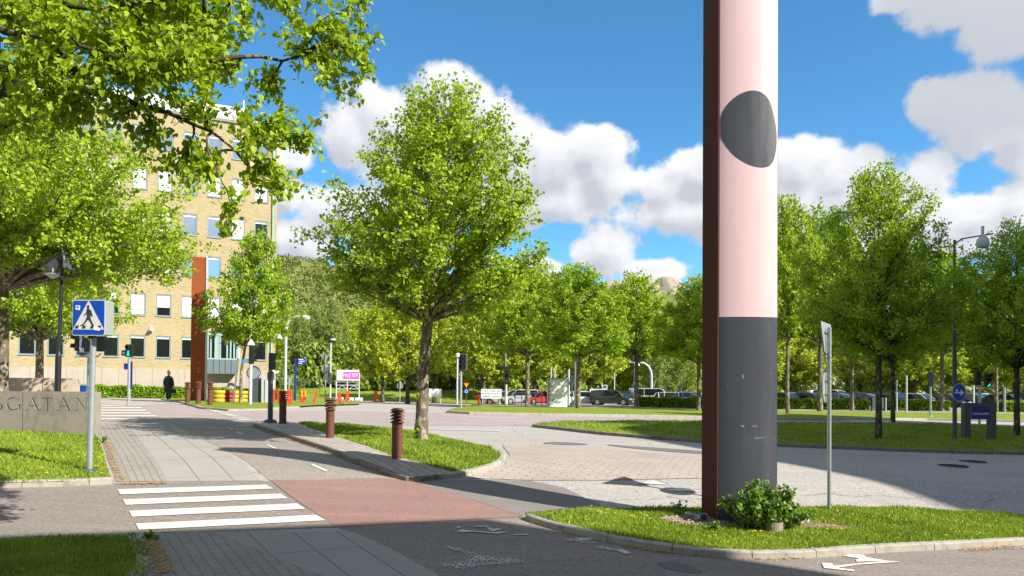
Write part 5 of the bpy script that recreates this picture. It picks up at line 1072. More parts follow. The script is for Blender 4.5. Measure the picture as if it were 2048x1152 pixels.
def walls():
    A = G(178, 881); B = G(0, 873); dv = A[:2] - B[:2]; th = math.atan2(dv[1], dv[0]); d = dv / np.linalg.norm(dv)
    zt = ZH(A[0], A[1], 783.5); z0 = float(T(A[0], A[1])) - 0.4
    root = thing('concrete_wall', 'grey concrete wall with the engraved letters SGATEN, nearest at the left', 'wall', (A[0], A[1], 0), th)
    def fx(px): k = (px - CX) / F_PX; return (k * A[1] - A[0]) / (d[0] - k * d[1])
    xj = fx(45.5); L = slab_letters(); cut = MB(); zl0 = ZH(A[0], A[1], 822); zl1 = ZH(A[0], A[1], 796); hh = zl1 - zl0
    spots = [('S', -9, 8), ('G', 10, 42), ('A', 50, 79), ('T', 81, 103), ('E', 104, 122), ('A', 117, 144), ('N', 150, 178)]
    spots = [('S', -12, 7), ('G', 11, 42), ('A', 50, 80), ('T', 82, 105), ('E', 106, 122), ('N', 150, 177)]
    # the photograph shows S G A T A N shapes; the leaf shadow hides the fifth letter's feet
    spots = [('S', -12, 7), ('G', 11, 42), ('A', 50, 80), ('T', 83, 105), ('A', 112, 142), ('N', 150, 177)]
    for ch, a, b in spots:
        w_, st = L[ch]; xa, xb = fx(a), fx(b); k = (xb - xa) / w_
        for j, s in enumerate(st): cut.prism([(xa + p[0]*k, zl0 + p[1]*hh) for p in s], -0.05 - 0.001*j, 0.017 + 0.0007*j)
    blocks = []
    for (xa, xb) in ((fx(-60), xj - 0.012), (xj + 0.012, 0.0)):
        mb = MB(); wall_box(mb, xa, xb, z0, zt, 0, 0.55); blocks.append(mb)
    lo = cut.build('cutter', None); lo.parent = root
    for i, mb in enumerate(blocks):
        o = mb.build('wall_block', M_CONC, root); md = o.modifiers.new('b', 'BOOLEAN'); md.object = lo; md.operation = 'DIFFERENCE'; md.solver = 'EXACT'; md.use_self = True
        bpy.context.view_layer.update(); dg = bpy.context.evaluated_depsgraph_get(); me = bpy.data.meshes.new_from_object(o.evaluated_get(dg)); o.modifiers.clear(); o.data = me; print('wall faces', len(me.polygons))
    bpy.data.objects.remove(lo)
    j = MB(); wall_box(j, xj - 0.012, xj + 0.012, z0, zt - .03, 0.05, 0.5); j.build('joint', M_KERBD, root)
    # back wall, paler and higher
    C = PZ(155, 760, 28.5); Dp = PZ(0, 760, 27.8); dv = C[:2] - Dp[:2]; th2 = math.atan2(dv[1], dv[0]); zt2 = ZH(C[0], C[1], 757); r2 = thing('concrete_wall', 'plain pale concrete wall standing behind the engraved wall, higher', 'wall', (C[0], C[1], 0), th2)
    d2 = dv / np.linalg.norm(dv)
    def fx2(px): k = (px - CX) / F_PX; return (k * C[1] - C[0]) / (d2[0] - k * d2[1])
    e = [fx2(-60), fx2(8), fx2(85), 0.0]
    for xa, xb in zip(e[:-1], e[1:]): mb = MB(); wall_box(mb, xa + .012, xb - .012, z0, zt2, 0, .4); mb.build('wall_block', M_CONC2, r2)
walls()

# ------------------------------------------------------------------ tall pillars
def pillar():
    p = G(1437, 1047, 0.12); Zf = p[1]; xl = p[0]; r_ = PZ(1553, 900, Zf + 0.02); wv = r_[0] - xl; H = 10.3; z0 = p[2] - .15
    root = thing('tall_pillar', 'very tall pillar with pink front, dark grey foot and round dark grey spot, dark rusty side', 'pillar', (xl, Zf, z0))
    back = PZ(1403.5, 900, Zf + 0.66); xb = back[0] - xl
    m, t, pp, out = newmat('pillar_front'); co = objco(t); s = t.nodes.new('ShaderNodeSeparateXYZ'); t.links.new(co, s.inputs[0])
    zsplit = ZH(xl, Zf, 634) - z0; zc1 = ZH(xl, Zf, 180) - z0; zc0 = ZH(xl, Zf, 336) - z0
    # the enamelled front: bulging panel between the corten cheeks; spot and foot are separate sheets laid on it
    n = 18; bul = 0.075
    def fy(u): return -bul * (1 - (2*u - 1)**2) ** 0.9 if 0 < u < 1 else 0.0
    def strip(name, z0_, z1_, off, mat):
        V = []; F = []
        for i in range(n + 1):
            u = i / n; V += [(wv*u, fy(u) - off, z0_), (wv*u, fy(u) - off, z1_)]
        for i in range(n): F.append((2*i, 2*i+2, 2*i+3, 2*i+1))
        mb = MB(); mb.add(V, F); return mb.build(name, mat, root, True)
    M_PK = pmat('pink_enamel', (0.80, 0.56, 0.57), 0.42, 0.0, 0.025, 0.8, spec=0.75); M_PG = pmat('grey_enamel', (0.066, 0.073, 0.09), 0.40, 0.05, 0.10, 0.7, spec=0.45, dirt=(0.08, 0.088, 0.105))
    for M_, k_ in ((M_PK, 0.90), (M_PG, 0.82)):
        t_ = M_.node_tree; p_n = [n_ for n_ in t_.nodes if n_.type == 'BSDF_PRINCIPLED'][0]; src_ = p_n.inputs['Base Color'].links[0].from_socket
        st_ = noise(t_, 3.0, 6, 0.7, objco(t_, 0, (3.0, 3.0, 0.10))); t_.links.new(mixc(t_, mixv(t_, ramp(t_, st_, 0.48, 0.70), 0.6), src_, mixc(t_, 1.0, src_, (k_, k_, k_ * .97), 'MULTIPLY')), p_n.inputs['Base Color'])
        rr__ = ramp(t_, noise(t_, 2.0, 5, 0.7, objco(t_, 0, (2.0, 2.0, 0.2))), 0.3, 0.8); mp__ = t_.nodes.new('ShaderNodeMapRange'); mp__.inputs[3].default_value = 0.30; mp__.inputs[4].default_value = 0.52; t_.links.new(rr__, mp__.inputs[0]); t_.links.new(mp__.outputs[0], p_n.inputs['Roughness'])
    strip('pink_panel', zsplit, H, 0.0, M_PK); strip('grey_panel', 0, zsplit, 0.0, M_PG)
    # spot: outline traced as the real sheet shape on the panel
    ol = [(1436, 262), (1438, 232), (1447, 213), (1462, 196), (1480, 185), (1500, 180), (1518, 184), (1531, 195), (1539, 210), (1545, 232), (1550, 255), (1552.0, 275), (1550, 300), (1545, 320), (1537, 332), (1524, 335.5), (1505, 334), (1485, 326), (1463, 311), (1447, 290), (1439, 275)]
    P = []
    for x, y in ol:
        u = (x - 1437) / 116.0; u = min(max(u, 0.012), 0.988); z = ZH(xl + wv*u, Zf + fy(u), y) - z0; P.append((u, z))
    bm = bmesh.new(); vs = [bm.verts.new((u * wv, 0, z)) for u, z in smooth_poly(P, True, 2)]; f = bm.faces.new(vs)
    bmesh.ops.triangulate(bm, faces=bm.faces[:])
    for i in range(1, n): bmesh.ops.bisect_plane(bm, geom=bm.verts[:] + bm.edges[:] + bm.faces[:], plane_co=(wv*i/n, 0, 0), plane_no=(1, 0, 0))
    for v in bm.verts:
        u = v.co.x / wv; k = u * n; i = min(int(k + 1e-4), n - 1); v.co.y = fy(i/n) * (1 - (k - i)) + fy((i+1)/n) * (k - i) - 0.004
    bmesh.ops.recalc_face_normals(bm, faces=bm.faces[:])
    for f in bm.faces:
        if f.normal.y > 0: f.normal_flip()
    me = bpy.data.meshes.new('dark_spot'); bm.to_mesh(me); bm.free(); me.materials.append(M_PG); me.shade_smooth(); o = bpy.data.objects.new('dark_spot', me); col.objects.link(o); o.parent = root
    # corten body behind the panel
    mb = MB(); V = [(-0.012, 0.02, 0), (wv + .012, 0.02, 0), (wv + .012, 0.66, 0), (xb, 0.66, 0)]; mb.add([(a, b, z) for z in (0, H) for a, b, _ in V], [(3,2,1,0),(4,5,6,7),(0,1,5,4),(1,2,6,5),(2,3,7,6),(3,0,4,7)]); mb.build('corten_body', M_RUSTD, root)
    mb = MB(); mb.box((-0.022, -0.005, H/2), (0.014, 0.05, H)); mb.build('edge_strip', M_RUST, root)
    # scratches and scuffs on the foot
    mb = MB(); rng = random.Random(3)
    for (x, y, w_, h_, sl) in ((1521, 874.5, 38, 2.0, -.10), (1480, 851, 12, 3, .2), (1506, 852, 14, 2, .0), (1538, 746, 3, 3, 0), (1482, 753, 3, 8, 0), (1453, 773, 2, 3, 0), (1457, 775, 2, 2, 0), (1534, 948, 2, 4, 0), (1545, 877, 6, 1.2, 0)):
        u = (x - 1437) / 116; s_ = SZ(Zf); xx = wv * u; z = ZH(xl, Zf, y) - z0
        for q in range(3):
            a = rng.uniform(-.4, .4) * w_ / s_; ww = w_ / s_ * rng.uniform(.25, .6); hh = h_ / s_ * rng.uniform(.3, .6); zz = z - a * sl + rng.uniform(-.4, .4) * h_ / s_; x0, x1 = xx + a - ww/2, xx + a + ww/2
            def Y(xv): uu = min(max(xv / wv, 0), 1); k = uu * n; i = min(int(k), n-1); return fy(i/n)*(1-(k-i)) + fy((i+1)/n)*(k-i) - 0.0025
            mb.add([(x0, Y(x0), zz - hh/2 + sl*ww/2), (x1, Y(x1), zz - hh/3 - sl*ww/2), (x1, Y(x1), zz + hh/3 - sl*ww/2), (x0, Y(x0), zz + hh/2 + sl*ww/2)], [(0,1,2,3)])
    mb.build('scuff', pmat('scuffed_paint', (0.30, 0.32, 0.35), .6), root)
    mb = MB(); mb.box((wv * .5, .3, H + .02), (wv * .98, 0.6, .03)); mb.build('cap', M_DGREY, root)
    return p
PP = pillar()
def far_pillar():
    p = G(380, 805); q = PZ(409.5, 800, p[1] + 0.25); w_ = q[0] - p[0]; H = ZH(p[0], p[1], 508) - p[2]
    t = thing('tall_pillar', 'distant tall pillar with orange rusty side in front of the yellow building', 'pillar', (p[0], p[1], p[2] - .15), math.atan2(.25, w_)); L = math.hypot(w_, .25)
    mb = MB(); mb.box((L/2, .45, H/2), (L, .9, H)); mb.build('corten_body', M_RUSTO, t)
    mb = MB(); mb.box((L + .02, .42, H/2 + .05), (.06, .95, H + .08)); mb.build('pale_edge', M_LGREY, t)
far_pillar()
def light_well(px, py, r, h, mat, label):
    p = G(px, py, 0.12); t = thing('ground_spotlight', label, 'ground spotlight', p); mb = MB(); mb.lathe([(r, -.05), (r, h), (r*.86, h), (r*.86, -.02)], n=26); mb.build('housing', mat, t)
    mb = MB(); mb.lathe([(r*.84, h - .05), (r*.84, h - .03)], n=20)
    for i in range(-2, 3): mb.box((i*r*.3, 0, h - .012), (.014, 2*r*math.sqrt(1 - (i*.3)**2)*.9, .02))
    mb.build('grille', M_DGREY, t)
light_well(1545, 1064, 0.165, 0.17, M_CONC, 'pale grey round ground spotlight in the bush before the pillar')
light_well(1391, 1044, 0.185, 0.15, M_DGREY, 'dark round ground spotlight left of the tall pillar, in its shadow')
def litter_bits():
    for px, py, lb in ((1603, 1048, 'crumpled white scrap of paper left of the other by the bush'), (1614, 1045, 'crumpled white scrap of paper in the litter right of the bush')):
        p = G(px, py, 0.15); rng = random.Random(px); bm = bmesh.new(); bmesh.ops.create_icosphere(bm, subdivisions=2, radius=.045)
        for v in bm.verts: v.co *= rng.uniform(.6, 1.3); v.co.z *= .6
        me = bpy.data.meshes.new('paper_scrap'); bm.to_mesh(me); bm.free(); me.materials.append(M_WHITE); o = bpy.data.objects.new('paper_scrap', me); col.objects.link(o); o.location = (p[0], p[1], p[2] + .03); tag(o, lb, 'litter')
litter_bits()

# ------------------------------------------------------------------ rusty louvred bollards
def bollard_tpl():
    H, R = 1.2, 0.128; out = []
    mb = MB(); mb.lathe([(R, -.1), (R, .86), (R*.72, .86), (R*.72, 1.12)], n=22); out.append(('post', mb.mesh('post')))
    for i in range(4):
        z = .85 + i * .078; mb = MB(); mb.lathe([(R*1.38, z - .008), (R*1.42, z), (R*.92, z + .05), (R*.74, z + .05), (R*.74, z - .008)], n=22); out.append(('louvre', mb.mesh('louvre')))
    mb = MB(); mb.lathe([(R*1.40, 1.135), (R*1.44, 1.142), (R*.8, H - .005), (R*.75, H), (.01, H)], n=22); out.append(('cap', mb.mesh('cap')))
    for n_, me in out: me.materials.append(M_RUST); me.shade_smooth(); me.set_sharp_from_angle(angle=rad(35))
    return out
BT = bollard_tpl()
def bollard(px, py, top, label, group, dz=.12, rz=0):
    p = G(px, py, dz); h = ZH(p[0], p[1], top) - p[2]; r = thing('bollard_light', label, 'bollard', p, rz, group); r.scale = (h/1.2,) * 3
    for n_, me in BT: o = bpy.data.objects.new(n_, me); col.objects.link(o); o.parent = r
GBO = 'rusty louvred bollards along the paved strip'
bollard(794, 916, 816, 'nearest rusty bollard, standing by the front of the grass island', GBO)
bollard(660, 875, 796, 'middle rusty bollard of the paved strip, between the two others', GBO, rz=.4)
bollard(565.5, 847, 781, 'farthest rusty bollard of the paved strip, dark, beside the grey signal pole', GBO, rz=.9)
GB2 = 'rusty bollards around the orange pillar'
bollard(375, 806, 764, 'rusty bollard just left of the orange pillar, in its shadow', GB2, .09)
bollard(396.5, 808, 763, 'rusty bollard directly in front of the orange pillar', GB2, .09)
bollard(420, 811, 763, 'rusty bollard right of the orange pillar beside the painted tyres', GB2, .09)

# ------------------------------------------------------------------ painted tyres
def tyre_mesh(c1, c2):
    R, r = .31, .115; bm = bmesh.new(); nu, nv = 28, 12; V = []
    for i in range(nu):
        a = 2*math.pi*i/nu
        for j in range(nv):
            b = 2*math.pi*j/nv; rr = R - r + .02 + (r + .01) * (abs(math.cos(b))**.6) * (1 if math.cos(b) > 0 else -1); V.append(bm.verts.new((rr*math.cos(a), rr*math.sin(a), r * (abs(math.sin(b))**.6) * (1 if math.sin(b) > 0 else -1))))
    for i in range(nu):
        for j in range(nv):
            f = bm.faces.new((V[i*nv + j], V[((i+1)%nu)*nv + j], V[((i+1)%nu)*nv + (j+1)%nv], V[i*nv + (j+1)%nv])); f.smooth = True; f.material_index = 0 if (i*2//nu) == 0 else 1
    me = bpy.data.meshes.new('tyre'); bm.to_mesh(me); bm.free(); me.materials.append(c1); me.materials.append(c2); return me
M_TY = pmat('tyre_yellow', (0.58, 0.35, 0.02), .6, 0, .15, 6, dirt=(0.25, 0.15, 0.03)); M_TR = pmat('tyre_dark_red', (0.30, 0.03, 0.035), .6, 0, .15, 6, dirt=(0.12, 0.03, 0.03))
TYM = [tyre_mesh(M_TY, M_TY), tyre_mesh(M_TR, M_TR), tyre_mesh(M_TY, M_TR)]
for si, (px, k, nm) in enumerate(((437, 0, 'first'), (452, 1, 'second'), (466, 0, 'third'), (480, 2, 'fourth'), (489, 2, 'fifth'))):
    p = G(px, 805, .09); p = p + np.array([0, (.0, .25, .05, .4, .1)[si], 0])
    for j in range(3):
        o = bpy.data.objects.new('tyre', TYM[k]); col.objects.link(o); o.location = (p[0] + .01*j, p[1], p[2] + .115 + .232*j); o.rotation_euler = (0, 0, 3.3 + .3*j if k == 2 else 0)
        tag(o, f'{("yellow","dark red","yellow and red")[k]} painted tyre, {("bottom","middle","top")[j]} of the {nm} stack from the left', 'tyre', 'painted tyres stacked on the corner lawn')

# ------------------------------------------------------------------ text helper (lettering becomes mesh)
def text_part(name, body, size, mat, parent, loc, depth=0.004, align='LEFT', rot=(math.pi/2, 0, 0), sx=1.0, width=None):
    cu = bpy.data.curves.new('t', 'FONT'); cu.body = body; cu.size = size; cu.extrude = depth; cu.align_x = align
    to = bpy.data.objects.new('t', cu); col.objects.link(to); bpy.context.view_layer.update(); dg = bpy.context.evaluated_depsgraph_get(); me = bpy.data.meshes.new_from_object(to.evaluated_get(dg)); bpy.data.objects.remove(to)
    me.materials.clear(); me.materials.append(mat)
    if width: sx = width / (max(v.co.x for v in me.vertices) - min(v.co.x for v in me.vertices))
    o = bpy.data.objects.new(name, me); col.objects.link(o); o.parent = parent; o.location = loc; o.rotation_euler = rot; o.scale = (sx, 1, 1); return o

# ------------------------------------------------------------------ signs
def round_rect(x0, x1, z0, z1, r, n=5):
    out = []
    for cx_, cz_, a0 in ((x1-r, z1-r, 0), (x0+r, z1-r, 90), (x0+r, z0+r, 180), (x1-r, z0+r, 270)):
        for i in range(n+1): a = rad(a0 + 90*i/n); out.append((cx_ + r*math.cos(a), cz_ + r*math.sin(a)))
    return out
def crossing_sign():
    p = G(178.5, 942, .13); t = thing('crossing_sign', 'blue pedestrian crossing sign with walking figure on a box and grey pole', 'road sign', p, rad(-3)); s = SZ(p[1])
    z = lambda py: ZH(p[0], p[1], py) - p[2]
    mb = MB(); mb.tube([(0, 0, -.1), (0.045, 0, z(676))], .055, 14); mb.build('pole', M_GALV, t)
    mb = MB(); mb.lathe([(.17, -.02), (.16, .015), (.07, .045)], n=18); mb.build('base_plate', M_DGREY, t)
    zb, zt = z(672), z(602); x0, x1 = (150 - 179)/s, (216.5 - 179)/s; yf = -0.16; W_ = x1 - x0; Hh = zt - zb
    mb = MB(); mb.prism(round_rect(x0 + .015, x1 + .0, zb, zt, .03), yf + .012, yf + .30); bx = mb.build('lightbox', pmat('lightbox_grey', (0.30, 0.335, 0.30), .55, .1, .08, 4), t)
    mb = MB(); mb.prism(round_rect(x0, x1, zb - .005, zt + .005, .035), yf, yf + .012); fr = mb.build('border', M_LGREY, t)
    b = .014; mb = MB(); mb.prism(round_rect(x0 + b, x1 - b, zb + b, zt - b, .025), yf - .004, yf); face = mb.build('sign_face', M_BLUE, t)
    def X(u): return x0 + b + (W_ - 2*b) * u
    def Zz(v): return zb + b + (Hh - 2*b) * v
    M_W = pmat('sign_white', (0.62, 0.63, 0.62), .4, 0, .05, 4)
    mb = MB(); mb.prism([(X(.01), Zz(.15)), (X(.99), Zz(.15)), (X(.985), Zz(.175)), (X(.51), Zz(.985)), (X(.48), Zz(.985)), (X(.015), Zz(.175))], yf - .007, yf - .004); mb.build('white_triangle', M_W, face)
    mb = MB(); y0, y1 = yf - .010, yf - .007; R = lambda u, v: (X(u), Zz(v))
    mb.disc(R(.485, .83), .026, y0, y1, 14); mb.prism([R(.455, .80), R(.515, .80), R(.51, .74), R(.46, .74)], y0, y1)
    mb.prism([R(.44, .755), R(.53, .755), R(.575, .70), R(.56, .50), R(.45, .50), R(.43, .68)], y0 - .0003, y1)
    mb.prism([R(.55, .74), R(.59, .70), R(.635, .55), R(.615, .52), R(.60, .53), R(.555, .64)], y0 - .0006, y1)
    mb.prism([R(.44, .72), R(.455, .64), R(.36, .55), R(.34, .57), R(.43, .66)], y0 - .0009, y1); mb.prism([R(.45, .52), R(.53, .50), R(.44, .38), R(.32, .25), R(.25, .265), R(.24, .28), R(.30, .29), R(.40, .41)], y0 - .0012, y1)
    mb.prism([R(.49, .52), R(.56, .51), R(.60, .41), R(.68, .27), R(.66, .24), R(.63, .25), R(.57, .36), R(.50, .44)], y0 - .0015, y1)
    for u in (.06, .29, .55, .78): mb.prism([R(u, .18), R(u + .11, .18), R(u + .135, .27), R(u + .045, .27)], y0, y1)
    mb.build('walking_figure', M_SIL, face)
    mb = MB(); mb.prism([R(.08, .73), R(.22, .72), R(.23, .86), R(.09, .865)], y0 - .002, y1 - .001); mb.build('sticker', M_WHITE, face)
    mb = MB(); mb.prism([R(.10, .80), R(.19, .79), R(.2, .84), R(.12, .845)], y0 - .004, y0 - .002); mb.prism([R(.11, .74), R(.15, .74), R(.16, .78)], y0 - .004, y0 - .002); mb.build('sticker_print', M_LBLUE, face)
    mb = MB(); mb.prism([R(.66, .145), R(.86, .11), R(.88, .20), R(.68, .25)], y0 - .003, y1 - .001); mb.build('sticker', M_WHITE, face)
    mb = MB(); mb.box((.02, .0, zb - .03), (.10, .12, .05)); mb.build('bracket', M_BLACK, t)
crossing_sign()
def back_sign(shape, s, t, cx_, cz_, size, y=0.05, rz=None, mat=M_SIGNBACK):
    mb = MB()
    if shape == 'yield':
        h = size * .866; pts = [(-size/2, h/2), (size/2, h/2), (0, -h/2)]; o = [];
        for i in range(3):
            a, b, c = np.array(pts[i-1]), np.array(pts[i]), np.array(pts[(i+1) % 3]); o += [tuple(b + (a-b)*.07), tuple(b*.985 + 0), tuple(b + (c-b)*.07)]
        mb.prism([(cx_ + u, cz_ + v) for u, v in o], y, y + .02); fr = [(cx_ + u*.93, cz_ + v*.93) for u, v in o]
    else: mb.disc((cx_, cz_), size/2, y, y + .02, 28)
    nm = 'yield_plate' if shape == 'yield' else 'round_plate'; pl = mb.build(nm, mat, t)
    mb = MB()
    for zz in ((cz_ + size*.22), (cz_ - size*.22)): mb.box((cx_, y - .015, zz), (size*.35, .03, .03))
    mb.build('bracket', M_GALV, pl)
    return pl
def yield_sign():
    p = G(1658.3, 1018, .12); t = thing('yield_sign', 'steel pole right of the tall pillar, yield and round sign seen nearly edge-on', 'road sign', p, rad(56)); z = lambda py: ZH(p[0], p[1], py) - p[2]
    mb = MB(); mb.tube([(0, 0, -.1), (0, 0, z(655))], .038, 14); mb.lathe([(.043, z(690)), (.043, z(690) + .05)]); mb.lathe([(.044, z(715)), (.044, z(715)+.04)]); mb.lathe([(.044, z(757)), (.044, z(757)+.04)]); mb.lathe([(.044, z(800)), (.044, z(800)+.04)]); mb.build('pole', M_GALV, t, True)
    # local x runs away from the camera; the plates face away with their backs half turned to the camera
    back_sign('yield', 0, t, 0.0, (z(645) + z(726))/2, .90, .06); back_sign('round', 0, t, 0.0, (z(738) + z(812))/2, .60, .06)
    mb = MB(); mb.prism([(-.40, z(652)), (.40, z(652)), (0, z(722))], .083, .088); mb.build('yellow_face', M_YELLOW, t)
    mb = MB(); mb.disc((0, (z(738) + z(812))/2), .28, .083, .088); mb.build('blue_face', M_BLUE, t)
yield_sign()
def arrow_sign():
    p = G(1909.5, 883, .12); t = thing('street_lamp', 'tall grey lamp post with a round blue arrow sign, its lamp among the tree tops', 'street lamp', p); z = lambda py: ZH(p[0], p[1], py) - p[2]; s = SZ(p[1])
    zt = z(480); mb = MB(); mb.tube([(0, 0, -.1), (0, 0, z(700))], .085, 12, True); mb.tube([(0, 0, z(700)), (.0, 0, zt)], [.065, .05], 10); mb.build('pole', M_DGREY, t)
    mb = MB(); mb.tube([(-.1, 0, zt - .25), (.3, 0, zt + .05), (1.62, 0, z(466.5))], .03, 8); a = mb.build('arm', M_DGREY, t)
    mb = MB(); c = ((1966-1909.5)/s, 0, z(488)); mb.lathe([(.22, -.12), (.27, .0), (.22, .2), (.10, .34), (.06, .42), (.06, .75)], c, 18); mb.build('lamp_head', M_LGREY, t, True)
    c = ((1914.5 - 1909.5)/s, z(785)); mb = MB(); mb.disc(c, .37, -.14, -.12, 30, .76); pl = mb.build('round_plate', M_LGREY, t); mb = MB(); mb.disc(c, .345, -.144, -.14, 30, .76); f = mb.build('sign_face', M_BLUE, pl)
    mb = MB(); x, zz = c; mb.prism([(x-.19, zz-.03), (x+.06, zz-.035), (x+.06, zz+.02), (x-.19, zz+.02)], -.149, -.144); mb.prism([(x+.06, zz-.14), (x+.21, zz-.01), (x+.06, zz+.13)], -.149, -.144); mb.prism([(x-.14, zz+.04), (x-.06, zz+.04), (x-.06, zz+.13), (x-.14, zz+.13)], -.149, -.144); mb.build('arrow', M_WHITE, f)
    mb = MB(); mb.box((x - .03, -.06, zz), (.1, .14, .05)); mb.box((x + .0, -.09, zz - .38), (.05, .04, .07)); mb.build('bracket', M_GALV, t)
arrow_sign()
def name_sign():
    pa = G(1937, 882, .12); pb = G(1985, 882, .12); c = (pa + pb)/2; s = SZ(c[1]); z = lambda py: ZH(c[0], c[1], py) - c[2]; t = thing('street_name_sign', 'blue street name sign reading Lindholmsallén in a grey frame on the shaded island', 'street sign', c); X = lambda px: (px - 1961)/s
    for xa, xb in ((1927, 1939), (1978, 1990)):
        mb = MB(); mb.box(((X(xa)+X(xb))/2, .05, z(812)/2 - .05), (X(xb)-X(xa), .30, z(812) + .1)); mb.build('post', M_DGREY, t, bevel=.008)
    mb = MB(); mb.box((X(1958.5), .05, z(810)), (X(1990)-X(1927)+.02, .32, z(806)-z(814))); mb.build('top_beam', M_DGREY, t)
    za, zb = z(839), z(813); mb = MB(); mb.box((X(1961.5), -.06, (za+zb)/2), (X(1984)-X(1939.5), .05, zb-za)); mb.build('white_rim', M_LGREY, t)
    mb = MB(); mb.box((X(1961.5), -.087, (za+zb)/2), (X(1984)-X(1939.5)-.03, .008, zb-za-.03)); pl = mb.build('name_plate', M_DBLUE, t)
    text_part('lettering', 'Lindholmsallén', .165, M_WHITE, pl, (X(1943.5), -.093, z(829.5)), .002, width=X(1975) - X(1943.5))
name_sign()
def info_board():
    a, b = G(1744, 822, .12), G(1768, 822, .12); t = thing('information_board', 'dark grey information board on two posts in front of the hedge', 'board', (a + b)/2); z = lambda py: ZH(a[0], a[1], py) - a[2]; w_ = b[0] - a[0]
    for x in (-w_/2, w_/2): mb = MB(); mb.box((x, 0, z(795)/2), (.09, .12, z(795))); mb.build('post', M_BLACK, t)
    mb = MB(); mb.box((0, -.02, (z(795)+z(817))/2), (w_ + .05, .08, z(795)-z(817))); mb.build('panel', M_DGREY, t); mb = MB(); mb.box((w_/2 + .12, 0, z(795)/2), (.07, .1, z(795))); mb.build('side_rail', M_LGREY, t)
info_board()

# ------------------------------------------------------------------ signals
def housing(mb_parent, cx_, zc, w_, h_, d_, face, lens=None, n=3, name='signal_head', rz=0.0, y=0.0):
    """signal head: body, hoods, lenses; it faces -y turned by rz"""
    R = Matrix.Translation((cx_, y, zc)) @ Matrix.Rotation(rz, 4, 'Z'); mb = MB(); mb.prism(round_rect(-w_/2, w_/2, -h_/2, h_/2, w_*.12), -d_/2, d_/2); mb.xform(R); hd = mb.build(name, M_BLACK, mb_parent)
    for i in range(n):
        zz = h_/2 - h_*(i + .5)/n; r = min(w_*.36, h_/n*.42); mb = MB()
        for k in range(10):
            a, b = rad(-20 + 220*k/10), rad(-20 + 220*(k+1)/10); mb.add([(r*math.cos(a), -d_/2, zz + r*math.sin(a)), (r*math.cos(b), -d_/2, zz + r*math.sin(b)), (r*math.cos(b), -d_/2 - w_*.5, zz + r*math.sin(b) - .01), (r*math.cos(a), -d_/2 - w_*.5, zz + r*math.sin(a) - .01)], [(0,1,2,3)])
        mb.xform(R); mb.build('hood', M_BLACK, hd)
        mb = MB(); mb.disc((0, zz), r*.88, -d_/2 - .012, -d_/2, 16); mb.xform(R); mb.build('lens', (lens or {}).get(i, M_LENSD), hd)
    if face:
        mb = MB(); mb.prism(round_rect(-w_*.62, w_*.62, -h_*.54, h_*.54, w_*.15), d_/2, d_/2 + .01); mb.xform(R); mb.build('backboard', face, hd)
    return hd
M_LENSD = pmat('dark_lens', (0.03, 0.02, 0.02), .2, 0, .2, 5); M_GREENL = emat('green_light', (0.0, 0.85, 0.50), 1.1); M_LENSW = pmat('pale_lens', (.5, .5, .48), .3)
def poleT(px, py, top, r, name, label, cat, mat=M_GALV, dz=.05, Z=None, n=10):
    if Z is None: p = G(px, py, dz)
    else: q = PZ(px, 750, Z); p = np.array([q[0], q[1], float(T(q[0], q[1]))])
    t = thing(name, label, cat, p); z = lambda y: ZH(p[0], p[1], y) - p[2]; mb = MB(); mb.tube([(0, 0, -.1), (0, 0, z(top))], r, n); mb.build('pole', mat, t); return t, z, SZ(p[1]), p
# green man
t, z, s, p = poleT(257.5, 809.5, 716, .075, 'pedestrian_signal', 'pedestrian signal showing green in front of the yellow building', 'traffic signal')
hd = housing(t, 0.0, (z(689)+z(714))/2, .30, z(689)-z(714), .2, None, {0: M_LENSD, 1: M_BLACK}, 2)
mb = MB(); zz = z(707); mb.disc((0, zz + .09), .035, -.135, -.12, 10); mb.prism([(-.06, zz - .10), (.06, zz - .10), (.05, zz + .05), (-.05, zz + .05)], -.135, -.12); mb.build('green_man', M_GREENL, t)
mb = MB(); mb.box((-.28, .02, z(706)), (.22, .03, z(700)-z(711))); mb.build('blue_sign', M_BLUE, t); mb = MB(); mb.prism([(-.33, z(708)), (-.24, z(708)), (-.24, z(704)), (-.33, z(704))], 0, .004); mb.build('sign_mark', M_WHITE, t)
mb = MB(); mb.box((.12, .0, z(750)), (.05, .06, z(716) - z(770))); mb.box((-.14, -.02, z(733)), (.16, .12, z(727)-z(739))); mb.build('control_box', M_DBLUE, t)
# signal assembly behind the crossing sign
p = PZ(177, 790, 31.0); p[2] = float(T(p[0], p[1])); t = thing('traffic_signal', 'traffic signal with two heads half hidden behind the blue crossing sign', 'traffic signal', p); z = lambda y: ZH(p[0], p[1], y) - p[2]; s = SZ(p[1])
mb = MB(); mb.tube([(0, 0, 0), (0.02, 0, z(707))], .085, 12); mb.build('pole', M_GALV, t)
mb = MB(); mb.tube([(-.42, 0, z(703)), (-.38, 0, z(710)), (-.15, 0, z(713)), (0, 0, z(712))], .04, 8); mb.tube([(.0, 0, z(712)), (.35, 0, z(713)), (.48, 0, z(707))], .035, 8); mb.tube([(-.42, 0, z(704)), (.05, 0, z(706))], .03, 8); mb.build('bracket_arm', M_GALV, t)
housing(t, -.42, (z(650)+z(702))/2, .36, z(650)-z(702), .2, M_LGREY, None, 3, rz=rad(-80)); housing(t, .47, (z(650)+z(703))/2, .34, z(650)-z(703), .24, None, None, 3, rz=rad(180))
mb = MB(); mb.box((-.30, .05, z(683)), (.10, .03, z(672)-z(698))); mb.build('blue_plate', M_DBLUE, t)
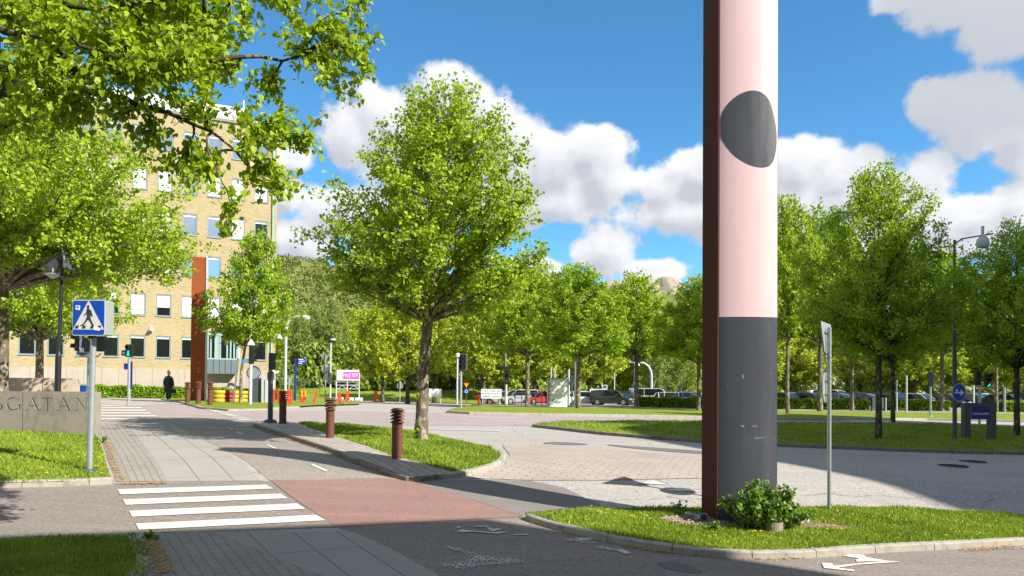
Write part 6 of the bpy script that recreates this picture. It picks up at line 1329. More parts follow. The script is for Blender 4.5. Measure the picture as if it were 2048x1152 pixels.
# signal near the young linden
t, z, s, p = poleT(500.5, 810, 690, .09, 'traffic_signal', 'traffic signal with white lamp hat and blue sign, right of the young linden', 'traffic signal', M_LGREY, .09)
housing(t, .04, (z(692)+z(727))/2, .28, z(692)-z(727), .24, None, {0: M_LENSW, 1: M_LENSW, 2: M_LENSW}, 3, rz=rad(100))
mb = MB(); mb.lathe([(.05, .30), (.09, .22), (.22, .0)], (0, 0, z(690)), 14); mb.build('lamp_hat', M_WHITE, t)
for i, (ya, yb) in enumerate(((718.5, 721.5), (722.8, 726))): mb = MB(); mb.box((-.17, -.10, (z(ya)+z(yb))/2), (.62, .03, z(ya)-z(yb))); mb.build('blue_sign', M_LBLUE, t)
mb = MB(); mb.disc((.13, z(745.5)), .36, .11, .13, 26, .8); mb.build('round_plate', M_SIGNBACK, t); mb = MB(); mb.ring((.13, z(745.5)), .33, .38, .09, .11); mb.build('plate_rim', M_BLUE, t)
# leaning white stake
a = G(466.5, 808, .09); b = PZ(478.5, 697, a[1]); o = MB().tube([(0, 0, 0), tuple(b - a)], .055, 8).build('tree_stake', M_WHITE); o.location = tuple(a); tag(o, 'leaning white stake beside the young linden', 'stake')
# grey leaning cabinet
p = G(519, 806, .09); t = thing('switch_cabinet', 'dark grey cabinet with two pale doors standing ajar, left of the construction barriers', 'cabinet', p, .1); z = lambda y: ZH(p[0], p[1], y) - p[2]
mb = MB(); mb.box((-.16, .2, z(756)/2), (.5, .6, z(756))); mb.build('cabinet_body', M_DGREY, t)
for dx, hh in ((.22, z(755)), (.42, z(757))): mb = MB(); mb.box((dx, -.05, hh/2), (.14, .4, hh)); mb.build('door', M_LGREY, t)
# near dark signal
t, z, s, p = poleT(540.5, 844, 745, .095, 'pedestrian_signal', 'dark grey signal post beside the farthest bollard of the paved strip', 'traffic signal', M_DGREY, .12)
mb = MB(); mb.lathe([(.24, -.02), (.22, .05), (.12, .10)], n=14); mb.build('base', M_DGREY, t); mb = MB(); mb.lathe([(.12, z(760)), (.12, z(746)), (.07, z(742))], n=14); mb.build('collar', M_DGREY, t)
hd = housing(t, .04, (z(706)+z(740))/2, .15, z(706)-z(740), .20, None, None, 2, rz=rad(165))
# mid traffic light
t, z, s, p = poleT(921.5, 817, 742, .075, 'traffic_signal', 'traffic signal with dark head on a white pole at the corner of the far lawn', 'traffic signal', M_GALV, .13)
housing(t, .12, (z(709)+z(739))/2, .34, z(709)-z(739), .22, M_LGREY, None, 3, rz=rad(-25))
# right side signals
t, z, s, p = poleT(1861, 834, 742, .07, 'traffic_signal', 'slim traffic signal seen edge-on before the hedge at the right', 'traffic signal', M_GALV, .14)
housing(t, .04, (z(743)+z(772))/2, .22, z(743)-z(772), .26, M_DBLUE, None, 3, rz=rad(80)); mb = MB(); mb.lathe([(.3, -.02), (.12, .1)], n=12); mb.build('base', M_GALV, t)
p = PZ(1959, 800, 48.0); p[2] = float(T(p[0], p[1])); t = thing('traffic_signal', 'traffic signal pair with one green light behind the street name sign', 'traffic signal', p); z = lambda y: ZH(p[0], p[1], y) - p[2]; s = SZ(p[1])
mb = MB(); mb.tube([(0, 0, 0), (0, 0, z(772))], .08, 10); mb.tube([(-.12, 0, z(772)), (0, 0, z(777)), (.45, 0, z(774))], .03, 6); mb.build('pole', M_GALV, t)
housing(t, -.11, (z(744)+z(771))/2, .30, z(744)-z(771), .2, None, None, 3, rz=rad(180)); housing(t, .50, (z(747)+z(774))/2, .30, z(747)-z(774), .2, None, {2: M_GREENL}, 3, rz=rad(8))
# striped signal post with dark heads
t, z, s, p = poleT(1012.5, 808.5, 765, .08, 'traffic_signal', 'small signal with amber warning panel on a white post left of the silver car', 'traffic signal', M_WHITE, .05)
hd = housing(t, .05, (z(733)+z(768))/2, .40, z(733)-z(768), .25, None, {0: M_LENSW, 1: M_LENSD, 2: M_LENSW}, 3); mb = MB(); mb.disc((.05, z(738.5)), .09, -.16, -.14, 14); mb.build('amber_lamp', M_YELLOW, t)
mb = MB(); mb.tube([(0, 0, 0), (0, 0, z(795))], .16, 12); mb.build('sleeve', M_WHITE, t)

# ------------------------------------------------------------------ lamps and poles
def lantern():
    p = PZ(114.5, 780, 22.6); p[2] = float(T(p[0], p[1])); t = thing('lantern_post', 'dark lantern post with angled glass hood in front of the pale wall', 'street lamp', p); z = lambda y: ZH(p[0], p[1], y) - p[2]; s = SZ(p[1])
    lx = (121 - 114.5)/s; mb = MB(); mb.tube([(0, 0, 0), (0.02, 0, z(712))], .085, 12); mb.tube([(.02, 0, z(712)), (.03, 0, z(703))], [.085, .055], 12); mb.tube([(.03, 0, z(703)), (lx, 0, z(520))], [.055, .045], 10); mb.build('pole', M_BLACK, t)
    mb = MB(); mb.lathe([(.05, z(540)), (.13, z(522)), (.10, z(512)), (.03, z(505)), (.015, z(500))], (lx, 0, 0), 12); cap = mb.build('cap', M_BLACK, t)
    M_SH = pmat('smoked_glass', (0.10, 0.12, 0.12), .12, .3, .1, 5)
    for sx, w_ in ((-1, 29), (1, 14)):
        mb = MB(); xa, za_, xb, zb_ = lx + sx*.06, z(512), lx + sx*w_/s, z(539)
        mb.add([(xa, -.10, za_), (xa, .10, za_), (xb, .34, zb_), (xb, -.34, zb_), (xa, -.10, za_-.03), (xa, .10, za_-.03), (xb, .34, zb_-.03), (xb, -.34, zb_-.03)], [(0,1,2,3),(7,6,5,4),(0,4,5,1),(1,5,6,2),(2,6,7,3),(3,7,4,0)]); h = mb.build('hood', M_SH, t)
        mb = MB();
        for yy in (-.34, .34): mb.tube([(xa, yy*.3, za_), (xb, yy, zb_)], .02, 6)
        mb.tube([(xb, -.35, zb_), (xb, .35, zb_)], .02, 6); mb.tube([((xa+xb)/2, -.22, (za_+zb_)/2 + .01), ((xa+xb)/2, .22, (za_+zb_)/2 + .01)], .012, 6); mb.build('hood_frame', M_BLACK, h)
    mb = MB(); mb.lathe([(.04, 0), (.20, .10), (.24, .12), (.24, .13)], (lx - .28, 0, z(557)), 14); mb.tube([(lx - .28, 0, z(552)), (lx - .28, 0, z(536))], .015, 6); mb.tube([(lx-.28, .0, z(548)), (lx, 0, z(545))], .02, 6); mb.build('reflector', M_LGREY, t, True)
lantern()
t, z, s, p = poleT(571, 779, 660, .11, 'street_lamp', 'pale street lamp with its arm curving right beside the yellow building', 'street lamp', M_LGREY, Z=62)
mb = MB(); mb.tube([(0, 0, z(661)), (.08, 0, z(648)), (.35, 0, z(637)), (.75, 0, z(633)), (1.4, 0, z(632.5))], [.11, .10, .09, .08, .07], 10); mb.build('arm', M_LGREY, t, True)
mb = MB(); mb.tube([(1.35, 0, z(633)), (1.5, 0, z(633.5)), (1.8, 0, z(636.5)), (1.86, 0, z(638))], [.08, .15, .2, .10], 12); mb.build('lamp_head', M_WHITE, t, True)
t, z, s, p = poleT(661, 790, 686, .09, 'street_lamp', 'thin straight street lamp with small flat head behind the yield sign back', 'street lamp', M_LGREY, Z=84)
mb = MB(); mb.lathe([(.05, 0), (.35, .06), (.3, .16), (.05, .2)], (.25, 0, z(681)), 12); mb.build('lamp_head', M_WHITE, t); mb = MB(); mb.box((0, 0, z(757)), (.3, .2, 1.2)); mb.build('pole_box', M_DGREY, t)
t, z, s, p = poleT(914.5, 804, 712, .09, 'street_lamp', 'thin pale street lamp with rounded head just left of the dark traffic signal', 'street lamp', M_LGREY, Z=72)
mb = MB(); mb.lathe([(.10, 0), (.24, .05), (.22, .3), (.08, .42)], (.05, 0, z(715)), 12); mb.build('lamp_head', M_WHITE, t)
t, z, s, p = poleT(1011, 800, 675, .07, 'street_lamp', 'street lamp with short arm to the left in the crowns above the white panel', 'street lamp', M_GALV, Z=80)
mb = MB(); mb.tube([(0, 0, z(677)), (-.1, 0, z(670)), (-.5, 0, z(667.5)), (-.9, 0, z(668))], .05, 8); mb.build('arm', M_LGREY, t); mb = MB(); mb.tube([(-.75, 0, z(668)), (-.9, 0, z(668.5)), (-1.15, 0, z(669.5)), (-1.25, 0, z(670))], [.06, .17, .17, .08], 10); mb.build('lamp_head', M_WHITE, t, True)
t, z, s, p = poleT(1268.5, 812, 725, .06, 'street_lamp', 'slim street lamp with cone head and short crossarm by the parked white van', 'street lamp', M_GALV, .05)
mb = MB(); mb.tube([(-.5, 0, z(725)), (.25, 0, z(725))], .04, 8); mb.build('arm', M_LGREY, t); mb = MB(); mb.lathe([(.25, z(731) ), (.12, z(726)), (.05, z(722.5))], (.28, 0, 0), 12); mb.build('lamp_head', M_WHITE, t); mb = MB(); mb.box((-.05, -.06, z(771.5)), (.38, .03, .22)); mb.build('blue_sign', M_LBLUE, t)
t, z, s, p = poleT(1303, 790, 752, .17, 'curved_mast', 'thick pale mast bending to the left above the white van', 'mast', M_LGREY, Z=104)
mb = MB(); mb.tube([(0, 0, z(753)), (-.1, 0, z(742)), (-.45, 0, z(732)), (-1.0, 0, z(726.5)), (-1.5, 0, z(725.5))], [.17, .16, .15, .13, .12], 12); mb.build('arm', M_LGREY, t, True)
t, z, s, p = poleT(1151.5, 815, 712, .13, 'pole', 'bare white pole left of the linden by the grey cabinet', 'pole', M_LGREY, .13)
for (x, by, tp, r, lb, mt, Z) in ((1102, 0, 735, .07, 'left one of two thin flagpoles behind the grey cabinet', M_LGREY, 90), (1109.5, 0, 738, .07, 'right one of two thin flagpoles behind the grey cabinet', M_LGREY, 90), (1137.5, 0, 738, .11, 'pale pole rising directly behind the right edge of the grey cabinet', M_LGREY, 80), (1229, 0, 745, .07, 'thin pale pole above the dark parked car', M_LGREY, 96),
      (1677, 0, 785, .07, 'thin pole left of the shaded island linden trunk', M_GALV, 70), (1813, 827, 751, .075, 'pale pole right of the two shaded linden trunks', M_LGREY, None), (1793.5, 0, 760, .06, 'thin pale pole behind the second shaded linden trunk', M_LGREY, 66), (1947.5, 0, 771, .05, 'thin white pole behind the street name sign', M_WHITE, 60), (2009, 825, 775, .09, 'short pole behind the last linden on the right', M_GALV, None)):
    poleT(x, by or 0, tp, r, 'pole', lb, 'pole', mt, .05, Z=Z)

# sign backs, small signs across the road
t, z, s, p = poleT(650.5, 801, 708, .055, 'yield_sign', 'back of a yield sign over a round plate and a white plate across the road', 'road sign', M_GALV, .05)
mb = MB(); mb.prism([((636-649)/s, z(708)), ((656-649)/s, z(708)), ((647-649)/s + .06, z(724))], .06, .08); mb.build('yield_plate', M_SIGNBACK, t); mb = MB(); mb.disc((0.0, z(737)), 9.2/s, .06, .08); mb.build('round_plate', M_SIGNBACK, t); mb = MB(); mb.box((.0, .07, z(757.5)), (9.5/s, .02, 13/s)); mb.build('white_plate', M_LGREY, t)
t, z, s, p = poleT(578, 779, 756, .045, 'round_sign', 'back of a small round sign beside the curved lamp post', 'road sign', M_GALV, Z=66); mb = MB(); mb.disc((0, z(760)), 6/s, .05, .07); mb.build('round_plate', M_SIGNBACK, t)
t, z, s, p = poleT(590.5, 780, 716, .09, 'direction_sign', 'blue and white direction sign on a dark blue post behind the barriers', 'road sign', M_DBLUE, Z=60)
mb = MB(); mb.box((13/s, 0, z(722.5)), (15/s, .04, 12/s)); bd = mb.build('sign_plate', M_BLUE, t); mb = MB()
for k, (a, b) in enumerate(((6, 16), (8, 19), (6, 14))): mb.box(((a+b)/2/s, -.024, z(718.8 + 3.8*k)), ((b-a)/s, .006, 1.7/s))
mb.build('white_lines', M_WHITE, bd)
t, z, s, p = poleT(546, 793, 740, .07, 'white_sign', 'small white arm sign on a white post at the building corner', 'road sign', M_WHITE, Z=58); mb = MB(); mb.box((5/s, 0, z(744)), (12/s, .05, 5/s)); mb.build('sign_plate', M_WHITE, t)
t, z, s, p = poleT(799.5, 804.5, 762, .05, 'road_sign', 'pointed sign back with small plate between the two park tree trunks', 'road sign', M_GALV, .05); mb = MB(); mb.prism([(-6/s, z(777)), (6/s, z(777)), (6/s, z(769)), (0, z(760)), (-6/s, z(769))], .05, .07); mb.build('pointed_plate', M_SIGNBACK, t)
t, z, s, p = poleT(932.5, 805, 764, .05, 'yield_sign', 'yellow red-rimmed yield sign above a round blue arrow sign', 'road sign', M_DGREY, .05)
mb = MB(); mb.prism([(-6.2/s, z(765.5)), (6.2/s, z(765.5)), (0, z(776.5))], -.09, -.07); a_ = mb.build('yield_plate', M_REDP, t); mb = MB(); mb.prism([(-4/s, z(767.2)), (4/s, z(767.2)), (0, z(774))], -.094, -.09); mb.build('yellow_face', M_YELLOW, a_)
mb = MB(); mb.disc((0, z(782.7)), 5.3/s, -.09, -.07); a_ = mb.build('round_plate', M_BLUE, t); mb = MB(); mb.ring((0, z(782.7)), 2/s, 3.1/s, -.094, -.09, 12); mb.build('white_arrows', M_WHITE, a_)
t, z, s, p = poleT(1144, 800, 752, .05, 'round_sign', 'back of a round sign between the grey cabinet and the white pole', 'road sign', M_GALV, Z=70); mb = MB(); mb.disc((0, z(766)), 8.5/s, .05, .07, 24, .7); mb.build('round_plate', M_SIGNBACK, t)
# billboard
def billboard():
    p = PZ(695, 785, 88); p[2] = float(T(p[0], p[1])); s = SZ(p[1]); t = thing('billboard', 'white billboard with pink panel reading Hej! on a scaffold', 'billboard', p, rad(4)); z = lambda y: ZH(p[0], p[1], y) - p[2]; X = lambda px: (px - 695)/s
    for px in (672.5, 694, 717.5): mb = MB(); mb.tube([(X(px), .1, -.2), (X(px), .1, z(741))], .075, 8); mb.build('post', M_LGREY, t)
    mb = MB()
    for py in (764, 770.5, 778): mb.tube([(X(672), .1, z(py)), (X(718), .1, z(py))], .05, 6)
    for a in (675, 698): mb.tube([(X(a), .1, z(778)), (X(a + 9), .1, z(771)), (X(a + 18), .1, z(778))], .04, 6)
    mb.build('brace', M_LGREY, t); mb = MB(); mb.box((X(696), 0, (z(740)+z(761))/2), (X(718.5)-X(673.5), .08, z(740)-z(761))); bd = mb.build('panel', M_WHITE, t)
    mb = MB(); mb.box((X(701.5), -.05, (z(743.5)+z(758))/2), (X(717.3)-X(685), .02, z(743.5)-z(758))); pk = mb.build('pink_panel', M_PINK, bd)
    text_part('lettering', 'Hej!', .78, M_WHITE, bd, (X(685.8), -.065, z(754.5)), .003, width=X(700.5)-X(685.8))
    mb = MB()
    for k, (a, b) in enumerate(((703.5, 715.5), (703.5, 714), (703.5, 715.5), (703.5, 712))): mb.box(((X(a)+X(b))/2, -.064, z(747 + 2.2*k)), (X(b)-X(a), .006, .05))
    mb.build('small_print', M_WHITE, pk); mb = MB(); mb.disc((X(679), z(749)), .18, -.05, -.04, 8); mb.build('leaf_logo', pmat('pale_logo', (.72, .74, .45), .6), bd)
billboard()
for i, (a, b, y, lb) in enumerate(((664.5, 686, 784, 'longer white concrete block under the left half of the billboard'), (711, 725, 786.5, 'white concrete block to the right of the billboard'), (700, 707, 785, 'small white block under the billboard middle'))):
    Z = 82; q = PZ((a+b)/2, y + 3, Z); s = SZ(Z); o = MB().box((0, 0, .25), ((b-a)/s, .5, .26)).box((-(b-a)/s*.25, 0, .06), (.35, .4, .12)).box(((b-a)/s*.25, 0, .06), (.3, .4, .119)).build('concrete_block', M_WHITE, bevel=.02); o.location = (q[0], q[1], float(T(q[0], q[1]))); tag(o, lb, 'concrete block', 'white concrete blocks by the billboard')
# construction barriers
def barrier(pxb, pyb, pxt, pyt, w_px, label, yellow=False, flag=True):
    a = G(pxb, pyb, .03); s = SZ(a[1]); b = PZ(pxt, pyt, a[1]); t = thing('barrier_board', label, 'barrier', a, 0, 'red construction barriers across the road'); w_ = w_px/s; H = b[2]-a[2]; lean = b[0]-a[0]
    mb = MB(); mb.box((0, 0, .05), (w_*2.2, .35, .1)); mb.build('rubber_foot', M_RUBBER, t)
    mb = MB(); mb.add([(-w_/2, -.03, .1), (w_/2, -.03, .1), (w_/2 + lean, -.03, H), (-w_/2 + lean, -.03, H), (-w_/2, .03, .1), (w_/2, .03, .1), (w_/2 + lean, .03, H), (-w_/2 + lean, .03, H)], [(0,1,2,3),(7,6,5,4),(0,4,5,1),(1,5,6,2),(2,6,7,3),(3,7,4,0)]); bd = mb.build('board', M_ORED, t)
    mb = MB(); mb.box((lean*.45, -.036, H*.48), (w_*.22, .008, w_*.14)); mb.build('reflector', M_WHITE, bd)
    if yellow:
        mb = MB(); mb.box((lean + .04, -.05, H*.74), (w_*1.0, .03, H*.45)); y_ = mb.build('yellow_board', M_YELLOW, t); mb = MB(); mb.add([(lean + .02, -.068, H*.53), (lean + .14, -.068, H*.53), (lean + .10, -.068, H*.95), (lean - .02, -.068, H*.95)], [(0,1,2,3)]); mb.build('red_stripe', M_ORED, y_)
barrier(547, 808, 546, 779, 7, 'red barrier board half behind the dark grey signal post'); barrier(560, 810, 559, 780, 8, 'red barrier board directly behind the farthest bollard'); barrier(579, 811, 579, 779.5, 9, 'red barrier board right of the farthest bollard')
barrier(604, 808, 606.5, 780, 10, 'red barrier with a yellow striped board on top', True); barrier(627, 809, 633.5, 784, 4.5, 'thin red barrier board leaning to the right'); barrier(679.5, 810, 678, 785.5, 6.5, 'red barrier board left of the pair behind the middle bollard')
barrier(693.5, 806, 695.5, 782, 6, 'red barrier board under the middle of the billboard, leaning slightly'); barrier(753, 804, 751, 781, 6, 'red barrier board beside the crooked park tree')
# white low panels, white sign panel, warning triangle, red post
def panel(a, b, y0, y1, Z, name, label, cat, mat, legs=True, text=None):
    q = PZ((a+b)/2, y1, Z); g = float(T(q[0], q[1])); s = SZ(Z); t = thing(name, label, cat, (q[0], q[1], g)); z0, z1 = q[2] - g, PZ((a+b)/2, y0, Z)[2] - g; W_ = (b-a)/s
    mb = MB(); mb.box((0, 0, (z0+z1)/2), (W_, .06, z1-z0)); pn = mb.build('panel', mat, t)
    if legs:
        for sx in (-1, 1): mb = MB(); mb.box((sx*W_*.42, .04, z0/2 + .05), (.08, .06, z0 + .1)); mb.build('leg', M_LGREY, t)
    return t, pn, W_, z0, z1
panel(858, 883, 777.5, 794, 80, 'white_box', 'low white box behind the trunk right of the middle linden', 'utility box', M_WHITE)
t, pn, W_, z0, z1 = panel(962, 1003, 778, 797, 72, 'panel_sign', 'white panel sign with illegible dark writing at the car park entrance', 'sign', M_WHITE); mb = MB(); rng = random.Random(9)
for r in range(3):
    x = -W_*.46
    while x < W_*.44:
        w_ = rng.uniform(.03, .11); zc = z1 - (z1-z0)*(.2 + .3*r); mb.box((x + w_/2, -.034, zc + rng.uniform(-.02, .02)), (w_, .006, rng.uniform(.03, .10))); x += w_ + rng.uniform(.03, .06)
mb.build('writing', M_BLACK, pn)
panel(1179.5, 1213, 778, 785.5, 84, 'panel_sign', 'long blank white sign over the dark parked car', 'sign', M_WHITE)
t, pn, W_, z0, z1 = panel(1204, 1215, 769.5, 778, 86, 'screen_sign', 'small grey framed screen above the blank white sign', 'sign', M_LGREY); mb = MB(); mb.box((0, -.034, (z0+z1)/2), (W_*.6, .008, (z1-z0)*.6)); mb.build('screen', M_DGREY, pn)
p = G(986, 809.5, .13); s = SZ(p[1]); t = thing('warning_sign', 'red and yellow warning triangle standing low on the far lawn', 'road sign', p); z = lambda y: ZH(p[0], p[1], y) - p[2]
mb = MB(); mb.prism([(-6.5/s, .03), (6.5/s, .03), (0, z(799))], -.02, .02); a_ = mb.build('red_rim', M_REDP, t); mb = MB(); mb.prism([(-4.6/s, .09), (4.6/s, .09), (0, z(801.4))], -.026, -.02); mb.build('yellow_face', M_YELLOW, a_); mb = MB(); mb.prism([(-.06, .12), (.08, .12), (.03, .32), (-.03, .30)], -.03, -.026); mb.build('black_figure', M_BLACK, a_); mb = MB()
for dx in (-.3, .32): mb.box((dx, .05, .08), (.14, .14, .2))
mb.build('sandbag', M_BLIND, t)
t, z, s, p = poleT(957.5, 803, 790, .09, 'post_box', 'small red box on a red post left of the white panel sign', 'post', M_REDP, .02, Z=70); mb = MB(); mb.box((-.15, 0, z(793)), (.42, .3, .28)); mb.build('box', M_REDP, t)
# white box on the building street: small blue bin
p = PZ(167.5, 778, 34); o = MB().box((0, 0, .3), (.34, .3, .6)).box((0, 0, .62), (.38, .34, .05)).build('litter_bin', M_BLUE, bevel=.01); o.location = (p[0], p[1], p[2] - .5); tag(o, 'small blue bin behind the end of the pale concrete wall', 'bin')
# electrical cabinet
def cabinet():
    a = G(1095.5, 815.5, .13); b_ = PZ(1137, 815, a[1]); c = (a + b_)/2; w_ = b_[0]-a[0]; z = lambda y: ZH(a[0], a[1], y) - a[2]; H = z(758); t = thing('electrical_cabinet', 'big light grey electrical cabinet with a patched door on the far lawn', 'cabinet', (c[0], c[1], a[2]))
    mb = MB(); mb.box((0, .45, H/2), (w_, .9, H)); M_CAB = pmat('cabinet_grey', (0.80, 0.80, 0.82), .5, 0, .05, 2); mb.build('cabinet_body', M_CAB, t, bevel=.01); mb = MB(); mb.box((0, .42, H + .03), (w_ + .1, 1.0, .10)); mb.build('roof', M_GALV, t)
    mb = MB(); mb.box((.05, -.012, H*.48), (w_*.86, .024, H*.90)); d = mb.build('door', M_CAB, t)
    mb = MB(); mb.box((-w_/2 + .055, -.02, H/2), (.045, .05, H*.96)); mb.box((w_/2 - .02, -.02, H/2), (.05, .05, H*.98)); mb.build('frame', M_DGREY, t)
    mb = MB()
    for (x, zz, w2, h2) in ((-.38, .80, .10, .03), (-.36, .74, .14, .05), (-.42, .84, .05, .06), (-.40, .56, .07, .07), (-.38, .45, .06, .05), (-.33, .27, .18, .04), (-.22, .27, .05, .12), (-.42, .24, .05, .03)): mb.box((x*w_, -.027, zz*H), (w2*w_, .005, h2*H*.5))
    mb.build('sticker_remains', M_BLACK, d)
    # railing left of it
    r = G(1030, 813, .05); t2 = thing('railing', 'low dark rail fence between the dark trunk and the grey cabinet', 'fence', r); L = a[0] - r[0] - .1
    mb = MB()
    for zz in (.35, .75, 1.15): mb.tube([(0, .5, zz), (L, .5, zz)], .03, 6)
    mb.build('rail', M_DGREY, t2)
    for i in range(5): mb = MB(); mb.tube([(L*i/4, .5, -.1), (L*i/4, .5, 1.25)], .035, 6); mb.build('post', M_DGREY, t2)
cabinet()
# elevated white structure and green hoarding far right
def viaduct():
    Z = 150; s = SZ(Z); a = PZ(1530, 775, Z); t = thing('footbridge', 'white walled elevated walkway on dark pillars behind the right car park', 'bridge', (a[0], a[1], float(T(a[0], a[1])))); g = float(T(a[0], a[1])); z = lambda y: PZ(1600, y, Z)[2] - g; X = lambda px: (px-1530)/s
    mb = MB(); mb.box((X(1530) + X(1712-0)*0 + (X(1712)-X(1530))/2, .8, (z(766)+z(781))/2), (X(1712)-X(1530), 1.6, z(766)-z(781))); w_ = mb.build('parapet', M_WHITE, t)
    mb = MB()
    for px in range(1545, 1712, 19): mb.box((X(px), -.02, (z(766)+z(781))/2), (.12, .06, z(766)-z(781)-.1))
    mb.build('panel_joint', M_LGREY, w_); mb = MB(); mb.box((X(1621), .8, z(782.5)), (X(1712)-X(1530), 2.0, .35)); mb.build('deck', M_DGREY, t)
    for px in (1565, 1606, 1626, 1686): mb = MB(); mb.box((X(px), .9, z(783)/2), (.9, .8, z(783))); mb.build('pier', M_CONC, t)
    q = PZ(1678, 770, 148); o = thing('hoarding', 'green hoarding with pale lines above the white walkway', 'hoarding', (q[0], q[1], q[2])); s2 = SZ(148); mb = MB(); mb.box((0, 0, 0), (32/s2, .3, 17/s2)); pn = mb.build('panel', M_GREENP, o); mb = MB()
    for k in range(3): mb.box((-.5, -.16, .3 - .35*k), (1.6, .02, .1))
    mb.build('white_lines', M_WHITE, pn)
    q = PZ(1935, 782, 155); g = float(T(q[0], q[1])); t = thing('retaining_wall', 'long pale pinkish retaining wall behind the right car park', 'wall', (q[0], q[1], g)); s3 = SZ(155); mb = MB(); mb.box((0, 0, (q[2]-g)/2 + .4), (200/s3, .5, q[2] - g + .8)); mb.build('wall_block', M_PLINTH, t)
    q = PZ(2020, 775, 162); g = float(T(q[0], q[1])); s4 = SZ(162); t = thing('low_building', 'low white flat building behind the right car park', 'building', (q[0], q[1], g)); hh = PZ(2020, 757, 162)[2] - g; mb = MB(); mb.box((0, 4, hh/2), (76/s4, 8, hh)); mb.build('wall', M_WHITE, t); mb = MB(); mb.box((0, 4, hh + .12), (78/s4, 8.4, .24)); mb.build('roof', M_DGREY, t)
    for k in range(5): mb = MB(); mb.box((-3 + 1.5*k, -.02, hh*.55), (.9, .06, .9)); mb.build('window', M_PANED, t)
viaduct()
# sheds of fence in the dark belt behind (grey fence with white lines)
def far_fence(a, b, Z, label):
    q = PZ(a, 770, Z); s = SZ(Z); g = float(T(q[0], q[1])); t = thing('mesh_fence', label, 'fence', (q[0], q[1], g)); L = (b-a)/s; n = max(2, int(L/3))
    for i in range(n+1): mb = MB(); mb.tube([(L*i/n, 0, 0), (L*i/n, 0, 1.9)], .05, 6); mb.build('post', M_DGREY, t)
    mb = MB()
    for k in range(9): mb.box((L/2, 0, .2 + .2*k), (L, .02, .025))
    mb.build('rail', M_DGREY, t)
far_fence(560, 640, 100, 'grey mesh fence behind the grass bank right of the yellow building'); far_fence(860, 1000, 112, 'dark mesh fence behind the white low box')
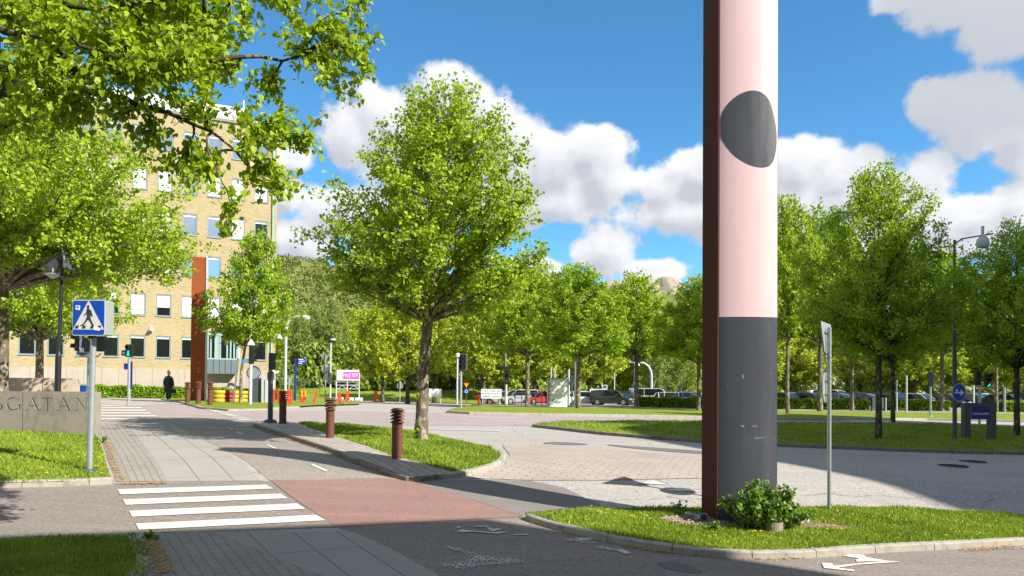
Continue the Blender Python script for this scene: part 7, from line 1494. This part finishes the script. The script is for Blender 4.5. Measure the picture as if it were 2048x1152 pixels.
# ------------------------------------------------------------------ cars
def loft(rings, close=True):
    mb = MB(); n = len(rings[0]); 
    for r in rings: mb.v += [tuple(map(float, p)) for p in r]
    for i in range(len(rings)-1):
        for k in range(n if close else n-1): a = i*n + k; b = i*n + (k+1) % n; mb.f.append((a, b, b+n, a+n))
    mb.f.append(tuple(range(n-1, -1, -1))); e = (len(rings)-1)*n; mb.f.append(tuple(range(e, e+n))); return mb
def car_parts(L, W, H, kind):
    """car along +x (front at +x). lower body, greenhouse glass, roof, pillars, wheels, lamps, bumpers, plates"""
    P = {}; bel = {'hatch': .60, 'suv': .60, 'van': .56, 'sedan': .63}[kind] * H
    st = {'hatch': [(-.5, .30, .80, .80), (-.485, .22, .97, .93), (-.44, .18, 1.0, .98), (-.30, .17, 1.0, 1.0), (0, .17, 1.0, 1.0), (.20, .17, .98, 1.0), (.34, .18, .86, .99), (.44, .20, .74, .94), (.485, .25, .62, .86), (.5, .32, .50, .76)],
          'sedan': [(-.5, .30, .78, .80), (-.48, .22, .93, .92), (-.38, .18, .97, .98), (-.25, .17, 1.0, 1.0), (0, .17, 1.0, 1.0), (.20, .17, .98, 1.0), (.33, .18, .87, .99), (.44, .20, .76, .93), (.485, .25, .64, .86), (.5, .32, .50, .76)],
          'suv': [(-.5, .30, .85, .84), (-.485, .24, 1.0, .94), (-.44, .20, 1.0, .98), (-.25, .19, 1.0, 1.0), (0, .19, 1.0, 1.0), (.22, .19, .98, 1.0), (.34, .20, .90, .99), (.45, .22, .82, .95), (.485, .27, .70, .88), (.5, .34, .55, .80)],
          'van': [(-.5, .25, 1.0, .94), (-.49, .20, 1.0, .97), (-.44, .18, 1.0, 1.0), (-.25, .17, 1.0, 1.0), (0, .17, 1.0, 1.0), (.25, .17, 1.0, 1.0), (.36, .18, .94, .99), (.45, .20, .80, .95), (.49, .25, .66, .88), (.5, .32, .5, .8)]}[kind]
    rings = []
    for x, zb, zt, w_ in st:
        y = W/2*w_; z1 = zb*1.0*H*.62; zz = bel*zt; rings.append([(x*L, -y*.90, z1), (x*L, -y, z1 + .10), (x*L, -y, zz*.72), (x*L, -y*.965, zz*.93), (x*L, -y*.88, zz), (x*L, 0, zz + .025), (x*L, y*.88, zz), (x*L, y*.965, zz*.93), (x*L, y, zz*.72), (x*L, y, z1 + .10), (x*L, y*.90, z1)])
    P['body'] = loft(rings)
    gh = {'hatch': [(-.485, 0, .90), (-.40, .90, .80), (-.25, 1, .79), (.05, .98, .79), (.155, .80, .82), (.30, 0, .90)], 'sedan': [(-.40, 0, .90), (-.24, .92, .78), (-.12, 1, .77), (.04, .98, .77), (.13, .80, .80), (.28, 0, .90)],
          'suv': [(-.49, 0, .92), (-.44, .92, .84), (-.30, 1, .82), (.08, .99, .82), (.17, .82, .84), (.29, 0, .92)], 'van': [(-.495, 0, .97), (-.485, .96, .90), (-.40, 1, .88), (.18, 1, .88), (.26, .84, .90), (.385, 0, .95)]}[kind]
    rg = []
    def ring(x, f, w_): z0 = bel*.985; z = z0 + max(f, .001)*(H - z0 - .03); yb = W/2*.90; yt = W/2*w_; yy = yb + (yt-yb)*min(f, 1); return [(x*L, -yb, z0 - .03), (x*L, -yy, z), (x*L, 0, z + .02), (x*L, yy, z), (x*L, yb, z0 - .03)]
    P['windows'] = loft([ring(*g) for g in gh])
    # roof and pillars sit just outside the glass
    rf = MB(); top = [g for g in gh if g[1] > .85]; top = [(top[0][0] - .01, top[0][1], top[0][2])] + top[1:] ; rr_ = []
    for x, f, w_ in top: z = bel*.985 + f*(H - bel*.985 - .03); y = W/2*w_ + .012; rr_.append([(x*L, -y, z - .05), (x*L, -y*.98, z + .012), (x*L, 0, z + .036), (x*L, y*.98, z + .012), (x*L, y, z - .05)])
    P['roof'] = loft(rr_)
    def gpt(x, f, s_):
        w_ = float(np.interp(x, [g[0] for g in gh], [g[2] for g in gh])); z0 = bel*.985; yb = W/2*.90; yt = W/2*w_; return (x*L, s_*(yb + (yt-yb)*f + .012), z0 + f*(H - z0 - .03))
    pl = MB(); g0, g1, g2, g3 = gh[0], top[0], top[-1], gh[-1]
    for s_ in (-1, 1):
        pl.tube([gpt(g0[0], 0, s_), gpt(g1[0], g1[1], s_)], .045, 5); pl.tube([gpt(g2[0], g2[1], s_), gpt(gh[-2][0], gh[-2][1], s_), gpt(g3[0], 0, s_)], .032, 5); xm = (g1[0]+g2[0])/2; pl.tube([gpt(xm, 0, s_), gpt(xm, .99, s_)], .030, 5)
        x2 = g1[0]*.85; pl.tube([gpt(x2 + .02, 0, s_), gpt(x2, .95, s_)], .05 if kind != 'van' else .3, 5)
    P['pillars'] = pl
    wh = []; R = .31*H/1.5 if kind != 'van' else .33; R = min(max(R, .30), .36)
    for x in (-.30*L, .32*L):
        for s_ in (-1, 1): wh.append((x, s_*(W/2 - .09), R))
    P['_wheels'] = wh
    f = MB(); 
    for s_ in (-1, 1): f.box((.475*L, s_*W*.34, bel*.66), (.10*L*.5, W*.20, bel*.13), s_*-.35)
    P['headlight'] = f; r = MB()
    for s_ in (-1, 1): r.box((-.478*L, s_*W*.385, bel*.80), (.04*L, W*.13, bel*.28))
    P['tail_light'] = r; b = MB(); b.box((.492*L, 0, bel*.34), (.03*L, W*.62, bel*.16)); b.box((.496*L, 0, bel*.55), (.015*L, W*.36, bel*.08)); b.box((-.494*L, 0, bel*.3), (.02*L, W*.7, bel*.14)); P['bumper'] = b
    n_ = MB(); n_.box((.502*L, 0, bel*.40), (.02, .48, .11)); n_.box((-.503*L, 0, bel*.52), (.02, .48, .11)); P['number_plate'] = n_
    m_ = MB()
    for s_ in (-1, 1): m_.box((.19*L, s_*(W/2 + .06), bel*1.02), (.12, .18, .12))
    P['mirror'] = m_; return P
def wheel_meshes():
    t = MB(); R, w_ = 1.0, .34; t.tube([(0, -w_/2*1, 0), (0, w_/2, 0)], 1.0, 22); r = MB(); r.tube([(0, -w_/2 - .02, 0), (0, w_/2 + .02, 0)], .62, 16); me1, me2 = t.mesh('wheel'), r.mesh('rim'); me1.materials.append(M_RUBBER); me2.materials.append(pmat('alloy', (.45, .46, .47), .35, .7)); return me1, me2
WM = wheel_meshes(); CARM = {}
def carpaint(name, c): return pmat('paint_' + name, c, .28, .25, .05, 2, spec=.6, coat=.7)
PAINT = {'dark grey': (.035, .037, .042), 'black': (.010, .010, .012), 'navy': (.012, .018, .05), 'silver': (.42, .43, .44), 'white': (.76, .77, .77), 'red': (.45, .02, .02), 'maroon': (.16, .015, .02), 'steel blue': (.06, .12, .22), 'pale blue': (.25, .36, .48)}
def car_proto(kind):
    if kind in CARM: return CARM[kind]
    L, W, H = {'hatch': (4.1, 1.75, 1.48), 'sedan': (4.6, 1.8, 1.45), 'suv': (4.4, 1.82, 1.62), 'van': (4.9, 1.9, 1.92)}[kind]; P = car_parts(L, W, H, kind); out = {}
    for k, v in P.items():
        if k == '_wheels': out[k] = v; continue
        me = v.mesh(k); me.materials.append({'windows': M_GLASS, 'headlight': M_LENS, 'tail_light': M_REDP, 'bumper': M_RUBBER, 'number_plate': M_WHITE, 'mirror': M_BLACK}.get(k, M_WHITE))
        if k in ('body', 'windows', 'roof'): me.shade_smooth(); me.set_sharp_from_angle(angle=rad(32))
        out[k] = me
    CARM[kind] = out; return out
def car(kind, colour, x, y, rz, label, group='cars parked in the car park', full=True):
    z = float(T(x, y)) + .012; t = thing('parked_car', label, 'car', (x, y, z), rz, group); P = car_proto(kind); mt = carpaint(colour, PAINT[colour])
    for k, me in P.items():
        if k == '_wheels':
            for (wx, wy, R) in me:
                o = bpy.data.objects.new('wheel', WM[0]); col.objects.link(o); o.parent = t; o.location = (wx, wy, R); o.scale = (R, .62, R); q = bpy.data.objects.new('rim', WM[1]); col.objects.link(q); q.parent = o
            continue
        o = bpy.data.objects.new(k, me); col.objects.link(o); o.parent = t
        if k in ('body', 'roof', 'pillars'): o.material_slots[0].link = 'OBJECT'; o.material_slots[0].material = mt
    return t
def car_px(kind, colour, px, py, rz, label, Z=None):
    p = G(px, py) if Z is None else PZ(px, 790, Z); car(kind, colour, p[0], p[1], rz, label)
car_px('suv', 'silver', 1040, 0, rad(200), 'silver car behind the dark tree trunk left of the grey cabinet', Z=82)
car_px('hatch', 'silver', 1000, 0, rad(190), 'silver car mostly hidden behind the white panel sign', Z=86)
car_px('hatch', 'red', 1083, 0, rad(205), 'bright red car partly hidden by the grey cabinet', Z=82)
car_px('hatch', 'white', 1168, 0, rad(12), 'white hatchback right of the grey cabinet, its rear to the left', Z=82)
car_px('suv', 'dark grey', 1224, 0, rad(-22), 'dark grey people carrier in front of the white van, nose to the right', Z=80)
car_px('hatch', 'navy', 1262, 0, rad(-60), 'navy blue car just behind the nose of the dark grey people carrier', Z=88)
car_px('van', 'white', 1303, 0, rad(-14), 'white van standing taller than the cars around it', Z=88)
car_px('hatch', 'maroon', 1228, 0, rad(-70), 'maroon car whose roof shows behind the dark people carrier', Z=104)
car_px('hatch', 'white', 1345, 0, rad(-25), 'white car behind the left hedge with blue windscreen', Z=86)
car_px('sedan', 'steel blue', 1378, 0, rad(-30), 'steel blue car behind the left hedge, close to the tall pillar', Z=84)
car_px('suv', 'silver', 1385, 0, rad(-25), 'silver car farther back beside the tall pillar', Z=100)
rngc = random.Random(12); kinds = ['hatch', 'sedan', 'suv', 'hatch', 'sedan']; colsA = ['black', 'navy', 'steel blue', 'dark grey', 'navy', 'white', 'black', 'dark grey', 'silver', 'black', 'black', 'dark grey', 'black', 'white', 'black', 'black', 'silver', 'dark grey', 'navy']
ORD = ['first', 'second', 'third', 'fourth', 'fifth', 'sixth', 'seventh', 'eighth', 'ninth', 'tenth', 'eleventh', 'twelfth', 'thirteenth', 'fourteenth', 'fifteenth', 'sixteenth', 'seventeenth', 'eighteenth', 'nineteenth', 'twentieth']
for row, (Z, off, rz, pal, nm) in enumerate(((79, 0, rad(-58), colsA, 'front'), (86.5, 20, rad(122), ['white', 'silver', 'black', 'white', 'navy', 'white', 'dark grey', 'silver', 'white', 'silver', 'white', 'pale blue', 'white', 'white', 'navy', 'dark grey', 'white'], 'middle'), (97, 8, rad(-60), ['silver', 'white', 'white', 'dark grey', 'white', 'silver', 'white', 'black', 'white', 'silver', 'dark grey', 'white', 'silver', 'white'], 'back'))):
    s = SZ(Z); n = 0; X = (1570 + off - 1024) / s; i = 0
    while X < (2080 - 1024) / s:
        c = pal[i % len(pal)]; k = kinds[(i*3 + row) % 5]; 
        if not (row == 1 and i in (4,)) : car(k, c, X, Z + rngc.uniform(-.3, .3), rz + rngc.uniform(-.04, .04), f'{c} car, {ORD[i]} from the left in the {nm} row of the right car park', 'cars in the right car park'); n += 1
        X += 2.75; i += 1
car('van', 'white', (1665 - 1024)/SZ(92), 92.5, rad(-50), 'white van in the right car park under the green hoarding', 'cars in the right car park')
# the dark red tailed car at the lot exit
car_px('sedan', 'black', 1998, 0, rad(125), 'black car with red tail lights closest to the last linden', Z=73)

# ------------------------------------------------------------------ person
def skin_mesh(name, chains, mat, parent, sub=2, smooth=True):
    """chains: lists of (x,y,z,r); first point of each later chain may reuse an earlier joint by index tuple"""
    V = []; E = []; R = []
    for ch in chains:
        prev = None
        for it in ch:
            if isinstance(it, int): prev = it; continue
            V.append(it[:3]); R.append(it[3]); i = len(V) - 1
            if prev is not None: E.append((prev, i))
            prev = i
    me = bpy.data.meshes.new(name); me.from_pydata(V, E, []); o = bpy.data.objects.new(name, me); col.objects.link(o)
    sk = o.modifiers.new('s', 'SKIN'); sk.use_smooth_shade = True; su = o.modifiers.new('u', 'SUBSURF'); su.levels = sub; su.render_levels = sub
    for i, r in enumerate(R):
        d = me.skin_vertices[0].data[i]; d.radius = (r, r) if isinstance(r, (int, float)) else r; d.use_root = (i == 0)
    bpy.context.view_layer.update(); dg = bpy.context.evaluated_depsgraph_get(); m2 = bpy.data.meshes.new_from_object(o.evaluated_get(dg)); o.modifiers.clear(); o.data = m2; m2.name = name; m2.materials.clear(); m2.materials.append(mat); m2.shade_smooth(); o.parent = parent; return o
def person():
    p = G(336.5, 804); H = ZH(p[0], p[1], 742) - p[2]; t = thing('person', 'blond person in black coat with black backpack walking away from the camera', 'person', p, 0.05); k = H/1.75; t.scale = (k, k, k); print('person height', H)
    SK = pmat('skin', (.50, .30, .22), .6); CL = pmat('black_cloth', (.022, .022, .026), .85, 0, .3, 6); HR = pmat('blond_hair', (.55, .33, .15), .7, 0, .25, 30); JN = pmat('dark_jeans', (.015, .018, .026), .85)
    # body: pelvis root; mid-stride, seen from behind (walks towards +y)
    fr, bk = .17, -.14
    ch = [[(0, 0, .93, (.15, .11)), (0, .0, 1.08, (.135, .10)), (0, .01, 1.25, (.155, .105)), (0, .01, 1.38, (.14, .09)), (0, .015, 1.47, (.06, .06)), (0, .03, 1.54, (.055, .058)), (0, .04, 1.62, (.080, .095)), (0, .04, 1.70, (.070, .085)), (0, .04, 1.745, (.03, .035))],
          [0, (-.09, .0, .86, .095), (-.10, .10, .50, .062), (-.10, fr, .11, .042), (-.10, fr + .04, .05, .042), (-.11, fr + .17, .035, .035)],
          [0, (.09, .0, .86, .095), (.10, .04, .50, .062), (.11, bk, .14, .042), (.11, bk + .03, .07, .042), (.12, bk + .13, .03, .035)],
          [3, (-.17, .01, 1.39, .062), (-.23, -.03, 1.13, .046), (-.235, .06, .90, .035), (-.235, .08, .82, .030)],
          [3, (.17, .01, 1.39, .062), (.23, .02, 1.13, .046), (.25, .06, .90, .035), (.25, .07, .82, .030)]]
    skin_mesh('body', ch, SK, t)
    for sx, y in ((-1, .08), (1, .07)):          # hands: five fingers each
        x = sx*.245
        for j, (dx, L) in enumerate(((-.028, .07), (-.010, .08), (.008, .078), (.024, .062))): skin_mesh('finger', [[(x, y + dx, .815, .010), (x, y + dx, .815 - L*.5, .009), (x + sx*-.012, y + dx, .815 - L, .007)]], SK, t, 1)
        skin_mesh('thumb', [[(x, y + .03, .83, .011), (x - sx*.02, y + .05, .79, .009), (x - sx*.025, y + .05, .765, .007)]], SK, t, 1)
    leg = [[(-.09, .0, .90, .105), (-.10, .10, .50, .075), (-.10, fr - .01, .12, .055)]]; skin_mesh('trousers', leg, JN, t); skin_mesh('trousers', [[(.09, .0, .90, .105), (.10, .04, .50, .075), (.11, bk + .005, .15, .055)]], JN, t)
    # knee-length coat with sleeves
    mb = MB(); n = 22; prof = [(.52, .25, .20), (.62, .245, .19), (.85, .215, .165), (1.05, .195, .145), (1.2, .205, .145), (1.36, .20, .13), (1.44, .13, .10), (1.49, .075, .075)]
    rings = [[(rx*math.cos(2*math.pi*i/n), .01 + ry*math.sin(2*math.pi*i/n), z) for i in range(n)] for z, rx, ry in prof]; loft(rings).build('coat', CL, t, True)
    skin_mesh('sleeve', [[(-.15, .01, 1.40, .085), (-.235, -.03, 1.13, .066), (-.24, .055, .88, .052)]], CL, t); skin_mesh('sleeve', [[(.15, .01, 1.40, .085), (.235, .02, 1.13, .066), (.25, .058, .88, .052)]], CL, t)
    bm = MB(); bm.box((0, -.20, 1.20), (.28, .15, .40)); bp = bm.build('backpack', pmat('backpack', (.02, .02, .022), .5), t, bevel=.04); s_ = MB(); s_.box((0, -.285, 1.13), (.2, .03, .2)); s_.build('pocket', CL, bp, bevel=.01)
    # hair: cap over back of the head with a small bun
    bmx = bmesh.new(); bmesh.ops.create_icosphere(bmx, subdivisions=3, radius=1); 
    for v in bmx.verts: v.co = Vector((v.co.x*.092, v.co.y*.108, v.co.z*.105)) * (1 + .02*math.sin(40*v.co.x)); 
    me = bpy.data.meshes.new('hair'); bmx.to_mesh(me); bmx.free(); me.materials.append(HR); me.shade_smooth(); o = bpy.data.objects.new('hair', me); col.objects.link(o); o.parent = t; o.location = (0, .018, 1.665)
    MB().lathe([(.01, -.05), (.04, -.03), (.048, 0), (.035, .03), (.01, .045)], (0, -.06, 1.75), 12).build('bun', HR, o, True).location = (0, -.018, -1.665)
    for sx in (-1, 1): MB().lathe([(.006, -.025), (.016, 0), (.006, .025)], (sx*.088, .035, 1.62), 8).build('ear', SK, t)
    mb = MB(); 
    for sx in (-1, 1): mb.lathe([(.004, -.006), (.011, 0), (.004, .006)], (sx*.032, .128, 1.635), 8)
    mb.build('eyes', M_BLACK, t); mb = MB(); mb.add([(-.012, .125, 1.60), (.012, .125, 1.60), (0, .155, 1.605), (0, .122, 1.65)], [(0,2,3),(2,1,3),(0,1,2)]); mb.build('nose', SK, t); mb = MB(); mb.box((0, .118, 1.575), (.045, .012, .01)); mb.build('mouth', M_REDP, t)
    for x, y, z, a in ((-.10, fr, .04, .12), (.11, bk, .06, -.35)):
        m = MB(); m.box((0, .05, 0), (.085, .27, .06)); m.box((0, -.035, .05), (.075, .10, .07)); sh_ = m.build('shoe', M_WHITE, t, bevel=.015); sh_.location = (x, y, z); sh_.rotation_euler = (a, 0, 0)
    g = thing('hand_bag', 'black bag hanging from the right hand of the walking person', 'bag', (p[0] + .30*k, p[1] + .05, p[2] + .50*k), .1)
    b = MB(); b.add([(-.10, -.05, 0), (.14, -.05, .03), (.14, .06, .03), (-.10, .06, 0), (-.05, -.015, .25), (.07, -.015, .25), (.07, .03, .25), (-.05, .03, .25)], [(3,2,1,0),(4,5,6,7),(0,1,5,4),(1,2,6,5),(2,3,7,6),(3,0,4,7)]); b.build('pouch', CL, g, bevel=.02); MB().tube([(-.03, .01, .24), (-.04, .01, .32), (0, .01, .34), (.04, .01, .32), (.05, .01, .24)], .008, 6).build('handle', CL, g)
person()

# ------------------------------------------------------------------ buildings beside and behind the camera: they throw the long shadows on the street
def block(poly, H, label, mat):
    c = np.mean(np.array(poly), 0); z = float(T(*c)) - .5; t = thing('office_block', label, 'building', (c[0], c[1], z)); n = len(poly); P = [(x - c[0], y - c[1]) for x, y in poly]
    mb = MB(); mb.add([(x, y, 0) for x, y in P] + [(x, y, H + .5) for x, y in P], [tuple(range(n-1, -1, -1)), tuple(range(n, 2*n))] + [(i, (i+1) % n, n + (i+1) % n, n + i) for i in range(n)]); mb.build('wall', mat, t)
    for i in range(n):
        a, b = np.array(P[i]), np.array(P[(i+1) % n]); d = b - a; L = np.linalg.norm(d); d /= L; nr = np.array([d[1], -d[0]]); mb = MB()
        for fl in range(int(H // 3.4)):
            for k in range(int(L // 3)):
                q = a + d*(1.5 + 3*k) + nr*.01; mb.box((q[0], q[1], 2.2 + 3.4*fl), (1.6, .05, 1.5), math.atan2(d[1], d[0]))
        mb.build('window_band', M_PANED, t)
sh = np.array([-math.sin(SUN_AZ), math.cos(SUN_AZ)]); tn = math.tan(SUN_EL)
def gz(p): return float(T(p[0], p[1]))
C1 = G(1040, 1036)[:2]; E0 = G(20, 1069)[:2]; Qs = G(1425, 1112)[:2]; _A = np.array([E0 - C1, sh]).T; _t = np.linalg.solve(_A, Qs - C1); C1 = C1 + (E0 - C1) * _t[0]; print('C1 px', proj((C1[0], C1[1], float(T(*C1))))); dl = (E0 - C1); dl /= np.linalg.norm(dl); H1 = 19.0; top1 = gz(C1) + H1; P0 = C1 - sh * (H1 / tn)
back = -sh
print('S1 corner', P0, 'edge', dl)
block([tuple(P0), tuple(P0 + dl*46), tuple(P0 + dl*46 + back*14), tuple(P0 + back*14)][::1], H1, 'tall office block behind the camera, outside the picture', M_BRICK)
bpy.data.objects['office_block'].location.z = top1 - H1 - .5
C2 = G(1215, 866)[:2]; N2 = G(1553, 922)[:2]; dn = N2 - C2; dn /= np.linalg.norm(dn); FB = G(1380, 849)[:2]; df = FB - C2; df /= np.linalg.norm(df); print('S2', C2, dn, FB, df)
H2 = 27.0; P2 = C2 - sh * (H2 / tn)
if df[0] < .3: df = np.array([.85, .53])
b2 = block([tuple(P2), tuple(P2 + dn*32), tuple(P2 + dn*32 + df*30), tuple(P2 + df*30)], H2, 'tall office block to the right, outside the picture', M_CONC2)
[o for o in bpy.data.objects if o.name.startswith('office_block')][-1].location.z = gz(C2) - .5
print('objects', len(bpy.data.objects))
